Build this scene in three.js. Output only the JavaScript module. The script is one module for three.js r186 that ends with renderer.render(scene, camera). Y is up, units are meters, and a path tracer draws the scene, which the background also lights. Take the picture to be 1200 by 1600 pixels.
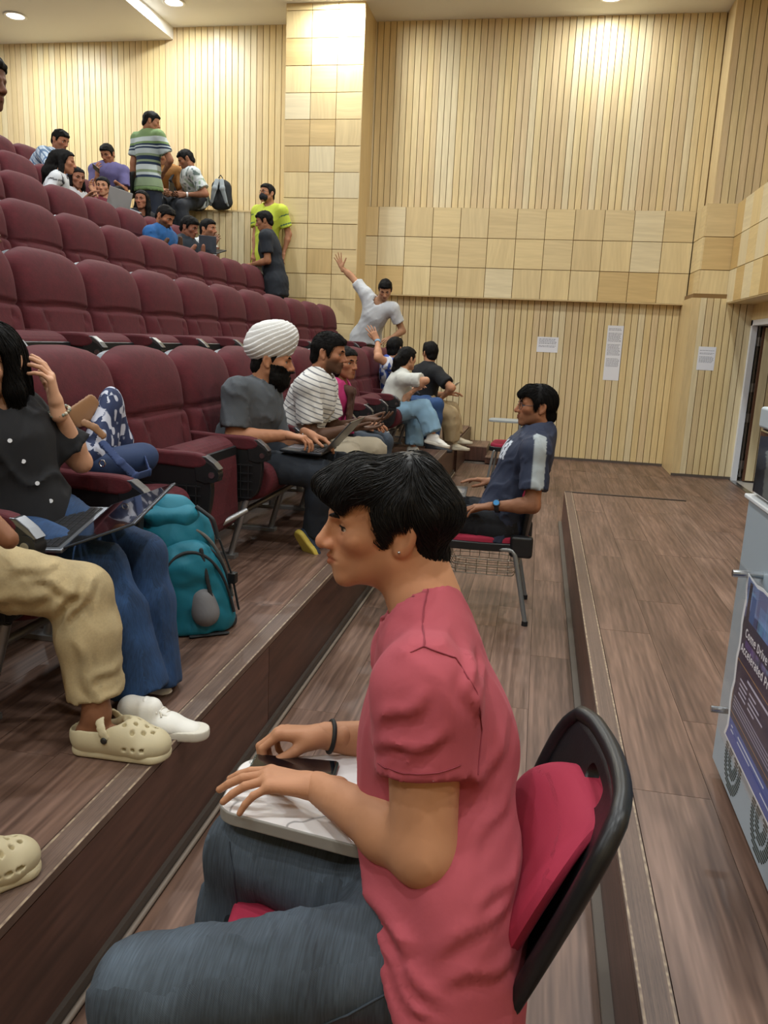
import * as THREE from 'three';
import { mergeGeometries } from 'three/addons/utils/BufferGeometryUtils.js';
import { RoundedBoxGeometry } from 'three/addons/geometries/RoundedBoxGeometry.js';
import { Brush, Evaluator, SUBTRACTION } from 'three-bvh-csg';
import { RectAreaLightUniformsLib } from 'three/addons/lights/RectAreaLightUniformsLib.js';

// ------------------------------------------------------------------ camera, exposure, lights
const scene = new THREE.Scene();
scene.background = new THREE.Color(0x000000);
const camera = new THREE.PerspectiveCamera(65.24, 1200 / 1600, 0.05, 60);
camera.position.set(0, 1.45, 0);
camera.rotation.set(-0.2113, 0.183, 0.0449, 'YXZ');
const renderer = new THREE.WebGLRenderer({ antialias: true });
renderer.toneMapping = THREE.LinearToneMapping;
renderer.toneMappingExposure = 1.0;
renderer.shadowMap.enabled = true;
RectAreaLightUniformsLib.init();
const LAMP = 355;                                   // radiance of the ceiling panels
const LAMP_COLOR = new THREE.Color(0.95, 0.995, 1.0);

// ------------------------------------------------------------------ helpers
function rng(seed) { let a = seed >>> 0; return () => { a = (a + 0x6d2b79f5) | 0; let t = Math.imul(a ^ (a >>> 15), 1 | a); t = (t + Math.imul(t ^ (t >>> 7), 61 | t)) ^ t; return ((t ^ (t >>> 14)) >>> 0) / 4294967296; }; }
const names = new Map();
function numbered(n) { const k = names.get(n) || 0; names.set(n, k + 1); return k ? n + '_' + String(k).padStart(3, '0') : n; }
function shade(o) { o.castShadow = true; o.receiveShadow = true; return o; }
function mesh(name, geo, mat, parent = scene) { const m = shade(new THREE.Mesh(geo, mat)); m.name = numbered(name); parent.add(m); return m; }
function part(name, geo, mat, parent) { const m = shade(new THREE.Mesh(geo, mat)); m.name = name; parent.add(m); return m; }
function thing(name, label, category, pos = [0, 0, 0], turn = 0, group) {
  const g = new THREE.Group(); g.name = numbered(name); g.position.set(...pos); g.rotation.y = turn; g.userData = { label, category };
  if (group) g.userData.group = group; scene.add(g); return g;
}
function struct(name, geo, mat) { const m = mesh(name, geo, mat); m.userData.kind = 'structure'; return m; }
function copyOf(o, pos, turn, label) { const c = o.clone(); c.name = numbered(o.name.replace(/_\d{3}$/, '')); c.userData = { ...o.userData }; if (label) c.userData.label = label; c.position.set(...pos); if (turn !== undefined) c.rotation.y = turn; scene.add(c); return c; }
function box(w, h, d, x = 0, y = 0, z = 0) { return new THREE.BoxGeometry(w, h, d).translate(x, y, z); }
function span(x0, x1, y0, y1, z0, z1) { return box(x1 - x0, y1 - y0, z1 - z0, (x0 + x1) / 2, (y0 + y1) / 2, (z0 + z1) / 2); }
function rbox(w, h, d, r = 0.01, x = 0, y = 0, z = 0, s = 2) { return new RoundedBoxGeometry(w, h, d, s, Math.min(r, w / 2.01, h / 2.01, d / 2.01)).translate(x, y, z); }
function tube(pts, r, seg = 24, rad = 8, closed = false) { return new THREE.TubeGeometry(new THREE.CatmullRomCurve3(pts.map((p) => new THREE.Vector3(...p)), closed, 'catmullrom', 0.2), seg, r, rad, closed); }
function rod(a, b, r, rad = 8, r2 = r) { const A = new THREE.Vector3(...a), B = new THREE.Vector3(...b), d = B.clone().sub(A); const g = new THREE.CylinderGeometry(r2, r, d.length(), rad); g.applyQuaternion(new THREE.Quaternion().setFromUnitVectors(new THREE.Vector3(0, 1, 0), d.normalize())); return g.translate((a[0] + b[0]) / 2, (a[1] + b[1]) / 2, (a[2] + b[2]) / 2); }
function merge(list) { return mergeGeometries(list.map((g) => { const h = g.index ? g.toNonIndexed() : g; for (const k of Object.keys(h.attributes)) if (!['position', 'normal', 'uv'].includes(k)) h.deleteAttribute(k); return h; })); }
function boxUV(g, s = 1, ou = 0, ov = 0, swap = false) {       // texture coordinates in metres, from each face's own plane
  if (g.index) g = g.toNonIndexed();
  const p = g.attributes.position, n = g.attributes.normal, uv = new Float32Array(p.count * 2);
  for (let i = 0; i < p.count; i++) {
    const ax = Math.abs(n.getX(i)), ay = Math.abs(n.getY(i)), az = Math.abs(n.getZ(i));
    let u, v; if (ay >= ax && ay >= az) { u = p.getX(i); v = p.getZ(i); } else if (ax >= az) { u = p.getZ(i); v = p.getY(i); } else { u = p.getX(i); v = p.getY(i); }
    if (swap) [u, v] = [v, u];
    uv[2 * i] = u * s + ou; uv[2 * i + 1] = v * s + ov;
  }
  g.setAttribute('uv', new THREE.BufferAttribute(uv, 2)); return g;
}
// value noise, tiling, for textures
function tileNoise(seed) { const r = rng(seed), T = new Float32Array(65536); for (let i = 0; i < 65536; i++) T[i] = r();
  return (x, y, px, py) => { const xi = Math.floor(x), yi = Math.floor(y); let fx = x - xi, fy = y - yi; fx = fx * fx * (3 - 2 * fx); fy = fy * fy * (3 - 2 * fy);
    const m = (a, p) => ((a % p) + p) % p, g = (a, b) => T[(m(a, px) * 131 + m(b, py) * 7919) & 65535];
    return (g(xi, yi) * (1 - fx) + g(xi + 1, yi) * fx) * (1 - fy) + (g(xi, yi + 1) * (1 - fx) + g(xi + 1, yi + 1) * fx) * fy; }; }
function texture(w, h, f, srgb = true) {                       // f(u, v) -> [r, g, b] 0..255
  const d = new Uint8Array(w * h * 4);
  for (let j = 0; j < h; j++) for (let i = 0; i < w; i++) { const c = f(i / w, j / h); const o = (j * w + i) * 4; d[o] = c[0]; d[o + 1] = c[1]; d[o + 2] = c[2]; d[o + 3] = 255; }
  const t = new THREE.DataTexture(d, w, h); t.magFilter = THREE.LinearFilter; t.minFilter = THREE.LinearMipmapLinearFilter; t.generateMipmaps = true; t.wrapS = t.wrapT = THREE.RepeatWrapping;
  if (srgb) t.colorSpace = THREE.SRGBColorSpace; t.needsUpdate = true; return t;
}
const clampB = (v) => Math.max(0, Math.min(255, v));
function woodTexture(w, h, base, amp, seed, fine = 90, warm = 1, swirl = 0.06) {   // grain runs along v
  const n = tileNoise(seed), n2 = tileNoise(seed + 7), n3 = tileNoise(seed + 19);
  return texture(w, h, (u, v) => {
    const wob = (n3(u * 3, v * 4, 3, 4) - 0.5) * swirl;
    const a = n((u + wob) * 14, v * 2, 14, 2) - 0.5, b = n2((u + wob) * fine, v * 3, fine, 3) - 0.5, c = n3(u * fine * 2, v * 12, fine * 2, 12) - 0.5;
    const k = 1 + amp * (a * 0.6 + b * 0.7 + c * 0.45);
    return [clampB(base[0] * k), clampB(base[1] * (1 + (k - 1) * 1.12)), clampB(base[2] * (1 + (k - 1) * 1.3 * warm))];
  });
}
function std(color, roughness = 0.6, extra = {}) { return new THREE.MeshStandardMaterial({ color, roughness, ...extra }); }
function phys(color, roughness = 0.6, extra = {}) { return new THREE.MeshPhysicalMaterial({ color, roughness, ...extra }); }
const noiseBump = (() => { const n = tileNoise(5), m = tileNoise(6); return texture(256, 256, (u, v) => { const k = 90 * n(u * 64, v * 64, 64, 64) + 100 * m(u * 128, v * 128, 128, 128); return [k, k, k]; }, false); })();
const weaveBump = texture(128, 128, (u, v) => { const k = 128 + 60 * Math.sin(u * 64 * Math.PI) * Math.cos(v * 64 * Math.PI) + 40 * Math.sin((u + v) * 32 * Math.PI); return [k, k, k]; }, false);

// ------------------------------------------------------------------ materials of the room
const ash = woodTexture(256, 512, [226, 210, 170], 0.075, 11, 70);
const dark = woodTexture(512, 512, [111, 87, 75], 0.46, 23, 90, 0.9, 0.012);
const redwood = woodTexture(512, 512, [84, 56, 47], 0.4, 37, 60, 0.9, 0.02);
const tones = (list, map, rough, extra = {}) => list.map((c) => new THREE.MeshPhysicalMaterial({ map, color: new THREE.Color(c), roughness: rough, ...extra }));
const slatMats = tones([0xffffff, 0xf9f0e8, 0xfff9ea, 0xf5ece0, 0xfff6e2], ash, 0.42, { bumpMap: noiseBump, bumpScale: 0.0003 });
const tileMats = tones([0xffffff, 0xfff8e8, 0xf6ecd9, 0xeddcbd, 0xfff6e2, 0xfaf2e2], ash, 0.38, {});
const plankMats = tones([0xffffff, 0xfaf5f2, 0xf6f1ee, 0xfffaf6, 0xf1ece9], dark, 0.42, { bumpMap: dark, bumpScale: 0.0006 });
const riserMats = tones([0xffffff, 0xe4dcd8], redwood, 0.4);
const sideTiles = tones([0xffffff, 0xdfc9a2, 0xfff4dc, 0xead6b2], ash, 0.38);
const grooveMat = std(0x86683f, 0.9);
const plainWood = tones([0xf6ead6, 0xfff6e8], ash, 0.4);
const ceilingMat = std(0xe9e8e4, 0.95);
const wallPaint = std(0xcfc8ba, 0.9);
const concrete = std(0x5a5048, 0.9);

// ------------------------------------------------------------------ floor planks
const R0 = rng(77);
function planks(parent, x0, x1, z0, z1, y, wide, long, seed) {
  const r = rng(seed), T = 0.012, gap = 0.0014; const n = Math.max(1, Math.round((x1 - x0) / wide)), w = (x1 - x0) / n;
  for (let i = 0; i < n; i++) {
    let z = z0 - r() * long * 0.8;
    while (z < z1) {
      const a = Math.max(z, z0), b = Math.min(z + long, z1); z += long; if (b - a < 0.02) continue;
      const L = b - a - gap, W = w - gap; const g = boxUV(box(W, T, L), 1, r() * 3, r() * 3);
      const p = part('plank', g, plankMats[Math.floor(r() * plankMats.length)], parent);
      p.position.set(x0 + (i + 0.5) * w, y - T / 2 - 0.0004 * r(), (a + b) / 2);
    }
  }
}
const XP = -0.897, XS = 0.279, HP = 0.36, HS = 0.275, ZB = -10.88;
const aisle = struct('floor', span(-9.4, 5, -0.2, -0.014, -12.6, 4.3), concrete);
planks(aisle, XP + 0.03, XS - 0.03, -9.9, -0.4, 0, 0.19, 1.3, 3);
planks(aisle, XP + 0.6, 2.31, -10.87, -9.9, 0, 0.19, 1.3, 4);
planks(aisle, XS - 0.03, 2.31, -9.9, -6.80, 0, 0.19, 1.3, 5);
// stage
const stage = struct('stage_platform', span(XS, 4.9, 0, HS - 0.013, -6.79, 3.9), riserMats[1]);
planks(stage, XS + 0.062, 2.0, -6.75, -0.6, HS, 0.2, 1.3, 6);
// first seating platform
const plat = struct('seating_platform', span(-2.35, XP, 0, HP - 0.013, -10.5, 3.9), riserMats[0]);
planks(plat, -2.3, XP - 0.062, -10.45, -0.5, HP, 0.19, 1.3, 8);
// nosings: a flat strip with worn pale arrises
const wornTex = (() => { const n = tileNoise(91), m = tileNoise(92); return texture(128, 1024, (u, v) => {
  const g = n(u * 30, v * 8, 30, 8) * 0.5 + m(u * 60, v * 120, 60, 120) * 0.3;
  let c = [82 + 44 * g, 66 + 36 * g, 58 + 30 * g]; const e = Math.min(Math.abs(u - 0.06), Math.abs(u - 0.94)); const w = n(v * 40 % 40, u * 3, 40, 3);
  if (e < 0.022 + 0.024 * w) { const k = 0.15 + 0.6 * m(v * 200, u * 4, 200, 4); c = [c[0] + (205 - c[0]) * k, c[1] + (186 - c[1]) * k, c[2] + (152 - c[2]) * k]; }
  return c; }); })();
const wornMat = new THREE.MeshPhysicalMaterial({ map: wornTex, roughness: 0.45 });
function nosing(name, x0, x1, y, z0, z1, parent) {
  const g = new THREE.BoxGeometry(x1 - x0, 0.02, z1 - z0); const p = g.attributes.position, uv = g.attributes.uv;
  for (let i = 0; i < p.count; i++) { uv.setXY(i, p.getX(i) / (x1 - x0) + 0.5, p.getZ(i) / 1.7); }
  const m = part(name, g, wornMat, parent); m.position.set((x0 + x1) / 2, y - 0.009, (z0 + z1) / 2); return m;
}
nosing('nosing', XP - 0.06, XP + 0.006, HP, -9.05, -0.5, plat);
nosing('nosing', XS - 0.004, XS + 0.06, HS, -6.79, -0.6, stage);
part('back_trim', span(XS, 1.25, HS - 0.004, HS + 0.003, -6.80, -6.765), std(0x3f342e, 0.6), stage);
// risers: veneer panels butted along the step
for (let i = 0; i < 4; i++) { const z0 = -0.5 - i * 2.14; const q = part('riser_panel', boxUV(span(XP - 0.001, XP + 0.004, 0.035, HP - 0.024, z0 - 2.136, z0), 1, i * 0.7, 0.3, true), riserMats[i % 2], plat); }
for (let i = 0; i < 3; i++) { const z0 = -0.6 - i * 2.07; part('riser_panel', boxUV(span(XS - 0.004, XS + 0.001, 0.02, HS - 0.022, z0 - 2.066, z0), 1, i * 0.7, 0.3, true), riserMats[i % 2], stage); }
const beading = std(0x4a423c, 0.45), beadingPale = std(0x8d8176, 0.4);
part('skirting', boxUV(span(XP + 0.004, XP + 0.017, 0, 0.04, -9.05, -0.5)), beading, plat);
part('skirting_bead', tube([[XP + 0.024, 0.008, -9.05], [XP + 0.024, 0.008, -0.5]], 0.008, 2, 6), beadingPale, plat);
part('skirting', span(XS - 0.03, XS - 0.004, 0, 0.018, -6.79, -0.6), std(0x6e665e, 0.45), stage);

// upper seating steps
const STEP = [0.36, 0.81, 1.24, 1.67, 2.10, 2.53], ROWX = [-1.74, -2.53, -3.46, -4.39, -5.32, -6.25], PITCH = 0.607;
const carpet = std(0x3a2c28, 0.85);
for (let k = 1; k < 6; k++) {
  const front = ROWX[k - 1] - 0.17, back = k < 5 ? ROWX[k] - 0.2 : -9.2;
  const s = struct('seating_step', span(back, front, 0, STEP[k] - 0.013, -10.5, 2.5), riserMats[1]);
  planks(s, front - 0.9, front, -10.45, -7.5, STEP[k], 0.2, 1.5, 20 + k);
  part('riser_panel', boxUV(span(front - 0.001, front + 0.006, STEP[k - 1], STEP[k], -10.45, 2.5), 1, 0, 0, true), riserMats[0], s);
  planks(s, front - 0.9, front, -7.5, 2.4, STEP[k], 0.9, 3, 30 + k);
}
// far end steps down to the aisle
const endBlock = struct('step_block', boxUV(span(-2.2, -0.87, 0, 0.352, -10.86, -9.08)), riserMats[0]);
planks(endBlock, -2.2, -0.885, -10.86, -9.1, 0.372, 0.2, 1.3, 41);
part('riser_panel', boxUV(span(-0.875, -0.864, 0, 0.36, -10.86, -9.08), 1, 0, 0, true), riserMats[1], endBlock);
const st1 = struct('step_block', boxUV(span(-0.868, -0.6, 0, 0.168, -10.86, -10.2)), riserMats[1]);
planks(st1, -0.868, -0.595, -10.86, -10.19, 0.18, 0.28, 1.3, 42);
part('riser_panel', boxUV(span(-0.868, -0.598, 0.0, 0.166, -10.2, -10.193), 1, 0.2, 0.1), riserMats[0], st1);
const st2 = struct('step_block', boxUV(span(-0.6, -0.3, 0, 0.07, -10.86, -10.0)), riserMats[1]);
planks(st2, -0.6, -0.298, -10.86, -9.99, 0.08, 0.3, 1.3, 43);

// ------------------------------------------------------------------ slatted and tiled walls
// A run of boards: from point A to B (plan), between heights y0 and y1, facing normal side; boards proud of the backing by depth.
function boards(parent, ax, az, bx, bz, y0, y1, pitch, seed, depth = 0.014, mats = slatMats, gap = 0.0075) {
  const L = Math.hypot(bx - ax, bz - az), n = Math.max(1, Math.round(L / pitch)), w = L / n, ry = -Math.atan2(bz - az, bx - ax), r = rng(seed);
  const variants = [0, 1, 2, 3].map((k) => boxUV(rbox(w - gap, y1 - y0, depth, 0.002, 0, 0, 0, 1), 1, k * 0.23 + r(), k * 0.31 + r()));
  for (let i = 0; i < n; i++) {
    const t = (i + 0.5) / n, m = part('board', variants[Math.floor(r() * 4)], mats[Math.floor(r() * mats.length)], parent);
    m.position.set(ax + (bx - ax) * t, (y0 + y1) / 2, az + (bz - az) * t); m.rotation.y = ry;
  }
}
function tiles(parent, ax, az, bx, bz, y0, y1, nx, ny, seed, first = 0, alternate = false) {
  const L = Math.hypot(bx - ax, bz - az), ry = -Math.atan2(bz - az, bx - ax), r = rng(seed), gap = 0.007, h = (y1 - y0) / ny;
  const edges = []; if (first) { edges.push(0); for (let i = 0; i <= nx; i++) edges.push(first + i * (L - first) / nx); } else for (let i = 0; i <= nx; i++) edges.push(i * L / nx);
  const W = new Map();
  for (let i = 0; i + 1 < edges.length; i++) for (let j = 0; j < ny; j++) {
    const w = edges[i + 1] - edges[i] - gap, turn = (i + j + (r() < 0.2 ? 1 : 0)) % 2, v = Math.floor(r() * 5), key = w.toFixed(3) + turn + v;
    if (!W.has(key)) W.set(key, boxUV(rbox(w, h - gap, 0.02, 0.002, 0, 0, 0, 1), 0.7, r() * 2, r() * 2, !!turn));
    const t = (edges[i] + edges[i + 1]) / 2 / L, m = part('tile', W.get(key), alternate ? sideTiles[(i * 2 + j + Math.floor(r() * 2)) % 4] : tileMats[Math.floor(r() * tileMats.length)], parent);
    m.position.set(ax + (bx - ax) * t, y0 + (j + 0.5) * h, az + (bz - az) * t + 0); m.rotation.y = ry; m.translateZ((r() - 0.5) * 0.003);
  }
}
const CEIL = 5.36, BB = 2.04, BT = 3.14, WX = 2.05, WXL = 2.34;
// back wall right of the pillar: lower slats, tiled band, upper slats
const wb = struct('wall_back', span(-9.4, 2.6, 0, 5.7, -11.2, ZB - 0.012), grooveMat);
boards(wb, -2.45, ZB, 1.65, ZB, 0.03, BB + 0.05, 0.082, 101);
boards(wb, -2.45, ZB, 1.79, ZB, BT - 0.05, CEIL, 0.082, 102);
part('skirting', span(-0.3, 1.65, 0, 0.03, ZB - 0.01, ZB + 0.012), std(0x5b5148, 0.6), wb);
const band = struct('wall_band', span(-2.45, 1.68, BB, BT, ZB - 0.05, ZB + 0.13), grooveMat);
tiles(band, -2.42, ZB + 0.138, 1.685, ZB + 0.138, BB + 0.004, BT, 11, 3, 103, 0.19);
part('band_soffit', boxUV(span(-2.42, 1.7, BB - 0.004, BB + 0.006, ZB - 0.01, ZB + 0.146)), plainWood[0], band);
// the step forward near the door: lower wall, band and pilaster
const wj = struct('wall_right_return', span(1.664, 2.3, 0, BB + 0.1, -11.1, -10.115), grooveMat);
part('corner_board', boxUV(span(1.65, 1.666, 0, BB + 0.05, ZB, -10.1)), plainWood[0], wj);
part('corner_board', boxUV(span(1.667, 1.748, 0, BB + 0.05, -10.116, -10.1), 1, 0.3), plainWood[0], wj);
boards(wj, 1.745, -10.107, 2.335, -10.107, 0.03, BB + 0.05, 0.077, 104);
part('skirting', span(1.65, 2.335, 0, 0.03, -10.12, -10.094), std(0x5b5148, 0.6), wj);
const band2 = struct('wall_band', span(1.71, 2.6, BB, BT, -10.9, -10.19), grooveMat);
tiles(band2, 1.7, -10.72, 1.715, -10.17, BB + 0.004, BT, 2, 3, 105);
tiles(band2, 1.72, -10.18, 2.05, -10.18, BB + 0.004, BT, 1, 3, 106);
part('band_soffit', boxUV(span(1.7, 2.6, BB - 0.004, BB + 0.006, -10.88, -10.17)), plainWood[0], band2);
const pil = struct('wall_pilaster', span(1.815, 3.0, BT - 0.03, 5.7, -11.1, -10.43), grooveMat);
part('corner_board', boxUV(span(1.8, 1.816, BT - 0.03, 5.6, -10.88, -10.41)), plainWood[1], pil);
boards(pil, 1.802, -10.42, 2.95, -10.42, BT - 0.03, 5.6, 0.082, 107);
// right wall: band and upper slats overhanging the recess of the door
const wr = struct('wall_right', span(2.95, 3.2, BT - 0.2, 5.7, -10.6, -4.2), grooveMat);
boards(wr, 2.943, -10.40, 2.943, -7.0, BT - 0.03, 5.6, 0.082, 108);
const band3 = struct('wall_band', span(WX, 3.2, BB, BT, -10.9, -4.2), grooveMat);
tiles(band3, WX - 0.008, -10.16, WX - 0.008, -6.5, BB + 0.004, BT, 10, 3, 109, 0, true);
part('band_soffit', boxUV(span(WX - 0.01, 2.6, BB - 0.004, BB + 0.006, -10.16, -4.2)), plainWood[0], band3);
// lower right wall with the doorway (from z = -9.98 to -8.7)
const wlr = struct('wall_right_lower', span(WXL, 2.6, 0, BB, -8.68, -4.2), grooveMat);
boards(wlr, WXL - 0.007, -8.66, WXL - 0.007, -6.4, 0.02, BB, 0.082, 110);
const lintel = struct('wall_lintel', span(WXL, 2.6, 1.88, BB, -10.12, -8.68), grooveMat);
part('lintel_board', boxUV(span(WXL - 0.012, WXL, 1.86, BB, -10.1, -8.68)), plainWood[0], lintel);
const door = new THREE.Group(); door.name = 'door_1'; door.userData = { kind: 'structure' }; scene.add(door);
const white = std(0xe4e8ee, 0.45), steel = std(0x9a9c9e, 0.3, { metalness: 1 });
part('door_frame', merge([span(WXL - 0.01, WXL + 0.05, 0, 1.87, -10.1, -10.03), span(WXL - 0.01, WXL + 0.26, 1.8, 1.87, -10.1, -8.68), span(WXL - 0.01, WXL + 0.05, 0, 1.87, -8.74, -8.68)]), white, door);
const leaf = part('door_leaf', span(WXL + 0.1, WXL + 0.98, 0.01, 1.79, -10.01, -9.965), std(0x5a3a28, 0.5), door);
for (let i = 0; i < 9; i++) part('board', boxUV(box(0.086, 1.76, 0.012, 0, 0, 0), 1, i * 0.3), slatMats[i % 5], leaf).position.set(WXL + 0.165 + i * 0.095, 0.9, -9.958);
for (const y of [0.2, 0.75, 1.1, 1.62]) part('hinge', merge([rod([WXL + 0.075, y - 0.05, -10.0], [WXL + 0.075, y + 0.05, -10.0], 0.011, 10), span(WXL + 0.05, WXL + 0.1, y - 0.05, y + 0.05, -10.008, -10.004)]), steel, door);
part('door_closer', span(WXL + 0.06, WXL + 0.085, 0.05, 1.8, -10.03, -10.02), steel, door);
struct('corridor_floor', span(2.34, 4.6, -0.2, -0.002, -10.7, -8.2), std(0xb3aea6, 0.35));
struct('corridor_wall', merge([span(4.5, 4.6, 0, 2.6, -10.7, -8.2), span(2.6, 4.6, 0, 2.6, -10.8, -10.7), span(2.6, 4.6, 0, 2.6, -8.3, -8.2), span(2.34, 4.6, 2.5, 2.6, -10.8, -8.2)]), wallPaint);
part('floor_trim', span(2.3, 2.36, -0.002, 0.006, -9.99, -8.7), steel, door);

// pillar: three columns of square wooden tiles
const pilW = [-3.37, -2.39], PZ = -10.25;
const pillar = struct('wall_pillar', span(pilW[0] + 0.01, pilW[1] - 0.016, 0, 5.7, -11.1, PZ - 0.012), grooveMat);
tiles(pillar, pilW[0], PZ - 0.008, pilW[1], PZ - 0.008, 5.28 - 0.304 * 13, 5.28 + 0.304, 3, 14, 120);
part('corner_board', boxUV(span(pilW[1] - 0.018, pilW[1], 0, 5.6, -10.9, PZ - 0.002)), plainWood[0], pillar);
part('corner_board', boxUV(span(pilW[0], pilW[0] + 0.012, 0, 5.6, -10.9, PZ - 0.002)), plainWood[0], pillar);
// left of the pillar: a thick lower wall with a ledge, and the slats above it
const ledgeY = 3.03, LZ = -10.5;
const wl = struct('wall_ledge', span(-9.2, pilW[0], 0, ledgeY - 0.02, -11.1, LZ - 0.014), grooveMat);
boards(wl, -7.2, LZ - 0.007, pilW[0], LZ - 0.007, 0.4, ledgeY - 0.012, 0.088, 121);
part('ledge_top', boxUV(span(-9.2, pilW[0], ledgeY - 0.02, ledgeY, -11.0, LZ + 0.004), 1, 0, 0, true), plainWood[0], wl);
boards(wb, -7.9, ZB - 0.01, pilW[0], ZB - 0.01, ledgeY - 0.01, CEIL, 0.086, 122);
part('join_strip', boxUV(span(-5.215, -5.12, ledgeY, CEIL, ZB - 0.004, ZB + 0.004)), slatMats[1], wb);

// the rest of the shell, behind the camera and out of frame
struct('wall_left', span(-9.4, -9.2, 0, 5.7, -11.2, 4.2), wallPaint);
struct('wall_front', span(-9.4, 5, 0, 5.7, 4.0, 4.2), plainWood[0]);
struct('wall_stage', merge([span(2.5, 4.8, 0, 5.7, -4.3, -4.2), span(4.8, 5, 0, 5.7, -4.3, 4.2)]), plainWood[0]);

// ceiling: high part, dropped part over the left of the hall
const ceil = struct('ceiling', span(-9.4, 5, CEIL, 5.7, -11.2, 4.2), ceilingMat);
const bulk = struct('ceiling_bulkhead', span(-9.2, -5.13, 5.21, CEIL, -10.9, 4.0), ceilingMat);

// ------------------------------------------------------------------ ceiling lamps
const lampGlow = new THREE.MeshStandardMaterial({ color: 0xffffff, emissive: LAMP_COLOR, emissiveIntensity: 3.0, roughness: 0.5 });
const lampRim = std(0xf2f2f0, 0.4);
const rimGeo = new THREE.LatheGeometry([[0.105, -0.001], [0.135, -0.006], [0.14, -0.012], [0.13, -0.016], [0.106, -0.012]].map((a) => new THREE.Vector2(...a)), 32);
const discGeo = new THREE.CylinderGeometry(0.106, 0.106, 0.006, 32);
function downlight(x, y, z, label, k = 1, group) {
  const t = thing('ceiling_light', label, 'ceiling light', [x, y, z], 0, group);
  part('rim', rimGeo, lampRim, t); part('diffuser', discGeo, lampGlow, t).position.y = -0.006;
  const l = new THREE.RectAreaLight(LAMP_COLOR, LAMP * k, 0.19, 0.19); l.position.set(0, -0.013, 0); l.rotation.x = -Math.PI / 2; t.add(l); l.name = 'glow';
}
downlight(-4.75, CEIL, -10.1, 'round ceiling downlight beside the white bulkhead edge, above the left slats', 1.2);
downlight(-2.62, CEIL, -9.95, 'round ceiling downlight that washes the tiled pillar top in white', 1.6);
downlight(0.44, CEIL, -10.35, 'round ceiling downlight close to the slatted back wall on the right', 0.7);
downlight(-6.8, 5.21, -9.95, 'round downlight in the dropped ceiling at top left', 1.2);
const lampSpots = [[-7, 5.21, -6.6], [-7, 5.21, -3.2], [-7, 5.21, 0.2], [-4.4, CEIL, -6.8], [-4.4, CEIL, -3.4], [-4.4, CEIL, 0], [-1.6, CEIL, -6.9], [-1.6, CEIL, -3.6], [-1.6, CEIL, -0.4], [1.1, CEIL, -7.2], [1.1, CEIL, -4], [1.1, CEIL, -1], [3.4, CEIL, -2], [-1.4, CEIL, 2.2], [1.6, CEIL, 2.2]];
for (const [x, y, z] of lampSpots) downlight(x, y, z, 'round ceiling downlight in the rows above the seats', 1.4, 'downlights out of frame');

// ------------------------------------------------------------------ theatre seats
const velvetTex = (() => { const n = tileNoise(201), m = tileNoise(202); return texture(512, 512, (u, v) => { const k = 0.86 + 0.12 * n(u * 6, v * 6, 6, 6) + 0.12 * n(u * 24, v * 24, 24, 24) + 0.12 * m(u * 128, v * 128, 128, 128); return [78 * k, 20 * k, 29 * k]; }); })();
const velvet = new THREE.MeshPhysicalMaterial({ map: velvetTex, roughness: 0.85, sheen: 0.1, sheenRoughness: 0.45, sheenColor: new THREE.Color(0x8a3a48), bumpMap: noiseBump, bumpScale: 0.0006 });
const shellPlastic = std(0x56606b, 0.42), blackPlastic = std(0x17181a, 0.45), meshPlastic = std(0x1c1d20, 0.6), chrome = std(0xb8babd, 0.25, { metalness: 1 }), greyMetal = std(0x9b9c9d, 0.35, { metalness: 0.7 });
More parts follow.
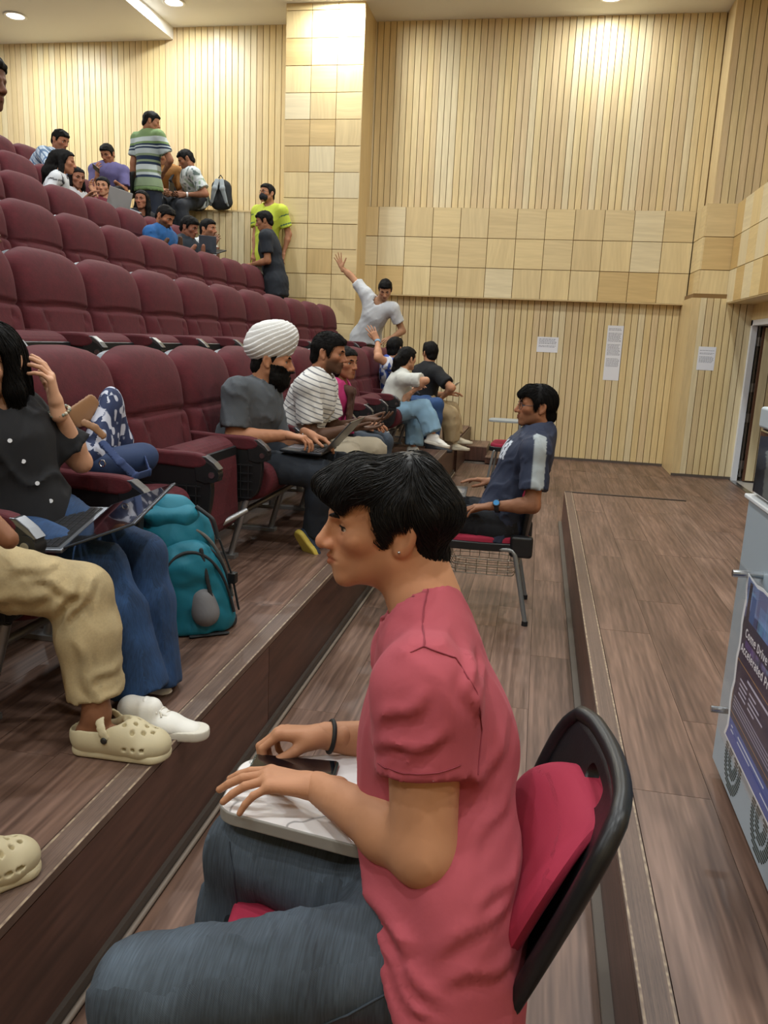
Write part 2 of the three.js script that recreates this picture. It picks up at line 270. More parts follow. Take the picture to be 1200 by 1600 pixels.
// upholstered slab: outline half-width w(v), front bulge f(u, v); x is forward, z across
function cushionBack() {
  const NU = 30, NV = 48, H = 0.63, Y0 = 0.39, pos = [], idx = [];
  const sgnp = (a, p) => Math.sign(a) * Math.pow(Math.abs(a), p);
  const at = (u, v, front) => {
    const top = Math.max(0, (v - 0.80) / 0.20), w = 0.292 * (0.965 + 0.035 * Math.min(1, v / 0.4)) * (1 - 0.3 * Math.pow(top, 3.4));
    const y = Y0 + H * v * (1 - 0.05 * u * u * u * u * Math.pow(v, 6));
    const lean = 0.13 * (1 - v) + 0.03 * Math.pow(Math.max(0, v - 0.75), 1.2);
    const edge = Math.sqrt(Math.max(0, 1 - Math.pow(Math.abs(u), 9))) * Math.sqrt(Math.max(0, 1 - Math.pow(v, 16))) * Math.sqrt(Math.max(0, 1 - Math.pow(1 - v, 18)));
    if (!front) return [lean - 0.055 - 0.02 * edge, y, u * w];
    let d = 0.028 + 0.022 * (1 - u * u);
    const vc = 0.555 - 0.02 * u * u;                                         // the seam between head rest and back
    d += 0.014 * Math.exp(-Math.pow((v - vc - 0.2) / 0.16, 2));
    d -= 0.02 * Math.exp(-Math.pow((v - vc) / 0.014, 2));
    if (v < vc) { const uc = 0.50 + 0.18 * Math.pow(v / vc, 2.2); const k = Math.min(1, (vc - v) / 0.06);
      d -= k * 0.015 * Math.exp(-Math.pow((Math.abs(u) - uc) / 0.04, 2)); if (Math.abs(u) > uc) d += k * 0.012; }
    return [lean - 0.055 + (0.055 + d) * edge, y, u * w];
  };
  for (const front of [1, 0]) for (let j = 0; j <= NV; j++) for (let i = 0; i <= NU; i++) { const s = i / NU * 2 - 1, u = Math.sin(s * Math.PI / 2) * 0.35 + s * 0.65; const t = j / NV; pos.push(...at(u, t, front)); }
  const n = (NU + 1) * (NV + 1), q = (a, b, c, d) => idx.push(a, b, c, a, c, d);
  for (let j = 0; j < NV; j++) for (let i = 0; i < NU; i++) { const a = j * (NU + 1) + i; q(a, a + NU + 1, a + NU + 2, a + 1); q(n + a, n + a + 1, n + a + NU + 2, n + a + NU + 1); }
  for (let j = 0; j < NV; j++) { const a = j * (NU + 1), b = a + NU; q(a, n + a, n + a + NU + 1, a + NU + 1); q(b, b + NU + 1, n + b + NU + 1, n + b); }
  for (let i = 0; i < NU; i++) { const a = NV * (NU + 1) + i; q(a, n + a, n + a + 1, a + 1); q(i, i + 1, n + i + 1, n + i); }
  const g = new THREE.BufferGeometry(); g.setAttribute('position', new THREE.Float32BufferAttribute(pos, 3)); g.setIndex(idx); g.computeVertexNormals();
  const P = g.attributes.position, uv = new Float32Array(P.count * 2); for (let i = 0; i < P.count; i++) { uv[2 * i] = P.getZ(i) * 2; uv[2 * i + 1] = P.getY(i) * 2; } g.setAttribute('uv', new THREE.BufferAttribute(uv, 2));
  return g;
}
function planExtrude(points, width, bevel, z0, seg = 2) {       // outline in x-y, extruded across z
  const s = new THREE.Shape(points.map((p) => new THREE.Vector2(...p))); const g = new THREE.ExtrudeGeometry(s, { depth: width - 2 * bevel, bevelEnabled: true, bevelThickness: bevel, bevelSize: bevel, bevelSegments: seg, curveSegments: 16, steps: 1 });
  return g.translate(0, 0, z0 + bevel);
}
function smoothOutline(pts, n = 40) { return new THREE.CatmullRomCurve3(pts.map((p) => new THREE.Vector3(p[0], p[1], 0)), true, 'centripetal').getPoints(n).slice(0, -1).map((v) => [v.x, v.y]); }
const hingeMetal = std(0x75777b, 0.3, { metalness: 0.9 });
const backGeo = cushionBack();
const backShellGeo = (() => { const pts = []; for (let a = 0; a <= 24; a++) { const t = Math.PI * a / 24; pts.push([0.29 * Math.sign(Math.cos(t)) * Math.pow(Math.abs(Math.cos(t)), 0.55), 0.85 + 0.145 * Math.pow(Math.sin(t), 0.6)]); } pts.push([-0.28, 0.36], [0.28, 0.36]);
  const g = new THREE.ExtrudeGeometry(new THREE.Shape(pts.map((p) => new THREE.Vector2(...p))), { depth: 0.03, bevelEnabled: true, bevelSize: 0.006, bevelThickness: 0.008, bevelSegments: 2 });
  g.rotateY(Math.PI / 2); const P = g.attributes.position; for (let i = 0; i < P.count; i++) P.setX(i, P.getX(i) - 0.085 + 0.13 * (1 - (P.getY(i) - 0.39) / 0.63)); g.computeVertexNormals(); return g; })();
const seatOutline = smoothOutline([[0.09, 0.33], [0.10, 0.43], [0.25, 0.455], [0.38, 0.46], [0.455, 0.44], [0.475, 0.38], [0.44, 0.325], [0.3, 0.30]]);
const seatDownGeo = boxUV(planExtrude(seatOutline, 0.52, 0.02, -0.26, 4), 2);
const seatUpGeo = boxUV(planExtrude(smoothOutline([[0.30, 0.20], [0.27, 0.3], [0.30, 0.49], [0.34, 0.565], [0.40, 0.582], [0.455, 0.555], [0.47, 0.49], [0.475, 0.35], [0.47, 0.2], [0.4, 0.17]]), 0.52, 0.02, -0.26, 4), 2);
const armPanelGeo = planExtrude(smoothOutline([[0.06, 0.56], [0.42, 0.565], [0.455, 0.5], [0.452, 0.4], [0.43, 0.335], [0.37, 0.30], [0.2, 0.27], [0.06, 0.26]], 48), 0.036, 0.005, 0.284);
const armPadGeo = boxUV(planExtrude(smoothOutline([[0.05, 0.568], [0.25, 0.565], [0.41, 0.56], [0.435, 0.575], [0.42, 0.592], [0.25, 0.6], [0.05, 0.602], [0.035, 0.585]], 36), 0.05, 0.012, 0.277, 3), 2);
const hingeGeo = merge([new THREE.CylinderGeometry(0.032, 0.032, 0.05, 20).rotateX(Math.PI / 2).translate(0.465, 0.525, 0.303), planExtrude([[0.39, 0.585], [0.43, 0.585], [0.49, 0.55], [0.49, 0.505], [0.44, 0.49], [0.4, 0.5]], 0.046, 0.005, 0.279)]);
const hingeCapGeo = new THREE.CylinderGeometry(0.013, 0.016, 0.056, 14).rotateX(Math.PI / 2).translate(0.467, 0.525, 0.303), hingePlateGeo = planExtrude([[0.385, 0.598], [0.44, 0.596], [0.475, 0.572], [0.495, 0.55], [0.488, 0.546], [0.465, 0.565], [0.435, 0.586], [0.385, 0.588]], 0.044, 0.003, 0.281);
const gridGeo = (() => { const l = []; for (let i = 0; i < 8; i++) l.push(box(0.0035, 0.17, 0.004, 0.12 + i * 0.04, 0.395, 0.331)); for (let i = 0; i < 5; i++) l.push(box(0.32, 0.0035, 0.004, 0.26, 0.315 + i * 0.04, 0.331)); return merge(l); })();
const legGeo = merge([rod([0.14, 0.3, 0.303], [0.10, 0.02, 0.303], 0.022, 8), box(0.34, 0.018, 0.06, 0.16, 0.01, 0.303), rod([0.38, 0.3, 0.303], [0.3, 0.02, 0.303], 0.016, 8)]);
const beamGeo = merge([rod([0.16, 0.24, -0.27], [0.16, 0.24, 0.3], 0.02, 8), rod([0.42, 0.27, -0.2], [0.1, 0.08, 0.29], 0.014, 8)]);
for (const g of [seatUpGeo]) g.translate(-0.14, 0.012, 0);
const boltGeos = [[0.348, 0.5], [0.35, 0.36]].map(([x, y]) => new THREE.SphereGeometry(0.011, 10, 8).translate(x, y, 0.22));
const undersideGeo = planExtrude([[0.455, 0.18], [0.46, 0.56], [0.482, 0.55], [0.488, 0.4], [0.484, 0.19]], 0.516, 0.004, -0.258).translate(-0.14, 0.012, 0);
function makeSeat(up, grid) {
  const t = new THREE.Group(); t.name = 'theatre_seat'; t.userData = { category: 'seat' };
  part('backrest', backGeo, velvet, t); part('back_shell', backShellGeo, shellPlastic, t);
  const s = part('seat_cushion', up ? seatUpGeo : seatDownGeo, velvet, t); if (up) part('underside', undersideGeo, blackPlastic, s); if (up) for (const g of boltGeos) part('bolt', g, chrome, s);
  const a = part('arm_panel', armPanelGeo, blackPlastic, t); if (grid) part('panel_grid', gridGeo, meshPlastic, a).userData.kind = 'stuff';
  part('arm_pad', armPadGeo, velvet, t); const h = part('hinge', hingeGeo, blackPlastic, t); part('hinge_cap', hingeCapGeo, chrome, h); part('hinge_plate', hingePlateGeo, hingeMetal, h);
  part('leg', legGeo, greyMetal, t); part('beam', beamGeo, greyMetal, t);
  return t;
}
const protoUp = makeSeat(true, true), protoDown = makeSeat(false, true);
const rowWords = ['', 'front', 'second', 'third', 'fourth', 'fifth', 'sixth'], ordinal = ['first', 'second', 'third', 'fourth', 'fifth', 'sixth', 'seventh', 'eighth', 'ninth', 'tenth', 'eleventh', 'twelfth', 'thirteenth', 'fourteenth', 'fifteenth'];
const downSeats = { '1:0': 1, '1:1': 1, '1:3': 1, '1:4': 1, '1:5': 1, '1:9': 1, '1:10': 1, '1:11': 1, '4:7': 1, '4:8': 1, '4:9': 1, '5:5': 1, '5:6': 1, '5:7': 1, '5:8': 1, '6:6': 1 };
const rowEdge = [0, -1.82, -2.94, -2.99, -3.69, -4.35, -5.35], seats = [];
for (let r = 1; r <= 6; r++) {
  const n = Math.round((9.66 + rowEdge[r]) / PITCH);
  for (let i = 0; i < n; i++) {
    const down = downSeats[r + ':' + i], s = copyOf(down ? protoDown : protoUp, [ROWX[r - 1], STEP[r - 1], rowEdge[r] - (i + 0.5) * PITCH], 0);
    const from = n - i;                                          // counted from the far end
    s.userData.label = `maroon velvet theatre seat with ${down ? 'lowered' : 'folded'} cushion, ${from === 1 ? 'last' : ordinal[from - 1] + ' from far end'} of ${rowWords[r]} row`;
    if (r === 1 && i === 1) s.getObjectByName('seat_cushion').scale.x = 0.8;
    s.userData.group = rowWords[r] + ' row of theatre seats'; seats.push(s);
    if (i === n - 1) { const e = part('arm_panel', armPanelGeo, blackPlastic, s); e.position.z = -PITCH; part('arm_pad', armPadGeo, velvet, s).position.z = -PITCH; part('leg', legGeo, greyMetal, s).position.z = -PITCH; }
  }
}

// ------------------------------------------------------------------ training chairs with writing tablets
const redFabric = new THREE.MeshPhysicalMaterial({ color: 0xa02440, roughness: 0.85, sheen: 0.25, sheenColor: new THREE.Color(0xc05070), sheenRoughness: 0.5, bumpMap: weaveBump, bumpScale: 0.0003 });
const blackShell = new THREE.MeshPhysicalMaterial({ color: 0x191b1e, roughness: 0.38, bumpMap: noiseBump, bumpScale: 0.0002 });
const tubeGrey = std(0x8f9394, 0.38, { metalness: 0.55 }), wireChrome = std(0xa9a49b, 0.3, { metalness: 0.9 });
const marbleTex = (() => { const n = tileNoise(301), m = tileNoise(302); return texture(512, 512, (u, v) => { let c = 226 + 10 * n(u * 5, v * 5, 5, 5); const q = n(u * 4, v * 4, 4, 4) + 0.5 * m(u * 9, v * 9, 9, 9) + 0.25 * n(u * 23, v * 23, 23, 23); const w = m(u * 3, v * 3, 3, 3); const k = Math.max(0, 1 - Math.abs(q - 0.86) / (0.03 + 0.09 * w * w)) * (0.4 + 0.6 * w); c -= 120 * k; return [c, c * 0.99, c * 0.985]; }); })();
const marble = new THREE.MeshPhysicalMaterial({ map: marbleTex, roughness: 0.25, clearcoat: 0.3 });
const tabletEdge = std(0x8f8d87, 0.5);
// a shield-shaped back: forward is +x, rows up the height
function shield(rows, thick, uvs = 3, pw = 10) {                          // rows: [y, x of the front, half width, curve]
  const NU = 40, pos = [], idx = [], n = rows.length;
  for (const side of [1, 0]) for (const [y, x, w, c] of rows) for (let i = 0; i <= NU; i++) { const u = i / NU * 2 - 1, e = Math.sqrt(Math.max(0, 1 - Math.pow(Math.abs(u), pw))); pos.push(x + c * u * u - thick / 2 + (side ? 1 : -1) * thick / 2 * e, y, u * w); }
  const M = NU + 1, N = n * M, q = (a, b, c, d) => idx.push(a, b, c, a, c, d);
  for (let j = 0; j + 1 < n; j++) for (let i = 0; i < NU; i++) { const a = j * M + i; q(a, a + M, a + M + 1, a + 1); q(N + a, N + a + 1, N + a + M + 1, N + a + M); }
  for (let j = 0; j + 1 < n; j++) { const a = j * M, b = a + NU; q(a, N + a, N + a + M, a + M); q(b, b + M, N + b + M, N + b); }
  for (let i = 0; i < NU; i++) { const a = (n - 1) * M + i; q(a, N + a, N + a + 1, a + 1); q(i, i + 1, N + i + 1, N + i); }
  const g = new THREE.BufferGeometry(); g.setAttribute('position', new THREE.Float32BufferAttribute(pos, 3)); g.setIndex(idx); g.computeVertexNormals(); return boxUV(g, uvs);
}
function spline(pts, n) { const c = new THREE.CatmullRomCurve3(pts.map((p) => new THREE.Vector3(p[0], p[1], p[2] || 0)), false, 'centripetal'); return c.getPoints(n); }
function makeChair(label, pos, turn, opt = {}) {
  const t = thing('training_chair', label, 'chair', pos, turn);
  // back shell: outline narrow at the seat, widest above the middle, flat top with round corners; with an oblong hand slot
  const lean = (y) => -0.21 - (opt.lean ?? 0.38) * (y - 0.45), hw = (y) => { const k = piecewise([[0.4, 0.135], [0.5, 0.148], [0.62, 0.168], [0.72, 0.184], [0.78, 0.184], [0.815, 0.176], [0.842, 0.152]]); return k(y); };
  const rowsS = []; for (let i = 0; i <= 26; i++) { const v = i / 26, y = 0.40 + 0.442 * v, w = i === 26 ? hw(y) - 0.012 : hw(y); rowsS.push([y, lean(y) - 0.004, w, 0.9 * w * w]); }
  const ev = new Evaluator(); ev.useGroups = false; const sb = new Brush(shield(rowsS, 0.022)), hole = new Brush(rbox(0.2, 0.032, 0.1, 0.0155, lean(0.79), 0.795, 0, 4)); sb.updateMatrixWorld(); hole.updateMatrixWorld();
  part('back_shell', ev.evaluate(sb, hole, SUBTRACTION).geometry, blackShell, t);
  const rim = []; for (const s of [1, -1]) { const pts = []; for (let i = 0; i <= 14; i++) { const y = 0.40 + 0.435 * i / 14, w = hw(y) + 0.002; pts.push([lean(y) + 0.9 * w * w - 0.012, y, s * w]); } rim.push(pts); }
  const top = []; for (let i = 1; i < 8; i++) { const z = 0.152 - 0.304 * i / 8; top.push([lean(0.845) + 0.9 * z * z - 0.012, 0.842, z]); }
  part('back_rim', tube([...rim[0], ...top, ...rim[1].reverse()], 0.0145, 70, 10), blackShell, t);
  const cr = [], sstep = (v) => { v = Math.max(0, Math.min(1, v)); return v * v * (3 - 2 * v); }; for (let i = 0; i <= 48; i++) { const v = 0.5 - 0.5 * Math.cos(Math.PI * i / 48), y = 0.42 + 0.362 * v, edge = Math.sqrt(Math.max(0, 1 - Math.pow(Math.abs(2 * v - 1), 4))), w = (0.118 + 0.044 * sstep(v / 0.8)) * Math.sqrt(Math.max(0.0, 1 - 0.75 * Math.pow(Math.max(0, (v - 0.72) / 0.28), 2.4))); cr.push([y, lean(y) + 0.008 + 0.048 * edge, w, 0.9 * w * w]); }
  part('back_cushion', shield(cr, 0.05, 3, 5), redFabric, t);
  const so = smoothOutline([[0.235, -0.2], [0.25, 0], [0.235, 0.2], [0.1, 0.225], [-0.1, 0.215], [-0.2, 0.18], [-0.225, 0], [-0.2, -0.18], [-0.1, -0.215], [0.1, -0.225]], 60);
  const flat = (sc, d, b) => { const s = new THREE.Shape(so.map(([x, z]) => new THREE.Vector2(x * sc, z * sc))); return new THREE.ExtrudeGeometry(s, { depth: d, bevelEnabled: true, bevelThickness: b, bevelSize: b, bevelSegments: 4 }).rotateX(Math.PI / 2); };
  part('seat_pan', flat(0.99, 0.03, 0.008).translate(0, 0.425, 0), blackShell, t);
  const sc = boxUV(flat(0.9, 0.015, 0.016).translate(0, 0.448, 0), 3); part('seat_cushion', sc, redFabric, t);
  part('seat_bracket', merge([rbox(0.12, 0.12, 0.05, 0.02, -0.20, 0.42, 0.2), rbox(0.12, 0.12, 0.05, 0.02, -0.20, 0.42, -0.2)]), blackShell, t).userData.kind = 'stuff';
  for (const s of [1, -1]) { part('leg', tube([[0.17, 0.4, s * 0.21], [0.2, 0.38, s * 0.218], [0.25, 0.02, s * 0.235]], 0.013, 16, 10), tubeGrey, t); part('leg', tube([[-0.13, 0.4, s * 0.21], [-0.17, 0.38, s * 0.218], [-0.25, 0.02, s * 0.235]], 0.013, 16, 10), tubeGrey, t);
    for (const x of [0.25, -0.25]) part('leg_cap', new THREE.CylinderGeometry(0.016, 0.017, 0.025, 12).translate(x, 0.0125, s * 0.235), blackShell, t);
    part('side_rail', tube([[0.17, 0.4, s * 0.21], [-0.13, 0.4, s * 0.21]], 0.013, 4, 10), tubeGrey, t); }
  if (opt.basket !== false) {
    const b = new THREE.Group(); b.name = 'wire_basket'; t.add(b); const w = (a) => part('wire', tube(a, 0.0022, 16, 5), wireChrome, b), r = 0.0022;
    const loop = (y, xa, xb, z) => part('wire', tube([[xa, y, -z], [xb, y, -z], [xb, y, z], [xa, y, z]], r, 40, 5, true), wireChrome, b);
    loop(0.335, -0.19, 0.19, 0.185); loop(0.30, -0.182, 0.18, 0.178); loop(0.27, -0.174, 0.172, 0.17); loop(0.245, -0.165, 0.165, 0.162);
    for (let i = 0; i < 7; i++) { const z = -0.15 + i * 0.05; w([[0.19, 0.335, z], [0.165, 0.243, z], [-0.165, 0.243, z], [-0.19, 0.335, z]]); }
    for (let i = 0; i < 6; i++) { const x = -0.14 + i * 0.056; w([[x, 0.335, -0.185], [x, 0.243, -0.162], [x, 0.243, 0.162], [x, 0.335, 0.185]]); }
    for (const s of [1, -1]) for (const x of [0.17, -0.15]) w([[x, 0.335, s * 0.185], [x, 0.4, s * 0.2]]);
  }
  if (opt.arm) opt.arm(t);
  return t;
}
function roundedPlate(w, d, r, h, bevel) { const s = new THREE.Shape(), a = w / 2 - r, b = d / 2 - r; s.absarc(a, b, r, 0, Math.PI / 2); s.absarc(-a, b, r, Math.PI / 2, Math.PI); s.absarc(-a, -b, r, Math.PI, Math.PI * 1.5); s.absarc(a, -b, r, Math.PI * 1.5, Math.PI * 2); return new THREE.ExtrudeGeometry(s, { depth: h - 2 * bevel, bevelEnabled: true, bevelThickness: bevel, bevelSize: bevel, bevelSegments: 3, curveSegments: 10 }).rotateX(-Math.PI / 2).translate(0, bevel - h, 0); }

// ------------------------------------------------------------------ modelling by distance fields
const V = { add: (a, b) => [a[0] + b[0], a[1] + b[1], a[2] + b[2]], sub: (a, b) => [a[0] - b[0], a[1] - b[1], a[2] - b[2]], mul: (a, k) => [a[0] * k, a[1] * k, a[2] * k], dot: (a, b) => a[0] * b[0] + a[1] * b[1] + a[2] * b[2],
  cross: (a, b) => [a[1] * b[2] - a[2] * b[1], a[2] * b[0] - a[0] * b[2], a[0] * b[1] - a[1] * b[0]], len: (a) => Math.hypot(a[0], a[1], a[2]), norm: (a) => { const l = Math.hypot(a[0], a[1], a[2]) || 1; return [a[0] / l, a[1] / l, a[2] / l]; },
  lerp: (a, b, t) => [a[0] + (b[0] - a[0]) * t, a[1] + (b[1] - a[1]) * t, a[2] + (b[2] - a[2]) * t] };
V.rot = (v, axis, a) => { const c = Math.cos(a), s = Math.sin(a), k = V.cross(axis, v), d = V.dot(axis, v) * (1 - c); return [v[0] * c + k[0] * s + axis[0] * d, v[1] * c + k[1] * s + axis[1] * d, v[2] * c + k[2] * s + axis[2] * d]; };
const NT = (() => { const r = rng(4242), t = new Float32Array(32768); for (let i = 0; i < 32768; i++) t[i] = r() * 2 - 1; return t; })();
function noise3(x, y, z) { const xi = Math.floor(x), yi = Math.floor(y), zi = Math.floor(z); let fx = x - xi, fy = y - yi, fz = z - zi; fx = fx * fx * (3 - 2 * fx); fy = fy * fy * (3 - 2 * fy); fz = fz * fz * (3 - 2 * fz);
  const h = (a, b, c) => NT[(Math.imul(a, 374761393) + Math.imul(b, 668265263) + Math.imul(c, 1274126177) >>> 7) & 32767];
  const l = (a, b, t) => a + (b - a) * t;
  return l(l(l(h(xi, yi, zi), h(xi + 1, yi, zi), fx), l(h(xi, yi + 1, zi), h(xi + 1, yi + 1, zi), fx), fy), l(l(h(xi, yi, zi + 1), h(xi + 1, yi, zi + 1), fx), l(h(xi, yi + 1, zi + 1), h(xi + 1, yi + 1, zi + 1), fx), fy), fz); }
// primitives: f(x, y, z) is the distance, c and R a bounding ball, k the softness of the join
function cone(a, b, ra, rb = ra, k = 0.02, op = 1) {
  const d = V.sub(b, a), L2 = V.dot(d, d) || 1e-9, [ax, ay, az] = a, [dx, dy, dz] = d;
  return { op, k, c: V.lerp(a, b, 0.5), R: Math.sqrt(L2) / 2 + Math.max(ra, rb), f: (x, y, z) => { x -= ax; y -= ay; z -= az; let t = (x * dx + y * dy + z * dz) / L2; t = t < 0 ? 0 : t > 1 ? 1 : t; const X = x - dx * t, Y = y - dy * t, Z = z - dz * t; return Math.sqrt(X * X + Y * Y + Z * Z) - (ra + (rb - ra) * t); } };
}
function ell(c, r, basis = null, k = 0.02, op = 1) {
  const [cx, cy, cz] = c, [rx, ry, rz] = r, B = basis;
  return { op, k, c, R: Math.max(rx, ry, rz), f: (x, y, z) => { x -= cx; y -= cy; z -= cz; if (B) { const X = x * B[0][0] + y * B[0][1] + z * B[0][2], Y = x * B[1][0] + y * B[1][1] + z * B[1][2]; z = x * B[2][0] + y * B[2][1] + z * B[2][2]; x = X; y = Y; }
    const a = x / rx, b = y / ry, d = z / rz, k0 = Math.sqrt(a * a + b * b + d * d), e = a / rx, g = b / ry, h = d / rz, k1 = Math.sqrt(e * e + g * g + h * h); return k1 < 1e-9 ? -Math.min(rx, ry, rz) : k0 * (k0 - 1) / k1; } };
}
// tapered limb with an elliptic section: lat is the wide direction, [wide, deep] radii at both ends
function slab(a, b, lat, r1, r2, k = 0.03, op = 1) {
  const d = V.sub(b, a), L = V.len(d), u = V.mul(d, 1 / (L || 1)), l = V.norm(V.sub(lat, V.mul(u, V.dot(lat, u)))), w = V.cross(u, l), [ax, ay, az] = a;
  return { op, k, c: V.lerp(a, b, 0.5), R: L / 2 + Math.max(r1[0], r2[0], r1[1], r2[1]), f: (x, y, z) => { x -= ax; y -= ay; z -= az; const h = x * u[0] + y * u[1] + z * u[2]; let t = h / L; t = t < 0 ? 0 : t > 1 ? 1 : t;
    const p = x * l[0] + y * l[1] + z * l[2], q = x * w[0] + y * w[1] + z * w[2], e = h - t * L; const rx = r1[0] + (r2[0] - r1[0]) * t, rz = r1[1] + (r2[1] - r1[1]) * t, re = (rx + rz) / 2;
    const A = p / rx, C = q / rz, E = e / re, k0 = Math.sqrt(A * A + C * C + E * E), g = A / rx, i = C / rz, j = E / re, k1 = Math.sqrt(g * g + i * i + j * j); return k1 < 1e-9 ? -Math.min(rx, rz) : k0 * (k0 - 1) / k1; } };
}
function cut(p, n, k = 0.006) { n = V.norm(n); const o = V.dot(p, n); return { op: 3, k, f: (x, y, z) => x * n[0] + y * n[1] + z * n[2] - o }; }  // keeps the side away from n
function only(prim, ...planes) { const f = prim.f, P = planes.map(([p, n]) => { n = V.norm(n); return [n[0], n[1], n[2], V.dot(p, n)]; }); return { ...prim, f: (x, y, z) => { let d = f(x, y, z); for (const q of P) { const e = x * q[0] + y * q[1] + z * q[2] - q[3]; if (e > d) d = e; } return d; } }; }
const smin = (a, b, k) => { if (k <= 0) return a < b ? a : b; const h = Math.max(k - Math.abs(a - b), 0) / k; return (a < b ? a : b) - h * h * k * 0.25; };
function field(list, x, y, z) { let d = 1; for (const p of list) { const e = p.f(x, y, z); if (p.op === 1) d = smin(d, e, p.k); else if (p.op === 2) d = -smin(-d, e, p.k); else d = -smin(-d, -e, p.k); } return d; }
// mesh of the zero surface (surface nets); only blocks near the surface are sampled
function surface(list, cell, { disp = null, color = null, amp = 0.004, uv = 0, uvf = null, bounds = null } = {}) {
  const lo = [1e9, 1e9, 1e9], hi = [-1e9, -1e9, -1e9];
  for (const p of list) if (p.op === 1) for (let i = 0; i < 3; i++) { lo[i] = Math.min(lo[i], p.c[i] - p.R); hi[i] = Math.max(hi[i], p.c[i] + p.R); }
  if (bounds) for (let i = 0; i < 3; i++) { lo[i] = Math.max(lo[i], bounds[0][i]); hi[i] = Math.min(hi[i], bounds[1][i]); }
  const pad = cell * 2 + amp + 0.006; for (let i = 0; i < 3; i++) { lo[i] -= pad; hi[i] += pad; }
  const nx = Math.ceil((hi[0] - lo[0]) / cell) + 1, ny = Math.ceil((hi[1] - lo[1]) / cell) + 1, nz = Math.ceil((hi[2] - lo[2]) / cell) + 1, N = nx * ny * nz, val = new Float32Array(N), B = 6, br = B * cell * 0.87;
  for (let bz = 0; bz < nz; bz += B) for (let by = 0; by < ny; by += B) for (let bx = 0; bx < nx; bx += B) {
    const cx = lo[0] + (bx + B / 2) * cell, cy = lo[1] + (by + B / 2) * cell, cz = lo[2] + (bz + B / 2) * cell, near = []; let any = false;
    for (const p of list) { if (p.c) { const d = Math.hypot(cx - p.c[0], cy - p.c[1], cz - p.c[2]) - p.R; if (d > br + p.k + amp + 0.012) continue; } near.push(p); if (p.op === 1) any = true; }
    const x1 = Math.min(bx + B, nx), y1 = Math.min(by + B, ny), z1 = Math.min(bz + B, nz); let fill = 1;
    if (any) { const d = field(near, cx, cy, cz); if (Math.abs(d) > br * 2.2 + amp + 0.03) fill = d; else fill = null; }
    for (let z = bz; z < z1; z++) for (let y = by; y < y1; y++) for (let x = bx; x < x1; x++) {
      let d = fill; if (d === null) { const X = lo[0] + x * cell, Y = lo[1] + y * cell, Z = lo[2] + z * cell; d = field(near, X, Y, Z); if (disp && Math.abs(d) < 0.05) d -= disp(X, Y, Z); }
      val[(z * ny + y) * nx + x] = d;
    }
  }
  const id = new Int32Array(N).fill(-1), pos = [], idx = [], sx = 1, sy = nx, sz = nx * ny, off = [0, sx, sy, sx + sy, sz, sx + sz, sy + sz, sx + sy + sz];
  const E = [[0, 1], [2, 3], [4, 5], [6, 7], [0, 2], [1, 3], [4, 6], [5, 7], [0, 4], [1, 5], [2, 6], [3, 7]];
  for (let z = 0; z < nz - 1; z++) for (let y = 0; y < ny - 1; y++) for (let x = 0; x < nx - 1; x++) {
    const o = (z * ny + y) * nx + x; let m = 0; for (let i = 0; i < 8; i++) if (val[o + off[i]] < 0) m |= 1 << i; if (m === 0 || m === 255) continue;
    let px = 0, py = 0, pz = 0, n = 0; for (const [a, b] of E) { const A = val[o + off[a]], C = val[o + off[b]]; if ((A < 0) === (C < 0)) continue; const t = A / (A - C); px += (a & 1) + ((b & 1) - (a & 1)) * t; py += (a >> 1 & 1) + ((b >> 1 & 1) - (a >> 1 & 1)) * t; pz += (a >> 2) + ((b >> 2) - (a >> 2)) * t; n++; }
    id[o] = pos.length / 3; pos.push(lo[0] + (x + px / n) * cell, lo[1] + (y + py / n) * cell, lo[2] + (z + pz / n) * cell);
  }
  for (let z = 1; z < nz - 1; z++) for (let y = 1; y < ny - 1; y++) for (let x = 1; x < nx - 1; x++) {
    const o = (z * ny + y) * nx + x, s = val[o] < 0;
    for (const [d, u, v] of [[sx, sy, sz], [sy, sz, sx], [sz, sx, sy]]) { if ((val[o + d] < 0) === s) continue; const a = id[o], b = id[o - u], c = id[o - u - v], e = id[o - v]; if (a < 0 || b < 0 || c < 0 || e < 0) continue; if (s) idx.push(a, b, c, a, c, e); else idx.push(a, c, b, a, e, c); }
  }
  const g = new THREE.BufferGeometry(); g.setAttribute('position', new THREE.Float32BufferAttribute(pos, 3)); g.setIndex(idx); g.computeVertexNormals();
  const n = pos.length / 3;
  if (color) { const c = new Float32Array(n * 3), P = pos, Nn = g.attributes.normal; for (let i = 0; i < n; i++) { const q = color(P[3 * i], P[3 * i + 1], P[3 * i + 2], Nn.getX(i), Nn.getY(i), Nn.getZ(i)); c[3 * i] = q[0]; c[3 * i + 1] = q[1]; c[3 * i + 2] = q[2]; } g.setAttribute('color', new THREE.BufferAttribute(c, 3)); }
  if (uvf) { const t = new Float32Array(n * 2); for (let i = 0; i < n; i++) { const q = uvf(pos[3 * i], pos[3 * i + 1], pos[3 * i + 2]); t[2 * i] = q[0]; t[2 * i + 1] = q[1]; } g.setAttribute('uv', new THREE.BufferAttribute(t, 2)); return g; }
  if (uv) return planeUV(g, uv);
  const t = new Float32Array(n * 2); for (let i = 0; i < n; i++) { t[2 * i] = pos[3 * i] + pos[3 * i + 2] * 0.7; t[2 * i + 1] = pos[3 * i + 1]; } g.setAttribute('uv', new THREE.BufferAttribute(t, 2));
  return g;
}
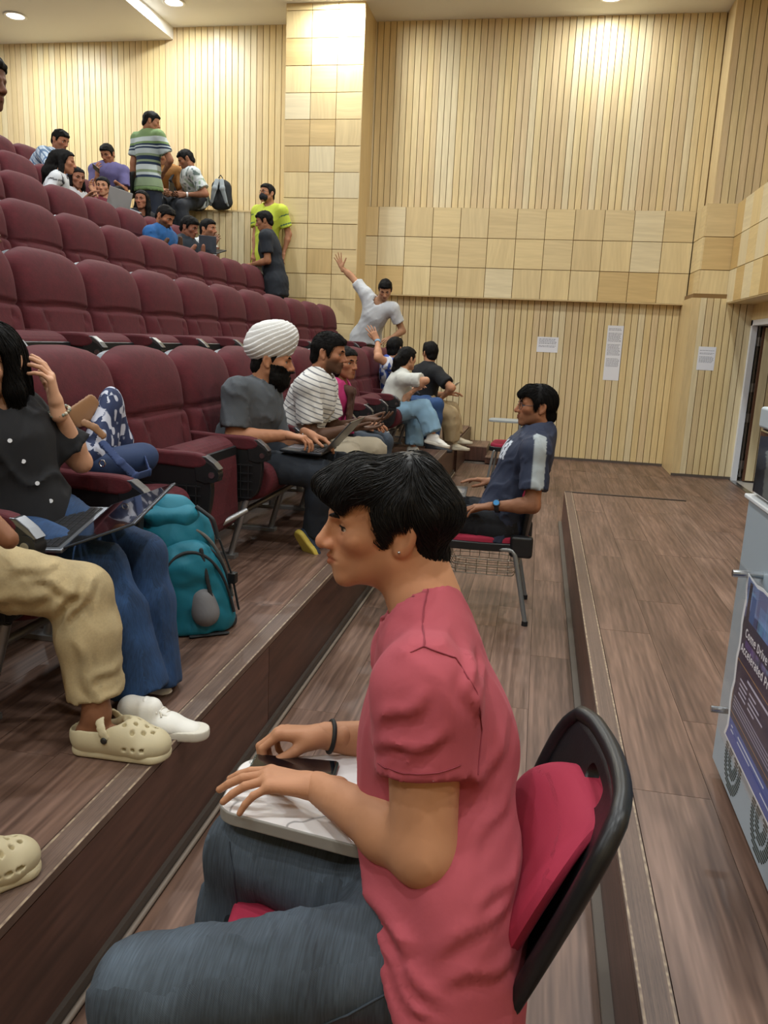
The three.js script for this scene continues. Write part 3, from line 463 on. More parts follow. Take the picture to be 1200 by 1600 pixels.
function planeUV(g, s) {                                       // metres, per face, keeping smooth normals
  const h = g.toNonIndexed(), p = h.attributes.position, n = h.attributes.normal, uv = new Float32Array(p.count * 2);
  for (let i = 0; i < p.count; i += 3) { const ax = Math.abs(n.getX(i) + n.getX(i + 1) + n.getX(i + 2)), ay = Math.abs(n.getY(i) + n.getY(i + 1) + n.getY(i + 2)), az = Math.abs(n.getZ(i) + n.getZ(i + 1) + n.getZ(i + 2));
    for (let j = i; j < i + 3; j++) { const x = p.getX(j), y = p.getY(j), z = p.getZ(j); uv[2 * j] = s * (ay >= ax && ay >= az ? x : ax >= az ? z : x); uv[2 * j + 1] = s * (ay >= ax && ay >= az ? z : y); } }
  h.setAttribute('uv', new THREE.BufferAttribute(uv, 2)); return h;
}
function joinColored(list) { return mergeGeometries(list.map((g) => { const h = g.index ? g.toNonIndexed() : g; if (!h.attributes.color) h.setAttribute('color', new THREE.BufferAttribute(new Float32Array(h.attributes.position.count * 3).fill(1), 3)); return h; })); }

// ------------------------------------------------------------------ people
const lin = (hex) => { const c = new THREE.Color(hex); return [c.r, c.g, c.b]; };
const skinMat = new THREE.MeshPhysicalMaterial({ vertexColors: true, roughness: 0.52, specularIntensity: 0.4, bumpMap: noiseBump, bumpScale: 0.00008 });
const hairMat = new THREE.MeshPhysicalMaterial({ color: 0x0d0b0a, roughness: 0.7, specularIntensity: 0.3 }), hairSoft = std(0x1b1613, 0.5);
const eyeMat = new THREE.MeshPhysicalMaterial({ vertexColors: true, roughness: 0.12 });
const clothMats = new Map();
function cloth(hex, rough = 0.85, bump = 0.0004) { const key = hex + '/' + rough + '/' + bump; if (!clothMats.has(key)) clothMats.set(key, new THREE.MeshPhysicalMaterial({ color: hex === null ? 0xffffff : hex, vertexColors: hex === null, roughness: rough, sheen: 0.12, sheenRoughness: 0.6, bumpMap: weaveBump, bumpScale: bump })); return clothMats.get(key); }
weaveBump.repeat.set(6, 6);

function frameOf(h) { const F = V.norm(h.f), U0 = h.u || [0, 1, 0], L = V.norm(V.cross(U0, F)), U = V.cross(F, L), s = h.s || 1, sy = h.sy || 1, c = h.c; return { L, U, F, s, c, basis: [L, U, F], w: (x, y, z) => { y *= sy; return [c[0] + s * (L[0] * x + U[0] * y + F[0] * z), c[1] + s * (L[1] * x + U[1] * y + F[1] * z), c[2] + s * (L[2] * x + U[2] * y + F[2] * z)]; },
  loc: (x, y, z) => { x -= c[0]; y -= c[1]; z -= c[2]; return [(x * L[0] + y * L[1] + z * L[2]) / s, (x * U[0] + y * U[1] + z * U[2]) / (s * sy), (x * F[0] + y * F[1] + z * F[2]) / s]; } }; }
function headPrims(H, neck, o = {}) {
  const { s, w } = H, B = H.basis, l = [];
  const C = (a, b, ra, rb, k, op = 1) => l.push(cone(w(...a), w(...b), ra * s, rb * s, k * s, op)), E = (a, r, k, op = 1, b = B) => l.push(ell(w(...a), r.map((q) => q * s), b, k * s, op));
  const jw = o.jaw || 1, both = (f) => { f(1); f(-1); };
  E([0, 0.026, -0.008], [0.0735, 0.082, 0.094], 0.02);
  E([0, 0.042, 0.042], [0.058, 0.045, 0.047], 0.02);
  E([0, -0.036, 0.028], [0.057 * jw, 0.076, 0.06], 0.03);
  both((m) => C([m * 0.049 * jw, -0.058, -0.002], [m * 0.013, -0.097, 0.068], 0.019, 0.0155, 0.02));
  C([-0.008, -0.1, 0.074], [0.008, -0.1, 0.074], 0.016, 0.016, 0.016);
  both((m) => E([m * 0.043, -0.02, 0.055], [0.021, 0.018, 0.021], 0.022));
  both((m) => C([m * 0.012, 0.0175, 0.0885], [m * 0.043, 0.0185, 0.07], 0.0095, 0.009, 0.012));
  const nl = o.nose || 1;
  C([0, 0.01, 0.0895], [0, -0.029, 0.0905 + 0.019 * nl], 0.0075, 0.0105, 0.009);
  C([0, -0.0335, 0.0905 + 0.019 * nl], [0, -0.0345, 0.0905 + 0.02 * nl], 0.0112, 0.0112, 0.006);
  both((m) => E([m * 0.0125, -0.0375, 0.1], [0.0075, 0.007, 0.0095], 0.006));
  both((m) => E([m * 0.034, 0.0, 0.094], [0.0175, 0.0135, 0.017], 0.012, 2));
  C([0, 0.006, 0.076], [0, -0.03, 0.084], 0.0125, 0.0165, 0.008);
  both((m) => E([m * 0.032, 0, 0.0692], [0.0138, 0.0132, 0.0138], 0.004));
  if (o.openEyes !== false) both((m) => E([m * 0.0335, -0.001, 0.0795], [0.0142, 0.0043, 0.0125], 0.0015, 2));
  E([0, -0.066, 0.075], [0.031, 0.026, 0.022], 0.014);
  both((m) => { C([0, -0.0605, 0.0978], [m * 0.023, -0.0655, 0.0838], 0.0048, 0.0025, 0.004); C([0, -0.0718, 0.0965], [m * 0.02, -0.0688, 0.0842], 0.006, 0.003, 0.004); });
  both((m) => C([0, -0.0662, 0.1035], [m * 0.026, -0.0672 + 0.005 * (o.smile || 0), 0.0885], 0.0016, 0.0014, 0.003, 2));
  if (o.ears !== false) both((m) => { const tilt = 0.22, e = [V.norm(V.add(H.L, V.mul(H.F, m * 0.35))), V.norm(V.add(H.U, V.mul(H.F, -tilt))), null]; e[2] = V.cross(e[0], e[1]);
    E([m * 0.0775, -0.008, -0.018], [0.009, 0.032, 0.0195], 0.006, 1, e); E([m * 0.088, -0.006, -0.014], [0.0085, 0.019, 0.0105], 0.004, 2, e); C([m * 0.075, -0.035, -0.008], [m * 0.0755, -0.037, -0.008], 0.0075, 0.007, 0.006); });
  if (neck) l.push(cone(w(0, -0.045, -0.03), neck, (o.neckR || 0.054) * s, (o.neckR || 0.054) * s * 1.06, 0.03));
  return l;
}
function skinTone(base, H, o = {}) {
  const b = lin(base), lip = o.lip ? lin(o.lip) : [b[0] * 0.78, b[1] * 0.55, b[2] * 0.55];
  return (x, y, z) => { let c = b; const n = 1 + 0.05 * noise3(x * 30, y * 30, z * 30); c = [c[0] * n, c[1] * n, c[2] * n];
    if (H) { const [u, v, f] = H.loc(x, y, z);
      if (f > 0.05) { const d = Math.hypot(u / 0.021, (v + 0.0663) / 0.0095); if (f > 0.082 && d < 1.15) { const t = Math.min(1, (1.15 - d) / 0.3); c = [c[0] + (lip[0] - c[0]) * t, c[1] + (lip[1] - c[1]) * t, c[2] + (lip[2] - c[2]) * t]; }
        const ch = Math.exp(-((Math.abs(u) - 0.04) ** 2 + (v + 0.028) ** 2) / 0.0006) + 0.8 * Math.exp(-(u * u + (v + 0.033) ** 2) / 0.0003); c = [c[0] * (1 + 0.06 * ch), c[1] * (1 - 0.05 * ch), c[2] * (1 - 0.04 * ch)]; }
      if (o.stubble && v < -0.02 && f > -0.005) { const t = o.stubble * Math.min(1, (-0.02 - v) / 0.03) * Math.min(1, (f + 0.005) / 0.02) * (v > -0.055 && Math.abs(u) < 0.03 && v > -0.045 ? 0.3 : 1); c = [c[0] * (1 - t), c[1] * (1 - t * 0.95), c[2] * (1 - t * 0.9)]; } }
    return c; };
}
function eyes(H, person, gaze = [0, 0, 1]) {
  for (const m of [1, -1]) {
    const g = new THREE.SphereGeometry(0.0122 * H.s, 24, 18), p = g.attributes.position, c = new Float32Array(p.count * 3), d = V.norm(V.add(V.add(V.mul(H.L, gaze[0]), V.mul(H.U, gaze[1])), V.mul(H.F, gaze[2]))), r = 0.0122 * H.s;
    for (let i = 0; i < p.count; i++) { const k = (p.getX(i) * d[0] + p.getY(i) * d[1] + p.getZ(i) * d[2]) / r; const q = k > 0.93 ? [0.006, 0.005, 0.005] : k > 0.84 ? [0.045, 0.022, 0.012] : [0.62, 0.57, 0.53]; c.set(q, 3 * i); }
    g.setAttribute('color', new THREE.BufferAttribute(c, 3)); const q = H.w(m * 0.032, -0.0005, 0.0692); g.translate(...q); person.piece('eye', g, eyeMat);
    if ((person.spec.hc || 1) < 0.0055) { const pts = []; for (let i = 0; i <= 10; i++) { const an = -0.95 + 2.2 * i / 10, y = 0.0044 - 0.0028 * Math.pow(Math.abs(i / 5 - 1), 2.5), r0 = 0.0142, cp = Math.sqrt(r0 * r0 - y * y); pts.push(H.w(m * (0.032 + cp * Math.sin(an)), y - 0.0004, 0.0692 + cp * Math.cos(an))); } person.piece('eyelash', tube(pts, 0.0011 * H.s, 20, 6), person.spec.hairMat || hairMat); }
    const br = surface([cone(H.w(m * 0.011, 0.0195, 0.0955), H.w(m * 0.03, 0.0245, 0.0895), 0.0038 * H.s, 0.0042 * H.s, 0.004), cone(H.w(m * 0.03, 0.0245, 0.0895), H.w(m * 0.047, 0.018, 0.0735), 0.0042 * H.s, 0.0022 * H.s, 0.004)], 0.0022 * Math.max(1, H.s), {});
    person.piece('eyebrow', br, person.spec.hairMat || hairMat);
  }
}
const piecewise = (pts) => (x) => { if (x <= pts[0][0]) return pts[0][1]; for (let i = 1; i < pts.length; i++) if (x <= pts[i][0]) { const [a, b] = pts[i - 1], [c, d] = pts[i]; return b + (d - b) * (x - a) / (c - a); } return pts[pts.length - 1][1]; };
// short hair: a shell over the skull, bounded by a hairline around face, ears and nape; extra prims in head coordinates
function hairPrims(H, o = {}) {
  const { s, w } = H, top = o.top ?? 0.022, side = o.side ?? 0.009, back = o.back ?? 0.012, line = o.line ?? 0.068;
  const l = [ell(w(0, 0.026, -0.008), [(0.0735 + side) * s, (0.082 + top) * s, (0.094 + back) * s], H.basis, 0.02 * s), ell(w(0, 0.047, 0.036), [(0.058 + side * 0.7) * s, (0.045 + top * 0.85) * s, (0.05 + top * 0.3) * s], H.basis, 0.02 * s)];
  if (o.nape !== 0) l.push(ell(w(0, -0.045 - (o.nape || 0), -0.052), [0.056 * s, 0.045 * s, (0.045 + back) * s], H.basis, 0.02 * s));
  const fz = piecewise(o.fz || [[-0.06, -0.02], [-0.03, o.burn ?? 0.018], [0.0, 0.027], [0.03, 0.037], [line - 0.012, 0.052], [line, 0.088], [line + 0.012, 0.2]]);
  const fy = piecewise(o.fy || [[-0.12, -0.088 - (o.nape || 0)], [-0.07, -0.082 - (o.nape || 0)], [-0.044, -0.05], [-0.037, 0.008], [-0.002, 0.02], [0.008, -0.012], [0.02, -0.034 - (o.burnLow || 0)], [0.04, -0.03]]);
  l.push({ op: 3, k: 0.006 * s, f: (x, y, z) => { const [, v, f] = H.loc(x, y, z); return Math.max(f - fz(v), fy(f) - v) * s; } });
  for (const e of o.extra || []) { const [a, b, ra, rb, k] = e; l.push(cone(w(...a), w(...b), ra * s, (rb ?? ra) * s, (k ?? 0.02) * s)); }
  return l;
}
// tapered hair locks laid over a surface, following flow(p) in head coordinates
function locks(geo, H, n, { len = 0.05, r = 0.0012, seed = 1, flow, lift = 0.003, seg = 5, curl = 0, prims = null, jitter = 0.5, full = null }) {
  const p = geo.attributes.position, nn = geo.attributes.normal, R = rng(seed), pos = [], nor = [], idx = [];
  for (let k = 0; k < n; k++) {
    const i = Math.floor(R() * p.count); let P = [p.getX(i), p.getY(i), p.getZ(i)]; let N = [nn.getX(i), nn.getY(i), nn.getZ(i)]; const L = len * (0.5 + R()) * H.s, rr = r * (0.6 + 0.8 * R()), li = lift * (0.2 + R() * 1.2), b0 = pos.length / 3, jit = [(R() - 0.5) * jitter, (R() - 0.5) * jitter, (R() - 0.5) * jitter];
    P = V.add(P, V.mul(N, -0.0015)); let D = [0, 0, 0];
    for (let j = 0; j <= seg; j++) {
      if (full && j > 1 && field(full, ...P) > 0.007) { const m = pos.length / 3; for (let a = m - 3; a < m; a++) { pos[3 * a] = P[0]; pos[3 * a + 1] = P[1]; pos[3 * a + 2] = P[2]; } break; }
      const t = j / seg, q = H.loc(...P); let f = flow(q, t); f = V.norm(V.add(f, jit)); let dw = V.add(V.add(V.mul(H.L, f[0]), V.mul(H.U, f[1])), V.mul(H.F, f[2])); dw = V.norm(V.sub(dw, V.mul(N, V.dot(dw, N) * (j < seg ? 1 - curl : 0.4)))); D = dw;
      const S = V.norm(V.cross(D, N)), T = V.cross(S, D), w = rr * (1 - 0.85 * t * t) * (j === 0 ? 0.6 : 1), c = V.add(P, V.mul(N, li * Math.sin(t * 2.2)));
      for (let a = 0; a < 3; a++) { const an = a * 2.094 + 0.5, ca = Math.cos(an), sa = Math.sin(an); const d = V.add(V.mul(S, ca), V.mul(T, sa)); pos.push(c[0] + d[0] * w, c[1] + d[1] * w, c[2] + d[2] * w); nor.push(...d); }
      if (j) for (let a = 0; a < 3; a++) { const x = b0 + (j - 1) * 3 + a, y = b0 + (j - 1) * 3 + (a + 1) % 3; idx.push(x, x + 3, y + 3, x, y + 3, y); }
      P = V.add(P, V.mul(D, L / seg));
      if (prims && j < seg) { const e = 0.002, d0 = field(prims, ...P), g = [field(prims, P[0] + e, P[1], P[2]) - d0, field(prims, P[0], P[1] + e, P[2]) - d0, field(prims, P[0], P[1], P[2] + e) - d0]; if (V.len(g) > 1e-6) { N = V.norm(g); if (d0 < 0.02) P = V.add(P, V.mul(N, -d0)); } }
    }
  }
  const g = new THREE.BufferGeometry(); g.setAttribute('position', new THREE.Float32BufferAttribute(pos, 3)); g.setAttribute('normal', new THREE.Float32BufferAttribute(nor, 3)); g.setAttribute('uv', new THREE.Float32BufferAttribute(new Float32Array(pos.length / 3 * 2), 2)); g.setIndex(idx); return g;
}
// hand: w wrist, d direction of the palm, n the way the palm faces, side +1/-1 where the thumb leaves (along cross(d, n))
function handPrims({ w, d, n, side = 1, curl = [0.3, 0.35, 0.4, 0.45], bend = null, thumb = [0.5, 0.35, 0.2], s = 1, spread = 0.07, fist = 0 }) {
  d = V.norm(d); n = V.norm(V.sub(n, V.mul(d, V.dot(n, d)))); const t = V.mul(V.cross(d, n), side), l = [], P = (a, b, c) => V.add(w, V.add(V.add(V.mul(d, a * s), V.mul(t, b * s)), V.mul(n, c * s)));
  l.push(cone(P(-0.035, 0, 0), P(0.012, 0, 0), 0.0245 * s, 0.0225 * s, 0.012 * s));
  const off = [0.028, 0.0095, -0.0095, -0.0275], pl = [0.088, 0.092, 0.087, 0.079], ln = [[0.041, 0.025, 0.02], [0.045, 0.028, 0.021], [0.041, 0.026, 0.021], [0.031, 0.02, 0.018]], rad = [0.0088, 0.009, 0.0085, 0.0076];
  const joints = [];
  for (let i = 0; i < 4; i++) {
    const base = P(pl[i], off[i], -0.002 - (i === 3 ? -0.003 : 0)); l.push(cone(P(0.012, off[i] * 0.6, 0), base, 0.0135 * s, 0.0105 * s, 0.013 * s));
    let dir = V.norm(V.add(d, V.mul(t, spread * (1.5 - i) * 1.0))), a = base; const axis = V.norm(V.cross(dir, n)), ch = [a], c = Array.isArray(curl[i]) ? curl[i] : [curl[i], curl[i] * 1.2, curl[i] * 0.7];
    for (let j = 0; j < 3; j++) { dir = V.rot(dir, axis, c[j]); const b = V.add(a, V.mul(dir, ln[i][j] * s)); l.push(cone(a, b, rad[i] * s * (1 - 0.09 * j), rad[i] * s * (1 - 0.09 * (j + 1)), j ? 0.002 : 0.007 * s)); a = b; ch.push(b); }
    joints.push(ch);
  }
  const tb = P(0.022, 0.02, 0.006); let td = V.norm(V.add(V.add(V.mul(d, Math.cos(thumb[0])), V.mul(t, Math.sin(thumb[0]))), V.mul(n, thumb[1]))), a = tb; const tl = [0.04, 0.032, 0.026], tr = [0.0135, 0.0108, 0.0098, 0.008], ax = V.norm(V.cross(td, V.norm(V.add(V.mul(d, 0.7), V.mul(t, -0.6)))));
  l.push(cone(P(0.0, 0.008, 0.002), tb, 0.015 * s, 0.0145 * s, 0.014 * s)); const ch = [a];
  for (let j = 0; j < 3; j++) { if (j) td = V.rot(td, ax, thumb[2]); const b = V.add(a, V.mul(td, tl[j] * s)); l.push(cone(a, b, tr[j] * s, tr[j + 1] * s, j === 0 ? 0.014 * s : 0.003)); a = b; ch.push(b); } joints.push(ch);
  l.joints = joints; return l;
}
// the skeleton j: pel, chest, neck, sh, el, wr, hip, kn, an (each limb joint a pair, left first)
function torsoPrims(j, o, b = 1, f = 0) {
  const lat = V.norm(V.sub(j.sh[0], j.sh[1])), latH = V.norm(V.sub(j.hip[0], j.hip[1])), l = [], waist = V.lerp(j.pel, j.chest, 0.45), hw = V.len(V.sub(j.sh[0], j.sh[1])) / 2;
  l.push(slab(j.pel, waist, latH, [0.146 * b + o, 0.112 * b + o], [0.126 * b + o, 0.104 * b + o], 0.05));
  l.push(slab(waist, j.chest, lat, [0.125 * b + o, 0.104 * b + o], [0.14 * b + o, 0.112 * b + o], 0.05));
  l.push(slab(j.chest, V.lerp(j.chest, j.neck, 0.55), lat, [0.14 * b + o, 0.108 * b + o], [0.112 * b + o, 0.082 * b + o], 0.05));
  for (const s of [0, 1]) { l.push(cone(V.lerp(j.chest, j.sh[s], 0.55), j.sh[s], 0.075 * b + o, 0.052 * b + o, 0.05)); l.push(cone(V.add(j.neck, [0, -0.01, 0]), j.sh[s], 0.04 * b + o, 0.046 * b + o, 0.05)); }
  return l;
}
function legPrims(j, o, b = 1, to = 1, w = 0, onlyShank = false) {
  const l = [];
  for (const s of [0, 1]) { if (j.skipLeg === s) continue; if (j.hip[s]) l.push(cone(j.hip[s], j.kn[s], 0.08 * b + o, 0.056 * b + o, 0.05)); const end = V.lerp(j.kn[s], j.an[s], to); l.push(cone(j.kn[s], V.lerp(j.kn[s], j.an[s], Math.min(to, 0.35)), 0.055 * b + o, 0.054 * b + o + w * 0.4, 0.03)); if (to > 0.35) l.push(only(cone(V.lerp(j.kn[s], j.an[s], 0.35), end, 0.054 * b + o + w * 0.4, 0.036 * b + o + w, 0.03), [end, V.sub(end, j.kn[s])])); }
  return l;
}
function armPrims(j, o, b = 1, side = null) {
  const l = [];
  for (const s of [0, 1]) { if (side !== null && side !== s) continue; if (!j.el[s]) continue; l.push(cone(j.sh[s], j.el[s], 0.048 * b + o, 0.04 * b + o, 0.03)); const m = V.lerp(j.el[s], j.wr[s], 0.3); l.push(cone(j.el[s], m, 0.039 * b + o, 0.039 * b + o, 0.02)); l.push(cone(m, j.wr[s], 0.039 * b + o, 0.0228 * b + o, 0.02)); }
  return l;
}
function shoe(an, dir, { len = 0.27, w = 0.048, h = 0.075, up = [0, 1, 0] } = {}) {
  const d = V.norm(V.sub(dir, V.mul(up, V.dot(dir, up)))), q = V.norm(V.cross(d, up)), k = w / 0.048, P = (a, b, c = 0) => V.add(an, V.add(V.add(V.mul(d, a), V.mul(up, b)), V.mul(q, c)));
  return { P, upper: [cone(P(-0.042, -0.048), P(-0.038, -0.012), 0.034 * k, 0.031 * k, 0.02), cone(P(-0.025, -0.014), P(0.025, -0.012), 0.036 * k, 0.035 * k, 0.02), slab(P(0.0, -0.045), P(0.075, -0.055), q, [0.038 * k, 0.036], [0.043 * k, 0.029], 0.02), slab(P(0.075, -0.056), P(len - 0.105, -0.066), q, [0.0445 * k, 0.029], [0.036 * k, 0.02], 0.02), cut(P(0, -h + 0.01), V.mul(up, -1), 0.003)],
    sole: [slab(P(-0.04, -h + 0.004), P(0.05, -h + 0.004), q, [0.039 * k, 0.05], [0.043 * k, 0.05], 0.02), slab(P(0.05, -h + 0.004), P(len - 0.1, -h + 0.004), q, [0.048 * k, 0.05], [0.042 * k, 0.05], 0.02), cut(P(0, -h - 0.012), V.mul(up, -1), 0.003), cut(P(0, -h + 0.017), up, 0.003)] };
}
// cloth folds: ridged noise stretched along an axis
function folds(amp, freq, axis, stretch = 0.3, fine = 0.35) {
  const A = V.norm(axis); return (x, y, z) => { const q = (x * A[0] + y * A[1] + z * A[2]) * (1 - stretch); const X = (x - A[0] * q) * freq, Y = (y - A[1] * q) * freq, Z = (z - A[2] * q) * freq, w = noise3(X * 0.5 + 9, Y * 0.5, Z * 0.5) * 0.8; const r = Math.max(0, 1 - Math.abs(noise3(X + w, Y + w, Z)) * 2.4), r2 = Math.max(0, 1 - Math.abs(noise3(X * 1.9 + 5 + w, Y * 1.9, Z * 1.9 + w)) * 2.6); return amp * (1.3 * r * r * r - 0.25 + (r2 * r2) * fine * 1.2 + 0.4 * noise3(X * 0.6, Y * 0.6, Z * 0.6)); };
}
// single creases: lines seen along view; each raises a soft ridge with a valley beside it
function creases(list, view, base) {
  const D = V.norm(view), fs = list.map(([a, b, r, h = 1]) => { const d = V.sub(b, a), f = V.sub(d, V.mul(D, V.dot(d, D))); const L = V.dot(f, f); const side = V.norm(V.cross(D, f)); return { a, f, L, r, h, side, D }; });
  return (x, y, z) => { let o = base ? base(x, y, z) : 0; for (const q of fs) { let px = x - q.a[0], py = y - q.a[1], pz = z - q.a[2]; const dep = px * D[0] + py * D[1] + pz * D[2]; if (Math.abs(dep) > 0.14) continue; px -= D[0] * dep; py -= D[1] * dep; pz -= D[2] * dep; let t = (px * q.f[0] + py * q.f[1] + pz * q.f[2]) / q.L; if (t < -0.15 || t > 1.15) continue; const sd = px * q.side[0] + py * q.side[1] + pz * q.side[2] + 0.006 * Math.sin(t * 7); const env = Math.min(1, Math.max(0, (t + 0.15) / 0.3)) * Math.min(1, Math.max(0, (1.15 - t) / 0.3)); o += q.h * env * (0.007 * Math.exp(-(sd * sd) / (q.r * q.r)) - 0.005 * Math.exp(-((sd - 1.7 * q.r) ** 2) / (q.r * q.r * 0.6))); } return o; };
}
// a sewn seam: points on a cloth surface, found by walking along dir
function seam(P, list, disp, pts, dir, mat, parent, r = 0.0012) {
  const D = V.norm(dir), out = [], fine = []; for (let i = 0; i + 1 < pts.length; i++) for (let k = 0; k < 7; k++) fine.push(V.lerp(pts[i], pts[i + 1], k / 7)); fine.push(pts[pts.length - 1]); for (let p of fine) { p = V.add(p, V.mul(D, -0.15)); for (let i = 0; i < 60; i++) { const d = field(list, ...p) - (disp ? disp(...p) : 0); p = V.add(p, V.mul(D, Math.max(0.0003, d * 0.8))); if (d < 0.0006) break; } out.push(V.add(p, V.mul(D, -0.0012))); }
  return P.piece('seam', tube(out, r, out.length * 2, 5), mat, parent);
}
function person(label, spec) {
  const j = spec.j, base = spec.base || [j.pel[0], spec.ground ?? 0, j.pel[2]], t = thing('person', label, 'person', base);
  const P = { group: t, spec, base, piece(name, g, m, parent = t) { g.translate(-base[0], -base[1], -base[2]); return part(name, g, m, parent); } };
  return P;
}
// the usual build: one body surface, then hair and clothes as children
function build(label, spec) {
  const P = person(label, spec), j = spec.j, cell = spec.cell || 0.014, hc = spec.hc || 0.006, b = spec.b || 1, H = j.head ? frameOf(j.head) : null;
  j.neck = j.neck || (H ? H.w(0, -0.14, -0.045) : null);
  const bodyList = [...torsoPrims(j, -0.006, b), ...armPrims(j, 0, (spec.arm || 1) * b)]; if (!spec.noLegs) bodyList.push(...legPrims(j, -0.008, b, 0.98)); if (H) bodyList.push(cone(H.w(0, -0.06, -0.03), j.neck, 0.05 * H.s, 0.056 * H.s, 0.03));
  const col = skinTone(spec.skin, H, spec), list = [surface(bodyList, cell, { color: col })];
  if (H) list.push(surface(headPrims(H, j.neck, spec), hc, { color: col }));
  const hs = spec.hands || []; for (const h of hs) if (h) list.push(surface(handPrims(h), spec.handCell || 0.004, { color: col }));
  const body = P.piece('body', joinColored(list), skinMat); P.body = body; P.H = H;
  if (H) { if (spec.eyes !== false) eyes(H, P, spec.gaze); }
  if (H && spec.hair) { const hg = surface(hairPrims(H, spec.hair), hc, { disp: (x, y, z) => { const q = H.loc(x, y, z); return (spec.locks ? 0.5 : 1) * (0.004 * noise3(q[0] * 70, q[1] * 30, q[2] * 45) + 0.0022 * noise3(q[0] * 190, q[1] * 50, q[2] * 110)); }, amp: 0.008 }); const gs = [hg];
    if (spec.locks) gs.push(locks(hg, H, spec.locks.n, { ...spec.locks, prims: hairPrims(H, spec.hair).filter((p) => p.op === 1), full: hairPrims(H, spec.hair) })); const m = P.piece('hair', gs.length > 1 ? merge(gs) : hg, spec.hairMat || hairMat); }
  if (spec.beard) { const bg = surface([...headPrims(H, null, { ...spec, ears: false }).filter((p) => p.op === 1).map((p) => p), ...(spec.beard.extra || []).map(([a, c, ra, rb]) => cone(H.w(...a), H.w(...c), ra * H.s, rb * H.s, 0.02))].map((p) => ({ ...p, R: p.R + 0.02, f: (x, y, z) => p.f(x, y, z) - (spec.beard.th ?? 0.003) })).concat([{ op: 3, k: 0.003, f: (x, y, z) => { const [u, v, f] = H.loc(x, y, z); const a = Math.abs(u); const low = f < 0.0 ? 1 : 0; const upper = a < 0.03 ? (f > 0.07 ? -0.046 : -0.05) : -0.046 + (a - 0.03) * (spec.beard.rise ?? 1.2); const lipd = 0.011 - Math.hypot(u * 0.5, v + 0.0665); return Math.max(v - upper, lipd, 0.004 - f, (spec.beard.bottom ?? -0.125) - v); } }]), Math.max(0.003, hc * 0.7), { disp: (x, y, z) => (spec.beard.n ?? 0.003) * noise3(x * 180, y * 90, z * 180), amp: 0.01 });
    P.piece('beard', bg, spec.hairMat || hairMat); }
  if (spec.shirt) shirt(P, spec.shirt); if (spec.pants) pants(P, spec.pants);
  for (const s of spec.shoes || []) { const k = shoe(s.an, s.d, s), up = P.piece('shoe', surface(k.upper, s.cell || 0.006, {}), s.mat), so = P.piece('sole', surface(k.sole, s.cell || 0.006, {}), s.soleMat || s.mat, up); if (s.laces) { P.piece('tongue', surface([slab(k.P(0.015, 0.012), k.P(0.075, -0.026), V.cross(V.norm(s.d), [0, 1, 0]), [0.02, 0.007], [0.018, 0.006], 0.01)], 0.004), s.mat, up); for (let i = 0; i < 5; i++) { const a = 0.03 + i * 0.013, y = 0.006 - i * 0.0095; P.piece('lace', tube([k.P(a + 0.006, y - 0.01, 0.024), k.P(a, y + 0.004, 0.008), k.P(a + 0.004, y + 0.004, -0.008), k.P(a + 0.006, y - 0.01, -0.024)], 0.0026, 12, 6), s.soleMat || s.mat, up); } } }
  return P;
}
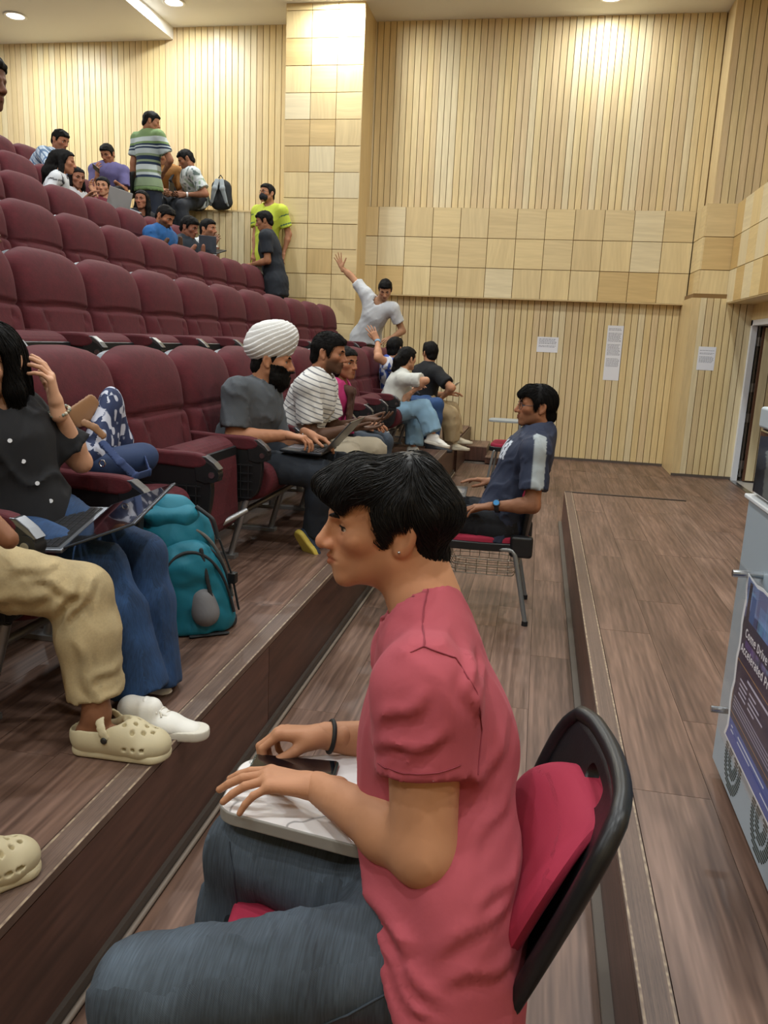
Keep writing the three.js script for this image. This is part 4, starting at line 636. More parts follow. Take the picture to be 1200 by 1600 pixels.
function shirt(P, o) {
  const j = P.spec.j, b = P.spec.b || 1, e = o.loose ?? 0.014, l = torsoPrims(j, e, b), up = V.norm(V.sub(j.chest, j.pel));
  for (const s of [0, 1]) { if (!j.el[s]) continue; const full = (o.sleeve ?? 0.55) > 1, t = full ? 1 : (o.sleeve ?? 0.55), end = V.lerp(j.sh[s], j.el[s], t);
    l.push(only(cone(j.sh[s], V.lerp(j.sh[s], j.el[s], full ? 1 : t + 0.2), 0.049 * b * (P.spec.arm || 1) + e, 0.043 * b * (P.spec.arm || 1) + e + (o.flare || 0), o.soft ?? 0.024), ...(full ? [] : [[end, V.sub(end, j.sh[s])]])));
    if (full) { const q = V.lerp(j.el[s], j.wr[s], o.sleeve - 1); l.push(only(cone(j.el[s], V.lerp(j.el[s], j.wr[s], o.sleeve - 0.9), 0.045 * b + e, 0.034 * b + e, 0.03), [q, V.sub(q, j.el[s])])); } }
  const dn = j.standing ? [0, 1, 0] : up, hem = V.sub(j.pel, V.mul(dn, o.hem ?? 0.06)); if (o.skirt !== false) l.push(slab(j.pel, V.sub(j.pel, V.mul(dn, (o.hem ?? 0.06) + 0.05)), V.sub(j.hip[0], j.hip[1]), [(j.standing ? 0.182 : 0.165) * b + e, 0.122 * b + e], [(j.standing ? 0.2 : 0.18) * b + e, 0.134 * b + e], 0.04));
  for (const x of o.extra || []) l.push(x);
  if (o.hemCut) l.push(cut(...o.hemCut)); else l.push(cut(hem, V.mul(dn, -1)));
  const nk = j.neck, hd = P.H ? P.H.w(0, -0.05, -0.02) : V.add(nk, [0, 0.1, 0]), nd = V.norm(V.sub(hd, nk)); const fwd = P.H ? V.norm(V.cross(V.norm(V.sub(j.sh[0], j.sh[1])), up)) : [0, 0, 1];
  const n0 = V.add(nk, V.mul(fwd, o.neckF ?? 0.02)); l.push(cone(V.sub(n0, V.mul(nd, o.deep ?? 0.0)), V.add(n0, V.mul(nd, 0.2)), o.neckR ?? 0.066, (o.neckR ?? 0.066) + 0.02, 0.006, 2));
  const fo = o.disp || folds(o.fold ?? 0.004, o.freq ?? 16, o.axis || V.sub(j.sh[0], j.pel), 0.45);
  const g = surface(l, o.cell || P.spec.cell || 0.014, { disp: fo, amp: 0.012, color: o.color || null, uv: o.uv ?? 1, uvf: o.uvf || null });
  const m = P.piece('shirt', g, o.mat); P.shirt = m; P.shirtField = [l, fo];
  if (o.collar) { const c = []; for (let a = 0; a <= 10; a++) { const an = -2.6 + 5.2 * a / 10; const lat = V.norm(V.sub(j.sh[0], j.sh[1])); c.push(V.add(n0, V.add(V.add(V.mul(lat, Math.sin(an) * 0.069), V.mul(fwd, -Math.cos(an) * 0.068)), V.mul(nd, 0.012 + 0.016 * Math.cos(an))))); }
    const cl = []; for (let a = 0; a < 10; a++) cl.push(slab(c[a], c[a + 1], nd, [0.02, 0.006], [0.02, 0.006], 0.004)); P.piece('collar', surface(cl, 0.006, {}), o.collar, m); }
  return m;
}
function pants(P, o) {
  const j = P.spec.j, b = P.spec.b || 1, e = o.loose ?? 0.012, l = [...legPrims(j, e, b, o.to ?? 0.94, o.wide ?? 0.01)];
  l.push(slab(j.pel, V.lerp(j.pel, j.chest, 0.25), V.sub(j.hip[0], j.hip[1]), [0.152 * b + e * 0.4, 0.112 * b + e * 0.4], [0.142 * b + e * 0.3, 0.106 * b + e * 0.3], 0.05));
  for (const s of [0, 1]) if (j.hip[s]) l.push(cone(j.pel, j.hip[s], 0.088 * b + e * 0.6, 0.074 * b + e * 0.6, 0.05));
  for (const x of o.extra || []) l.push(x);
  const fo = o.disp || folds(o.fold ?? 0.005, o.freq ?? 15, V.sub(j.kn[0], j.an[0]), 0.2); P.pantsField = [l, fo];
  const m = P.piece('trousers', surface(l, o.cell || P.spec.cell || 0.014, { disp: fo, amp: 0.012, color: o.color || null, uv: o.uv ?? 1 }), o.mat); P.pants = m; return m;
}

// ------------------------------------------------------------------ the young man in the red T-shirt, nearest the camera
const HERO_TURN = Math.PI + 0.1;
makeChair('red cushioned black plastic chair under the young man in the red T-shirt', [-0.21, 0, -1.13], HERO_TURN, { arm: (t) => {
  // tablet arm on the far side of the chair
  const q = (x, y, z) => { const a = HERO_TURN, X = x + 0.21, Z = z + 1.13; return [X * Math.cos(a) - Z * Math.sin(a), y, X * Math.sin(a) + Z * Math.cos(a)]; };
  const crn = [q(-0.49, 0.616, -1.182), q(-0.506, 0.616, -1.352), q(-0.21, 0.616, -1.465), q(-0.21, 0.616, -1.14)], sh = new THREE.Shape(), rad = 0.035;
  crn.forEach((p, i) => { const a = crn[(i + 3) % 4], c = crn[(i + 1) % 4], u = V.norm(V.sub(a, p)), v = V.norm(V.sub(c, p)), s = V.add(p, V.mul(u, rad)), e = V.add(p, V.mul(v, rad)); i ? sh.lineTo(s[0], -s[2]) : sh.moveTo(s[0], -s[2]); sh.quadraticCurveTo(p[0], -p[2], e[0], -e[2]); }); sh.closePath();
  const pl = new THREE.ExtrudeGeometry(sh, { depth: 0.018, bevelEnabled: true, bevelThickness: 0.003, bevelSize: 0.003, bevelSegments: 3, curveSegments: 10 }).rotateX(-Math.PI / 2).translate(0, 0.619, 0);
  part('writing_tablet', boxUV(pl, 2.2, 0.35, 0.2), [marble, tabletEdge], t);
  part('tablet_arm', tube([q(-0.06, 0.42, -1.315), q(-0.08, 0.56, -1.34), q(-0.12, 0.6, -1.36), q(-0.24, 0.602, -1.34)], 0.013, 24, 10), tubeGrey, t);
} });
const heroHead = { c: [-0.24, 1.142, -1.33], f: [-0.94, -0.04, 0.32], u: [-0.04, 1, 0.0], s: 1.02, sy: 0.885 };
const heroJ = { pel: [-0.101, 0.498, -1.1], chest: [-0.119, 0.795, -1.23], neck: [-0.164, 1.013, -1.31],
  sh: [[-0.128, 0.944, -1.09], [-0.199, 0.86, -1.45]], el: [[-0.11, 0.728, -1.03], [-0.182, 0.639, -1.5]], wr: [[-0.322, 0.685, -1.222], [-0.362, 0.676, -1.42]],
  hip: [[-0.106, 0.522, -1.07], [-0.191, 0.485, -1.2]], kn: [[-0.483, 0.53, -0.898], [-0.46, 0.53, -1.245]], an: [[-0.47, 0.09, -0.86], [-0.50, 0.09, -1.27]], head: heroHead };
const redTee = new THREE.MeshPhysicalMaterial({ color: 0xa94b56, roughness: 0.9, sheen: 0.25, sheenRoughness: 0.5, sheenColor: new THREE.Color(0xe0a0a8), bumpMap: noiseBump, bumpScale: 0.00012 });
const denimTex = (() => { const n = tileNoise(401), m = tileNoise(402); return texture(512, 512, (u, v) => { const w = Math.sin((u + v) * 512 * Math.PI / 2) * 6; const f = n(u * 4, v * 4, 4, 4), s = m(u * 160, v * 12, 160, 12); const k = 0.75 + 0.35 * f + 0.22 * (s - 0.5); return [68 * k + w, 79 * k + w, 90 * k + w]; }); })();
const greyDenim = new THREE.MeshPhysicalMaterial({ map: denimTex, roughness: 0.85, bumpMap: weaveBump, bumpScale: 0.0003 });
const heroFold = creases([[[-0.193, 0.878, -1.05], [-0.095, 0.917, -1.03], 0.010], [[-0.19, 0.919, -1.05], [-0.119, 0.976, -1.02], 0.010], [[-0.178, 0.858, -1.05], [-0.128, 0.891, -1.02], 0.007, 0.7], [[-0.065, 1.022, -1.1], [-0.06, 0.942, -1.08], 0.011], [[-0.033, 0.997, -1.1], [-0.051, 0.934, -1.08], 0.009, 0.7],
  [[-0.209, 0.62, -1.08], [-0.073, 0.61, -1], 0.012], [[-0.178, 0.626, -1.05], [-0.077, 0.562, -0.98], 0.010], [[-0.179, 0.589, -1.04], [-0.083, 0.538, -0.97], 0.008], [[-0.083, 0.629, -1], [0.033, 0.691, -1.06], 0.012, 0.8], [[-0.06, 0.598, -0.98], [0.027, 0.597, -1.04], 0.011, 0.8], [[-0.051, 0.8, -1.08], [0.002, 0.891, -1.12], 0.012, 0.8], [[-0.052, 0.737, -1.08], [0.018, 0.798, -1.12], 0.012, 0.7], [[-0.047, 0.661, -1.08], [0.031, 0.703, -1.12], 0.01, 0.7], [[-0.106, 1.024, -1.15], [-0.175, 1.009, -1.1], 0.010, 0.8]], [-0.18, -0.25, -0.95], folds(0.0022, 11, [0.35, -0.9, 0.2], 0.65, 0.3));
const heroHairFlow = (q) => { const [u, v, f] = q; const w = 1 / (1 + Math.exp(-(v - 0.05) * 90)), g = 1 / (1 + Math.exp(-(f + 0.035) * 60)); const k = w * g, over = Math.max(0, f - 0.07) * 14;
  const a = [u * 4 + 0.2, -0.2 - over, 1], b = [u * 3, -1, f > 0 ? -0.5 : f < -0.07 ? 0.2 : -0.3], c = [u * 8, -0.5, -1]; const m = w * (1 - g); return [a[0] * k + c[0] * m + b[0] * (1 - w), a[1] * k + c[1] * m + b[1] * (1 - w), a[2] * k + c[2] * m + b[2] * (1 - w)]; };
const hero = build('young man in a dusty red T-shirt and grey jeans, hands on a white writing tablet', { j: heroJ, base: [-0.1, 0, -1.1], cell: 0.009, hc: 0.0026, handCell: 0.0024, b: 1.0, arm: 1.2, neckR: 0.06, skin: 0xbe8a68, stubble: 0.1, gaze: [0.32, 0.0, 1], nose: 1.0, jaw: 0.98,
  hands: [{ w: heroJ.wr[0], d: [-0.97, 0.1, 0.12], n: [0.05, -1, 0.1], side: -1, curl: [[0.3, 0.22, 0.15], [0.34, 0.26, 0.15], [0.42, 0.3, 0.15], [0.6, 0.35, 0.2]], spread: 0.16, thumb: [0.6, 0.55, 0.2], s: 1.0 },
    { w: heroJ.wr[1], d: [-1, 0.02, 0.16], n: [-0.1, -1, 0.25], side: 1, curl: [[0.75, 1.0, 0.35], [0.7, 1.05, 0.4], [0.75, 1.1, 0.4], [0.8, 1.1, 0.4]], spread: 0.05, thumb: [0.35, 0.62, 0.12], s: 1.0 }],
  hair: { fz: [[-0.06, 0.008], [-0.035, 0.014], [0.0, 0.026], [0.03, 0.030], [0.048, 0.036], [0.058, 0.085], [0.066, 0.2]], fy: [[-0.12, -0.108], [-0.07, -0.105], [-0.044, -0.092], [-0.038, 0.006], [0.0, 0.018], [0.004, -0.005], [0.012, -0.03], [0.04, -0.035]], top: 0.006, side: 0.012, back: 0.01, line: 0.066, burn: 0.024, burnLow: 0.0, nape: 0.02, extra: [[[0, 0.066, 0.04], [0, 0.066, -0.03], 0.045, 0.045], [[0.034, -0.04, -0.06], [0.032, -0.08, -0.062], 0.031, 0.026], [[-0.034, -0.04, -0.06], [-0.032, -0.08, -0.062], 0.031, 0.026], [[0.035, 0.092, 0.05], [0.03, 0.068, 0.098], 0.03, 0.017], [[-0.02, 0.095, 0.05], [0.0, 0.078, 0.105], 0.032, 0.02], [[0.055, 0.08, 0.05], [0.05, 0.05, 0.083], 0.024, 0.01], [[0.03, 0.085, -0.05], [0.055, 0.03, -0.075], 0.04, 0.045, 0.03], [[-0.03, 0.085, -0.05], [-0.05, 0.03, -0.075], 0.04, 0.045, 0.03], [[0.062, 0.05, 0.0], [0.07, 0.02, 0.0], 0.018, 0.014]] },
  locks: { n: 8500, len: 0.055, r: 0.0009, seed: 9, flow: heroHairFlow, lift: 0.003, seg: 7, curl: 0.0, jitter: 0.35 }, hairMat: new THREE.MeshPhysicalMaterial({ color: 0x0e0d0d, roughness: 0.5, specularIntensity: 0.5 }),
  shirt: { mat: redTee, cell: 0.008, loose: 0.013, soft: 0.04, sleeve: 0.5, flare: 0.008, hemCut: [[-0.206, 0.637, -1.05], [-0.87, -0.49, 0.1]], hem: 0.12, neckR: 0.066, neckF: 0.022, extra: [ell([-0.058, 0.596, -1.09], [0.09, 0.17, 0.15], null, 0.06), ell([-0.075, 0.494, -1.07], [0.095, 0.10, 0.16], null, 0.06)], disp: heroFold, uv: 4 },
  pants: { mat: greyDenim, cell: 0.009, loose: 0.012, to: 0.95, wide: 0.012, fold: 0.006, freq: 14, uv: 4 },
});

const seamRed = std(0x8e3845, 0.9), VIEW = [-0.18, -0.22, -0.95];
seam(hero, ...hero.shirtField, [[-0.19, 0.98, -1.2], [-0.156, 0.997, -1.2], [-0.109, 0.984, -1.2], [-0.078, 0.939, -1.2], [-0.063, 0.875, -1.2], [-0.068, 0.813, -1.2]], VIEW, seamRed, hero.shirt);
seam(hero, ...hero.shirtField, [[-0.156, 0.997, -1.2], [-0.151, 1.039, -1.2], [-0.143, 1.066, -1.2]], VIEW, seamRed, hero.shirt);
seam(hero, ...hero.shirtField, [[-0.187, 0.854, -1.05], [-0.15, 0.854, -1.05], [-0.103, 0.861, -1.05], [-0.069, 0.87, -1.05]], VIEW, seamRed, hero.shirt, 0.0008);
const seamGrey = std(0x39424c, 0.9);
seam(hero, ...hero.pantsField, [[-0.473, 0.573, -1.2], [-0.461, 0.524, -1.2], [-0.457, 0.459, -1.2], [-0.458, 0.406, -1.2]], VIEW, seamGrey, hero.pants, 0.002);
seam(hero, ...hero.pantsField, [[-0.294, 0.468, -0.95], [-0.237, 0.489, -0.95], [-0.181, 0.521, -0.95], [-0.136, 0.55, -0.95], [-0.116, 0.561, -0.95]], VIEW, seamGrey, hero.pants, 0.002);
// ear stud, wrist band
hero.piece('ear_stud', new THREE.SphereGeometry(0.0026, 12, 8).translate(...hero.H.w(0.0835, -0.036, -0.008)), chrome);
{ const w = heroJ.wr[1], e = heroJ.el[1], d = V.norm(V.sub(w, e)), c = V.add(w, V.mul(d, -0.012)), g = new THREE.TorusGeometry(0.0305, 0.0045, 10, 40); g.applyQuaternion(new THREE.Quaternion().setFromUnitVectors(new THREE.Vector3(0, 0, 1), new THREE.Vector3(...d))); g.translate(...c); hero.piece('wrist_band', g, std(0x151515, 0.7)); }
// phone lying on the tablet
const phone = thing('phone', 'dark phone in a green edged case lying on the white writing tablet', 'phone', [-0.40, 0.641, -1.333], 0.1);
part('case', rbox(0.165, 0.009, 0.074, 0.004, 0, 0.0045, 0, 3), std(0x16302a, 0.5), phone); part('screen', rbox(0.158, 0.002, 0.068, 0.001, 0, 0.0094, 0), new THREE.MeshPhysicalMaterial({ color: 0x0a0d12, roughness: 0.08, clearcoat: 1 }), phone);

// ------------------------------------------------------------------ poses
function ik(a, t, l1, l2, pole) {
  let d = V.sub(t, a), L = V.len(d); const u = V.norm(d); if (L > (l1 + l2) * 0.995) { t = V.add(a, V.mul(u, (l1 + l2) * 0.995)); L = (l1 + l2) * 0.995; }
  const x = (l1 * l1 - l2 * l2 + L * L) / (2 * L), h = Math.sqrt(Math.max(0, l1 * l1 - x * x)); let p = V.sub(pole, V.mul(u, V.dot(pole, u))); p = V.norm(p); return [V.add(a, V.add(V.mul(u, x), V.mul(p, h))), t];
}
function pose(o) {
  const f = V.norm([o.f[0], 0, o.f[1]]), hf = V.norm(o.hf), L = V.cross([0, 1, 0], f), k = o.k || 1, j = {};
  j.head = { c: o.head, f: hf, u: o.hu || [0, 1, 0], s: (o.hs || 1) * 0.98, sy: o.sy || 0.95 };
  j.pel = o.hip; j.neck = o.neck || V.add(o.head, V.add([0, -0.145 * k, 0], V.mul(V.add(V.mul(hf, 0.5), V.mul(f, 0.5)), -0.045))); const up = V.norm(V.sub(j.neck, j.pel)); j.chest = V.add(V.lerp(j.pel, j.neck, 0.68), V.mul(f, o.hunch ? -o.hunch : 0.01));
  const tw = o.sf ? V.cross([0, 1, 0], V.norm([o.sf[0], 0, o.sf[1]])) : L, sw = (o.sw || 0.18) * k; const rl = o.shTilt || 0;
  j.sh = [1, -1].map((m) => V.add(V.add(j.neck, V.mul(up, -0.062 * k)), V.add(V.mul(tw, m * sw), [0, m * rl, 0])));
  j.hip = [1, -1].map((m) => V.add(j.pel, V.add(V.mul(L, m * (o.stand !== undefined ? 0.082 : 0.095)), V.mul(up, -0.02))));
  j.el = []; j.wr = [];
  for (const i of [0, 1]) { const m = i ? -1 : 1, pole = (o.pole && o.pole[i]) || V.add(V.add([0, -1, 0], V.mul(f, -0.5)), V.mul(tw, m * 0.35)); const t = (o.wr && o.wr[i]) || V.add(j.sh[i], V.add([0, -0.5, 0], V.mul(f, 0.1))); const [e, w] = ik(j.sh[i], t, 0.285 * k, 0.25 * k, pole); j.el[i] = e; j.wr[i] = w; }
  j.kn = []; j.an = [];
  for (const i of [0, 1]) { const m = i ? -1 : 1; if (o.kn && o.kn[i]) { j.kn[i] = o.kn[i]; j.an[i] = (o.an && o.an[i]) || V.add(o.kn[i], [f[0] * -0.03, -0.4, f[2] * -0.03]); }
    else if (o.stand !== undefined) { const a = (o.an && o.an[i]) || V.add([j.hip[i][0], o.stand + 0.085, j.hip[i][2]], V.mul(L, m * 0.03)); const dl = V.len(V.sub(a, j.hip[i])) * 1.001, [n, w] = ik(j.hip[i], a, dl * 0.51, dl * 0.49, f); j.kn[i] = n; j.an[i] = w; }
    else { j.kn[i] = V.add(j.hip[i], V.add(V.mul(f, 0.42), V.add(V.mul(L, m * 0.03), [0, 0.02, 0]))); j.an[i] = V.add(j.kn[i], V.add(V.mul(f, -0.02), [0, -0.4, 0])); } }
  j.f = f; j.up = up; j.standing = o.stand !== undefined; return j;
}
function hand(j, i, n, o = {}) { const d = V.norm(o.d || V.sub(j.wr[i], j.el[i])); return { w: j.wr[i], d, n, side: i ? 1 : -1, curl: [0.3, 0.34, 0.38, 0.42], s: 0.97, ...o, ...{ d } }; }
function printed(w, h, draw, rough = 0.88) { const c = document.createElement('canvas'); c.width = w; c.height = h; draw(c.getContext('2d'), w, h); const t = new THREE.CanvasTexture(c); t.colorSpace = THREE.SRGBColorSpace; t.wrapS = t.wrapT = THREE.RepeatWrapping; return new THREE.MeshPhysicalMaterial({ map: t, roughness: rough, sheen: 0.12, sheenRoughness: 0.6 }); }
const stripes = (j, list, period, off = 0) => (x, y, z) => { const t = (V.dot([x, y, z], j.up) + off) / period; const q = t - Math.floor(t); for (const [e, c] of list) if (q < e) return c; return list[list.length - 1][1]; };
const sneaker = std(0xe9e7df, 0.5), sneakerSole = std(0xd9d4c6, 0.6), darkShoe = std(0x22252b, 0.6);
const FAR = { cell: 0.016, hc: 0.0062, handCell: 0.006 }, MID = { cell: 0.012, hc: 0.0045, handCell: 0.004 };
const shortHair = (o = {}) => { const q = { top: 0.012, side: 0.007, back: 0.008, line: 0.06, ...o }; const t = q.top; return { extra: [[[0.028, 0.082, 0.045], [0.03, 0.068 + t * 0.4, 0.078], 0.018 + t * 0.7, 0.014], [[-0.028, 0.082, 0.045], [-0.03, 0.068 + t * 0.4, 0.078], 0.018 + t * 0.7, 0.014], [[0.0, 0.085, 0.045], [0.0, 0.074 + t * 0.4, 0.084], 0.018 + t * 0.7, 0.014]], ...q }; };

// ---- the man in the turban, front row
{ const j = pose({ head: [-1.348, 1.328, -3.95], hf: [1, -0.12, -0.28], f: [1, -0.06], hip: [-1.533, 0.838, -3.94], k: 1.03, hs: 1.04, wr: [[-1.156, 0.955, -4.02], [-1.211, 0.968, -3.8]], pole: [[-0.4, -1, -0.4], [-0.9, -1, 0.25]], kn: [[-1.006, 0.786, -4.1], [-1.032, 0.774, -3.85]], an: [[-1.048, 0.384, -4.15], [-1.086, 0.434, -3.92]] });
  j.sh[1] = [-1.459, 1.17, -3.78]; j.el[1] = [-1.463, 0.946, -3.74];
  const navyDenim = cloth(0x1d242e, 0.85);
  const p = build('bearded man in a white turban, grey polo shirt and dark jeans, laptop on his lap', { ...MID, j, ground: 0.36, b: 1.02, arm: 1.08, skin: 0xb07d5f, hands: [hand(j, 0, [0, -1, 0.2], { d: [0.9, -0.25, 0.1] }), hand(j, 1, [0.1, -1, 0], { d: [1, -0.1, -0.1], curl: [0.5, 0.6, 0.6, 0.6] })],
    beard: { th: 0.009, rise: 0.6, bottom: -0.16, extra: [[[0, -0.11, 0.06], [0, -0.135, 0.05], 0.035, 0.028], [[0.03, -0.09, 0.03], [-0.03, -0.09, 0.03], 0.035, 0.035]] },
    hair: { top: 0.002, side: 0.004, back: 0.004, burn: 0.03, burnLow: 0.03 },
    shirt: { mat: cloth(0x4e5359, 0.85), loose: 0.015, sleeve: 0.78, flare: 0.012, cell: 0.009, hem: 0.1, neckR: 0.064, fold: 0.007, freq: 14, collar: cloth(0x1b2430, 0.8), axis: [0.5, -0.8, 0] },
    pants: { mat: navyDenim, to: 0.97, wide: 0.012, loose: 0.014 }, shoes: [{ an: j.an[0], d: [1, -0.1, 0.1], mat: std(0x1d2c40, 0.7), soleMat: std(0xc9b24a, 0.6) }, { an: j.an[1], d: [-0.25, -0.75, 0.65], up: [0.5, 0.42, -0.72], mat: std(0x1d2c40, 0.7), soleMat: std(0xc6b04c, 0.6) }] });
  // turban: wound folds
  const H = p.H, tl = [ell(H.w(0, 0.09, -0.012), [0.1, 0.108, 0.126], [H.L, V.norm(V.add(H.U, V.mul(H.F, -0.1))), V.norm(V.add(H.F, V.mul(H.U, 0.1)))], 0.02), ell(H.w(0, 0.14, 0.045), [0.072, 0.062, 0.07], H.basis, 0.04), ell(H.w(0, 0.05, -0.06), [0.09, 0.06, 0.078], H.basis, 0.04), { op: 3, k: 0.01, f: (x, y, z) => { const q = H.loc(x, y, z); return 0.004 + 0.36 * q[2] - 0.05 * Math.abs(q[0]) - q[1]; } }];
  const creaseT = (x, y, z) => { const q = H.loc(x, y, z), a = Math.atan2(q[0], q[2] + 0.02), sl = q[0] < 0 ? 0.75 : 0.5; const t = (q[1] - sl * (q[2] + 0.13)) * 40 + 0.9 * noise3(q[0] * 7, q[1] * 7, q[2] * 7) + 0.4 * a; const fr = t - Math.floor(t); return 0.008 * (Math.sqrt(fr) - 0.6) + 0.0006 * noise3(q[0] * 30, q[1] * 90, q[2] * 30); };
  p.piece('turban', surface(tl, 0.0036, { disp: creaseT, amp: 0.008, uv: 3 }), std(0xd6d6d4, 0.85));
  const c = V.lerp(j.wr[0], j.el[0], 0.06), g = new THREE.TorusGeometry(0.034, 0.003, 8, 40); g.applyQuaternion(new THREE.Quaternion().setFromUnitVectors(new THREE.Vector3(0, 0, 1), new THREE.Vector3(...V.norm(V.sub(j.wr[0], j.el[0]))))); g.translate(...c); p.piece('bracelet', g, chrome); }

// ---- the man in the striped T-shirt, palms turned up
{ const j = pose({ head: [-1.223, 1.365, -4.6], hf: [1, -0.12, -0.06], f: [1, 0], hip: [-1.433, 0.798, -4.55], wr: [[-1.013, 0.975, -4.74], [-1.017, 0.959, -4.42]], pole: [[-0.5, -1, -0.4], [-0.6, -1, 0.25]], kn: [[-0.962, 0.794, -4.72], [-1.037, 0.797, -4.42]], an: [[-0.986, 0.411, -4.72], [-1.043, 0.41, -4.42]] });
  const w = [0.62, 0.61, 0.58], g = [0.16, 0.17, 0.19];
  build('man in a white striped T-shirt and khaki trousers holding both palms up', { ...MID, j, ground: 0.36, skin: 0xa9765a, stubble: 0.72, gaze: [0, -0.2, 1], hands: [hand(j, 0, [-0.1, 1, 0.1], { d: [1, 0.08, 0.05], curl: [0.25, 0.3, 0.35, 0.4], spread: 0.14 }), hand(j, 1, [-0.15, 1, 0], { d: [1, 0.02, -0.05], curl: [0.15, 0.2, 0.3, 0.4], spread: 0.16 })], hair: shortHair({ top: 0.018, side: 0.008 }), locks: { n: 1500, len: 0.02, r: 0.0011, seed: 3, flow: (q) => [q[0] * 3, q[1] > 0.05 ? 0.3 : -1, q[1] > 0.05 ? 1 : -0.2], lift: 0.002, seg: 4 },
    shirt: { mat: printed(8, 64, (g, w, h) => { g.fillStyle = '#d9d8d4'; g.fillRect(0, 0, w, h); g.fillStyle = '#74767c'; g.fillRect(0, 44, w, 14); }, 0.9), uvf: (() => { const u = V.norm(V.add(j.up, [0.25, 0.6, 0])); return (x, y, z) => [x + z, V.dot([x, y, z], u) / 0.027]; })(), cell: 0.009, loose: 0.02, sleeve: 0.72, flare: 0.018, hem: 0.1, fold: 0.006, freq: 12, axis: [0.4, -1, 0], uv: 4 }, pants: { mat: cloth(0xa59a85, 0.88), loose: 0.02, wide: 0.02, fold: 0.008, freq: 13 }, shoes: j.an.map((an) => ({ an, d: [1, 0, 0.1], mat: darkShoe })) }); }

// ---- the girl in pink
{ const j = pose({ head: [-1.285, 1.296, -5.25], hf: [0.9, -0.06, 0.45], f: [1, 0.1], hip: [-1.425, 0.841, -5.2], k: 0.92, hs: 0.95, sw: 0.15, wr: [[-1.131, 0.88, -5.3], [-1.096, 0.91, -5]], kn: [[-1.003, 0.78, -5.3], [-1.024, 0.784, -5.1]] });
  const p = build('young woman in a pink top with a brown scarf in the front row', { ...MID, j, ground: 0.36, b: 0.86, arm: 0.85, neckR: 0.045, skin: 0x9d6c50, hands: [hand(j, 0, [0, -1, 0]), hand(j, 1, [0, -1, 0])], hair: { top: 0.01, side: 0.012, back: 0.016, nape: 0.05, line: 0.058, extra: [[[0.068, 0.03, 0.0], [0.075, -0.08, 0.0], 0.022, 0.024], [[-0.068, 0.03, 0.0], [-0.075, -0.08, 0.0], 0.022, 0.024], [[0.06, 0.0, -0.03], [0.055, -0.09, -0.02], 0.025, 0.02], [[-0.06, 0.0, -0.03], [-0.055, -0.09, -0.02], 0.025, 0.02], [[0, -0.02, -0.09], [0, -0.16, -0.07], 0.05, 0.035]] },
    shirt: { mat: cloth(0xb8316f, 0.85), loose: 0.014, sleeve: 1.75, hem: 0.15, fold: 0.005 }, pants: { mat: cloth(0x3a4450, 0.85) }, shoes: j.an.map((an) => ({ an, d: [1, 0, 0], mat: darkShoe })) });
  const a = V.add(j.sh[1], V.mul(j.f, 0.125)), b = V.add(j.sh[0], V.mul(j.f, 0.125)), m = V.add(V.lerp(j.pel, j.chest, 0.35), V.mul(j.f, 0.17)); p.piece('scarf', surface([slab(V.lerp(a, b, 0.32), V.add(m, [0, 0, 0.02]), [0, 0, 1], [0.03, 0.014], [0.035, 0.014], 0.02), slab(V.lerp(a, b, 0.62), V.add(m, [0, 0, -0.02]), [0, 0, 1], [0.03, 0.014], [0.035, 0.014], 0.02), cone(V.lerp(j.neck, j.sh[1], 0.4), V.lerp(a, b, 0.32), 0.04, 0.03, 0.03)], 0.008, { disp: folds(0.004, 30, [0, 1, 0], 0.7), uv: 3 }), cloth(0x4d3328, 0.9)); }

// ---- the young woman in pale jeans with crossed legs
{ const j = pose({ head: [-1.268, 1.289, -7.7], hf: [0.55, -0.05, -0.85], f: [0.95, -0.3], hip: [-1.414, 0.787, -7.6], k: 0.94, hs: 0.97, sw: 0.16, wr: [[-1.268, 0.973, -7.95], [-1.194, 0.964, -7.5]], pole: [[0, -1, -0.6], [1.2, -0.5, 0.5]], kn: [[-1.172, 0.728, -7.75], [-1.061, 0.848, -7.55]], an: [[-1.161, 0.433, -7.7], [-0.942, 0.594, -7.5]] });
  const p = build('young woman with a ponytail, pale top and light blue jeans, legs crossed', { ...MID, j, ground: 0.36, b: 0.9, arm: 0.85, neckR: 0.046, skin: 0xc39273, eyes: false, hands: [hand(j, 0, [0, -1, 0]), hand(j, 1, [0, -0.5, -0.8])], hair: { top: 0.012, side: 0.012, back: 0.016, extra: [[[0, 0.02, -0.1], [0.012, -0.03, -0.13], 0.032, 0.035], [[0.012, -0.03, -0.13], [0.03, -0.12, -0.125], 0.042, 0.038], [[0.03, -0.12, -0.125], [0.035, -0.18, -0.1], 0.036, 0.014]] },
    shirt: { mat: cloth(0xc9cac2, 0.88), loose: 0.018, sleeve: 0.8, flare: 0.02, hem: 0.13, fold: 0.006 }, pants: { mat: cloth(0x7d9fb6, 0.88), loose: 0.022, wide: 0.035, to: 0.9, fold: 0.008, freq: 12 }, shoes: [{ an: j.an[0], len: 0.235, w: 0.042, d: [1, -0.1, 0.25], mat: sneaker, soleMat: sneakerSole }, { an: j.an[1], len: 0.235, w: 0.042, d: [0.95, -0.25, 0.2], up: [0.15, 1, 0], mat: sneaker, soleMat: sneakerSole }] }); }
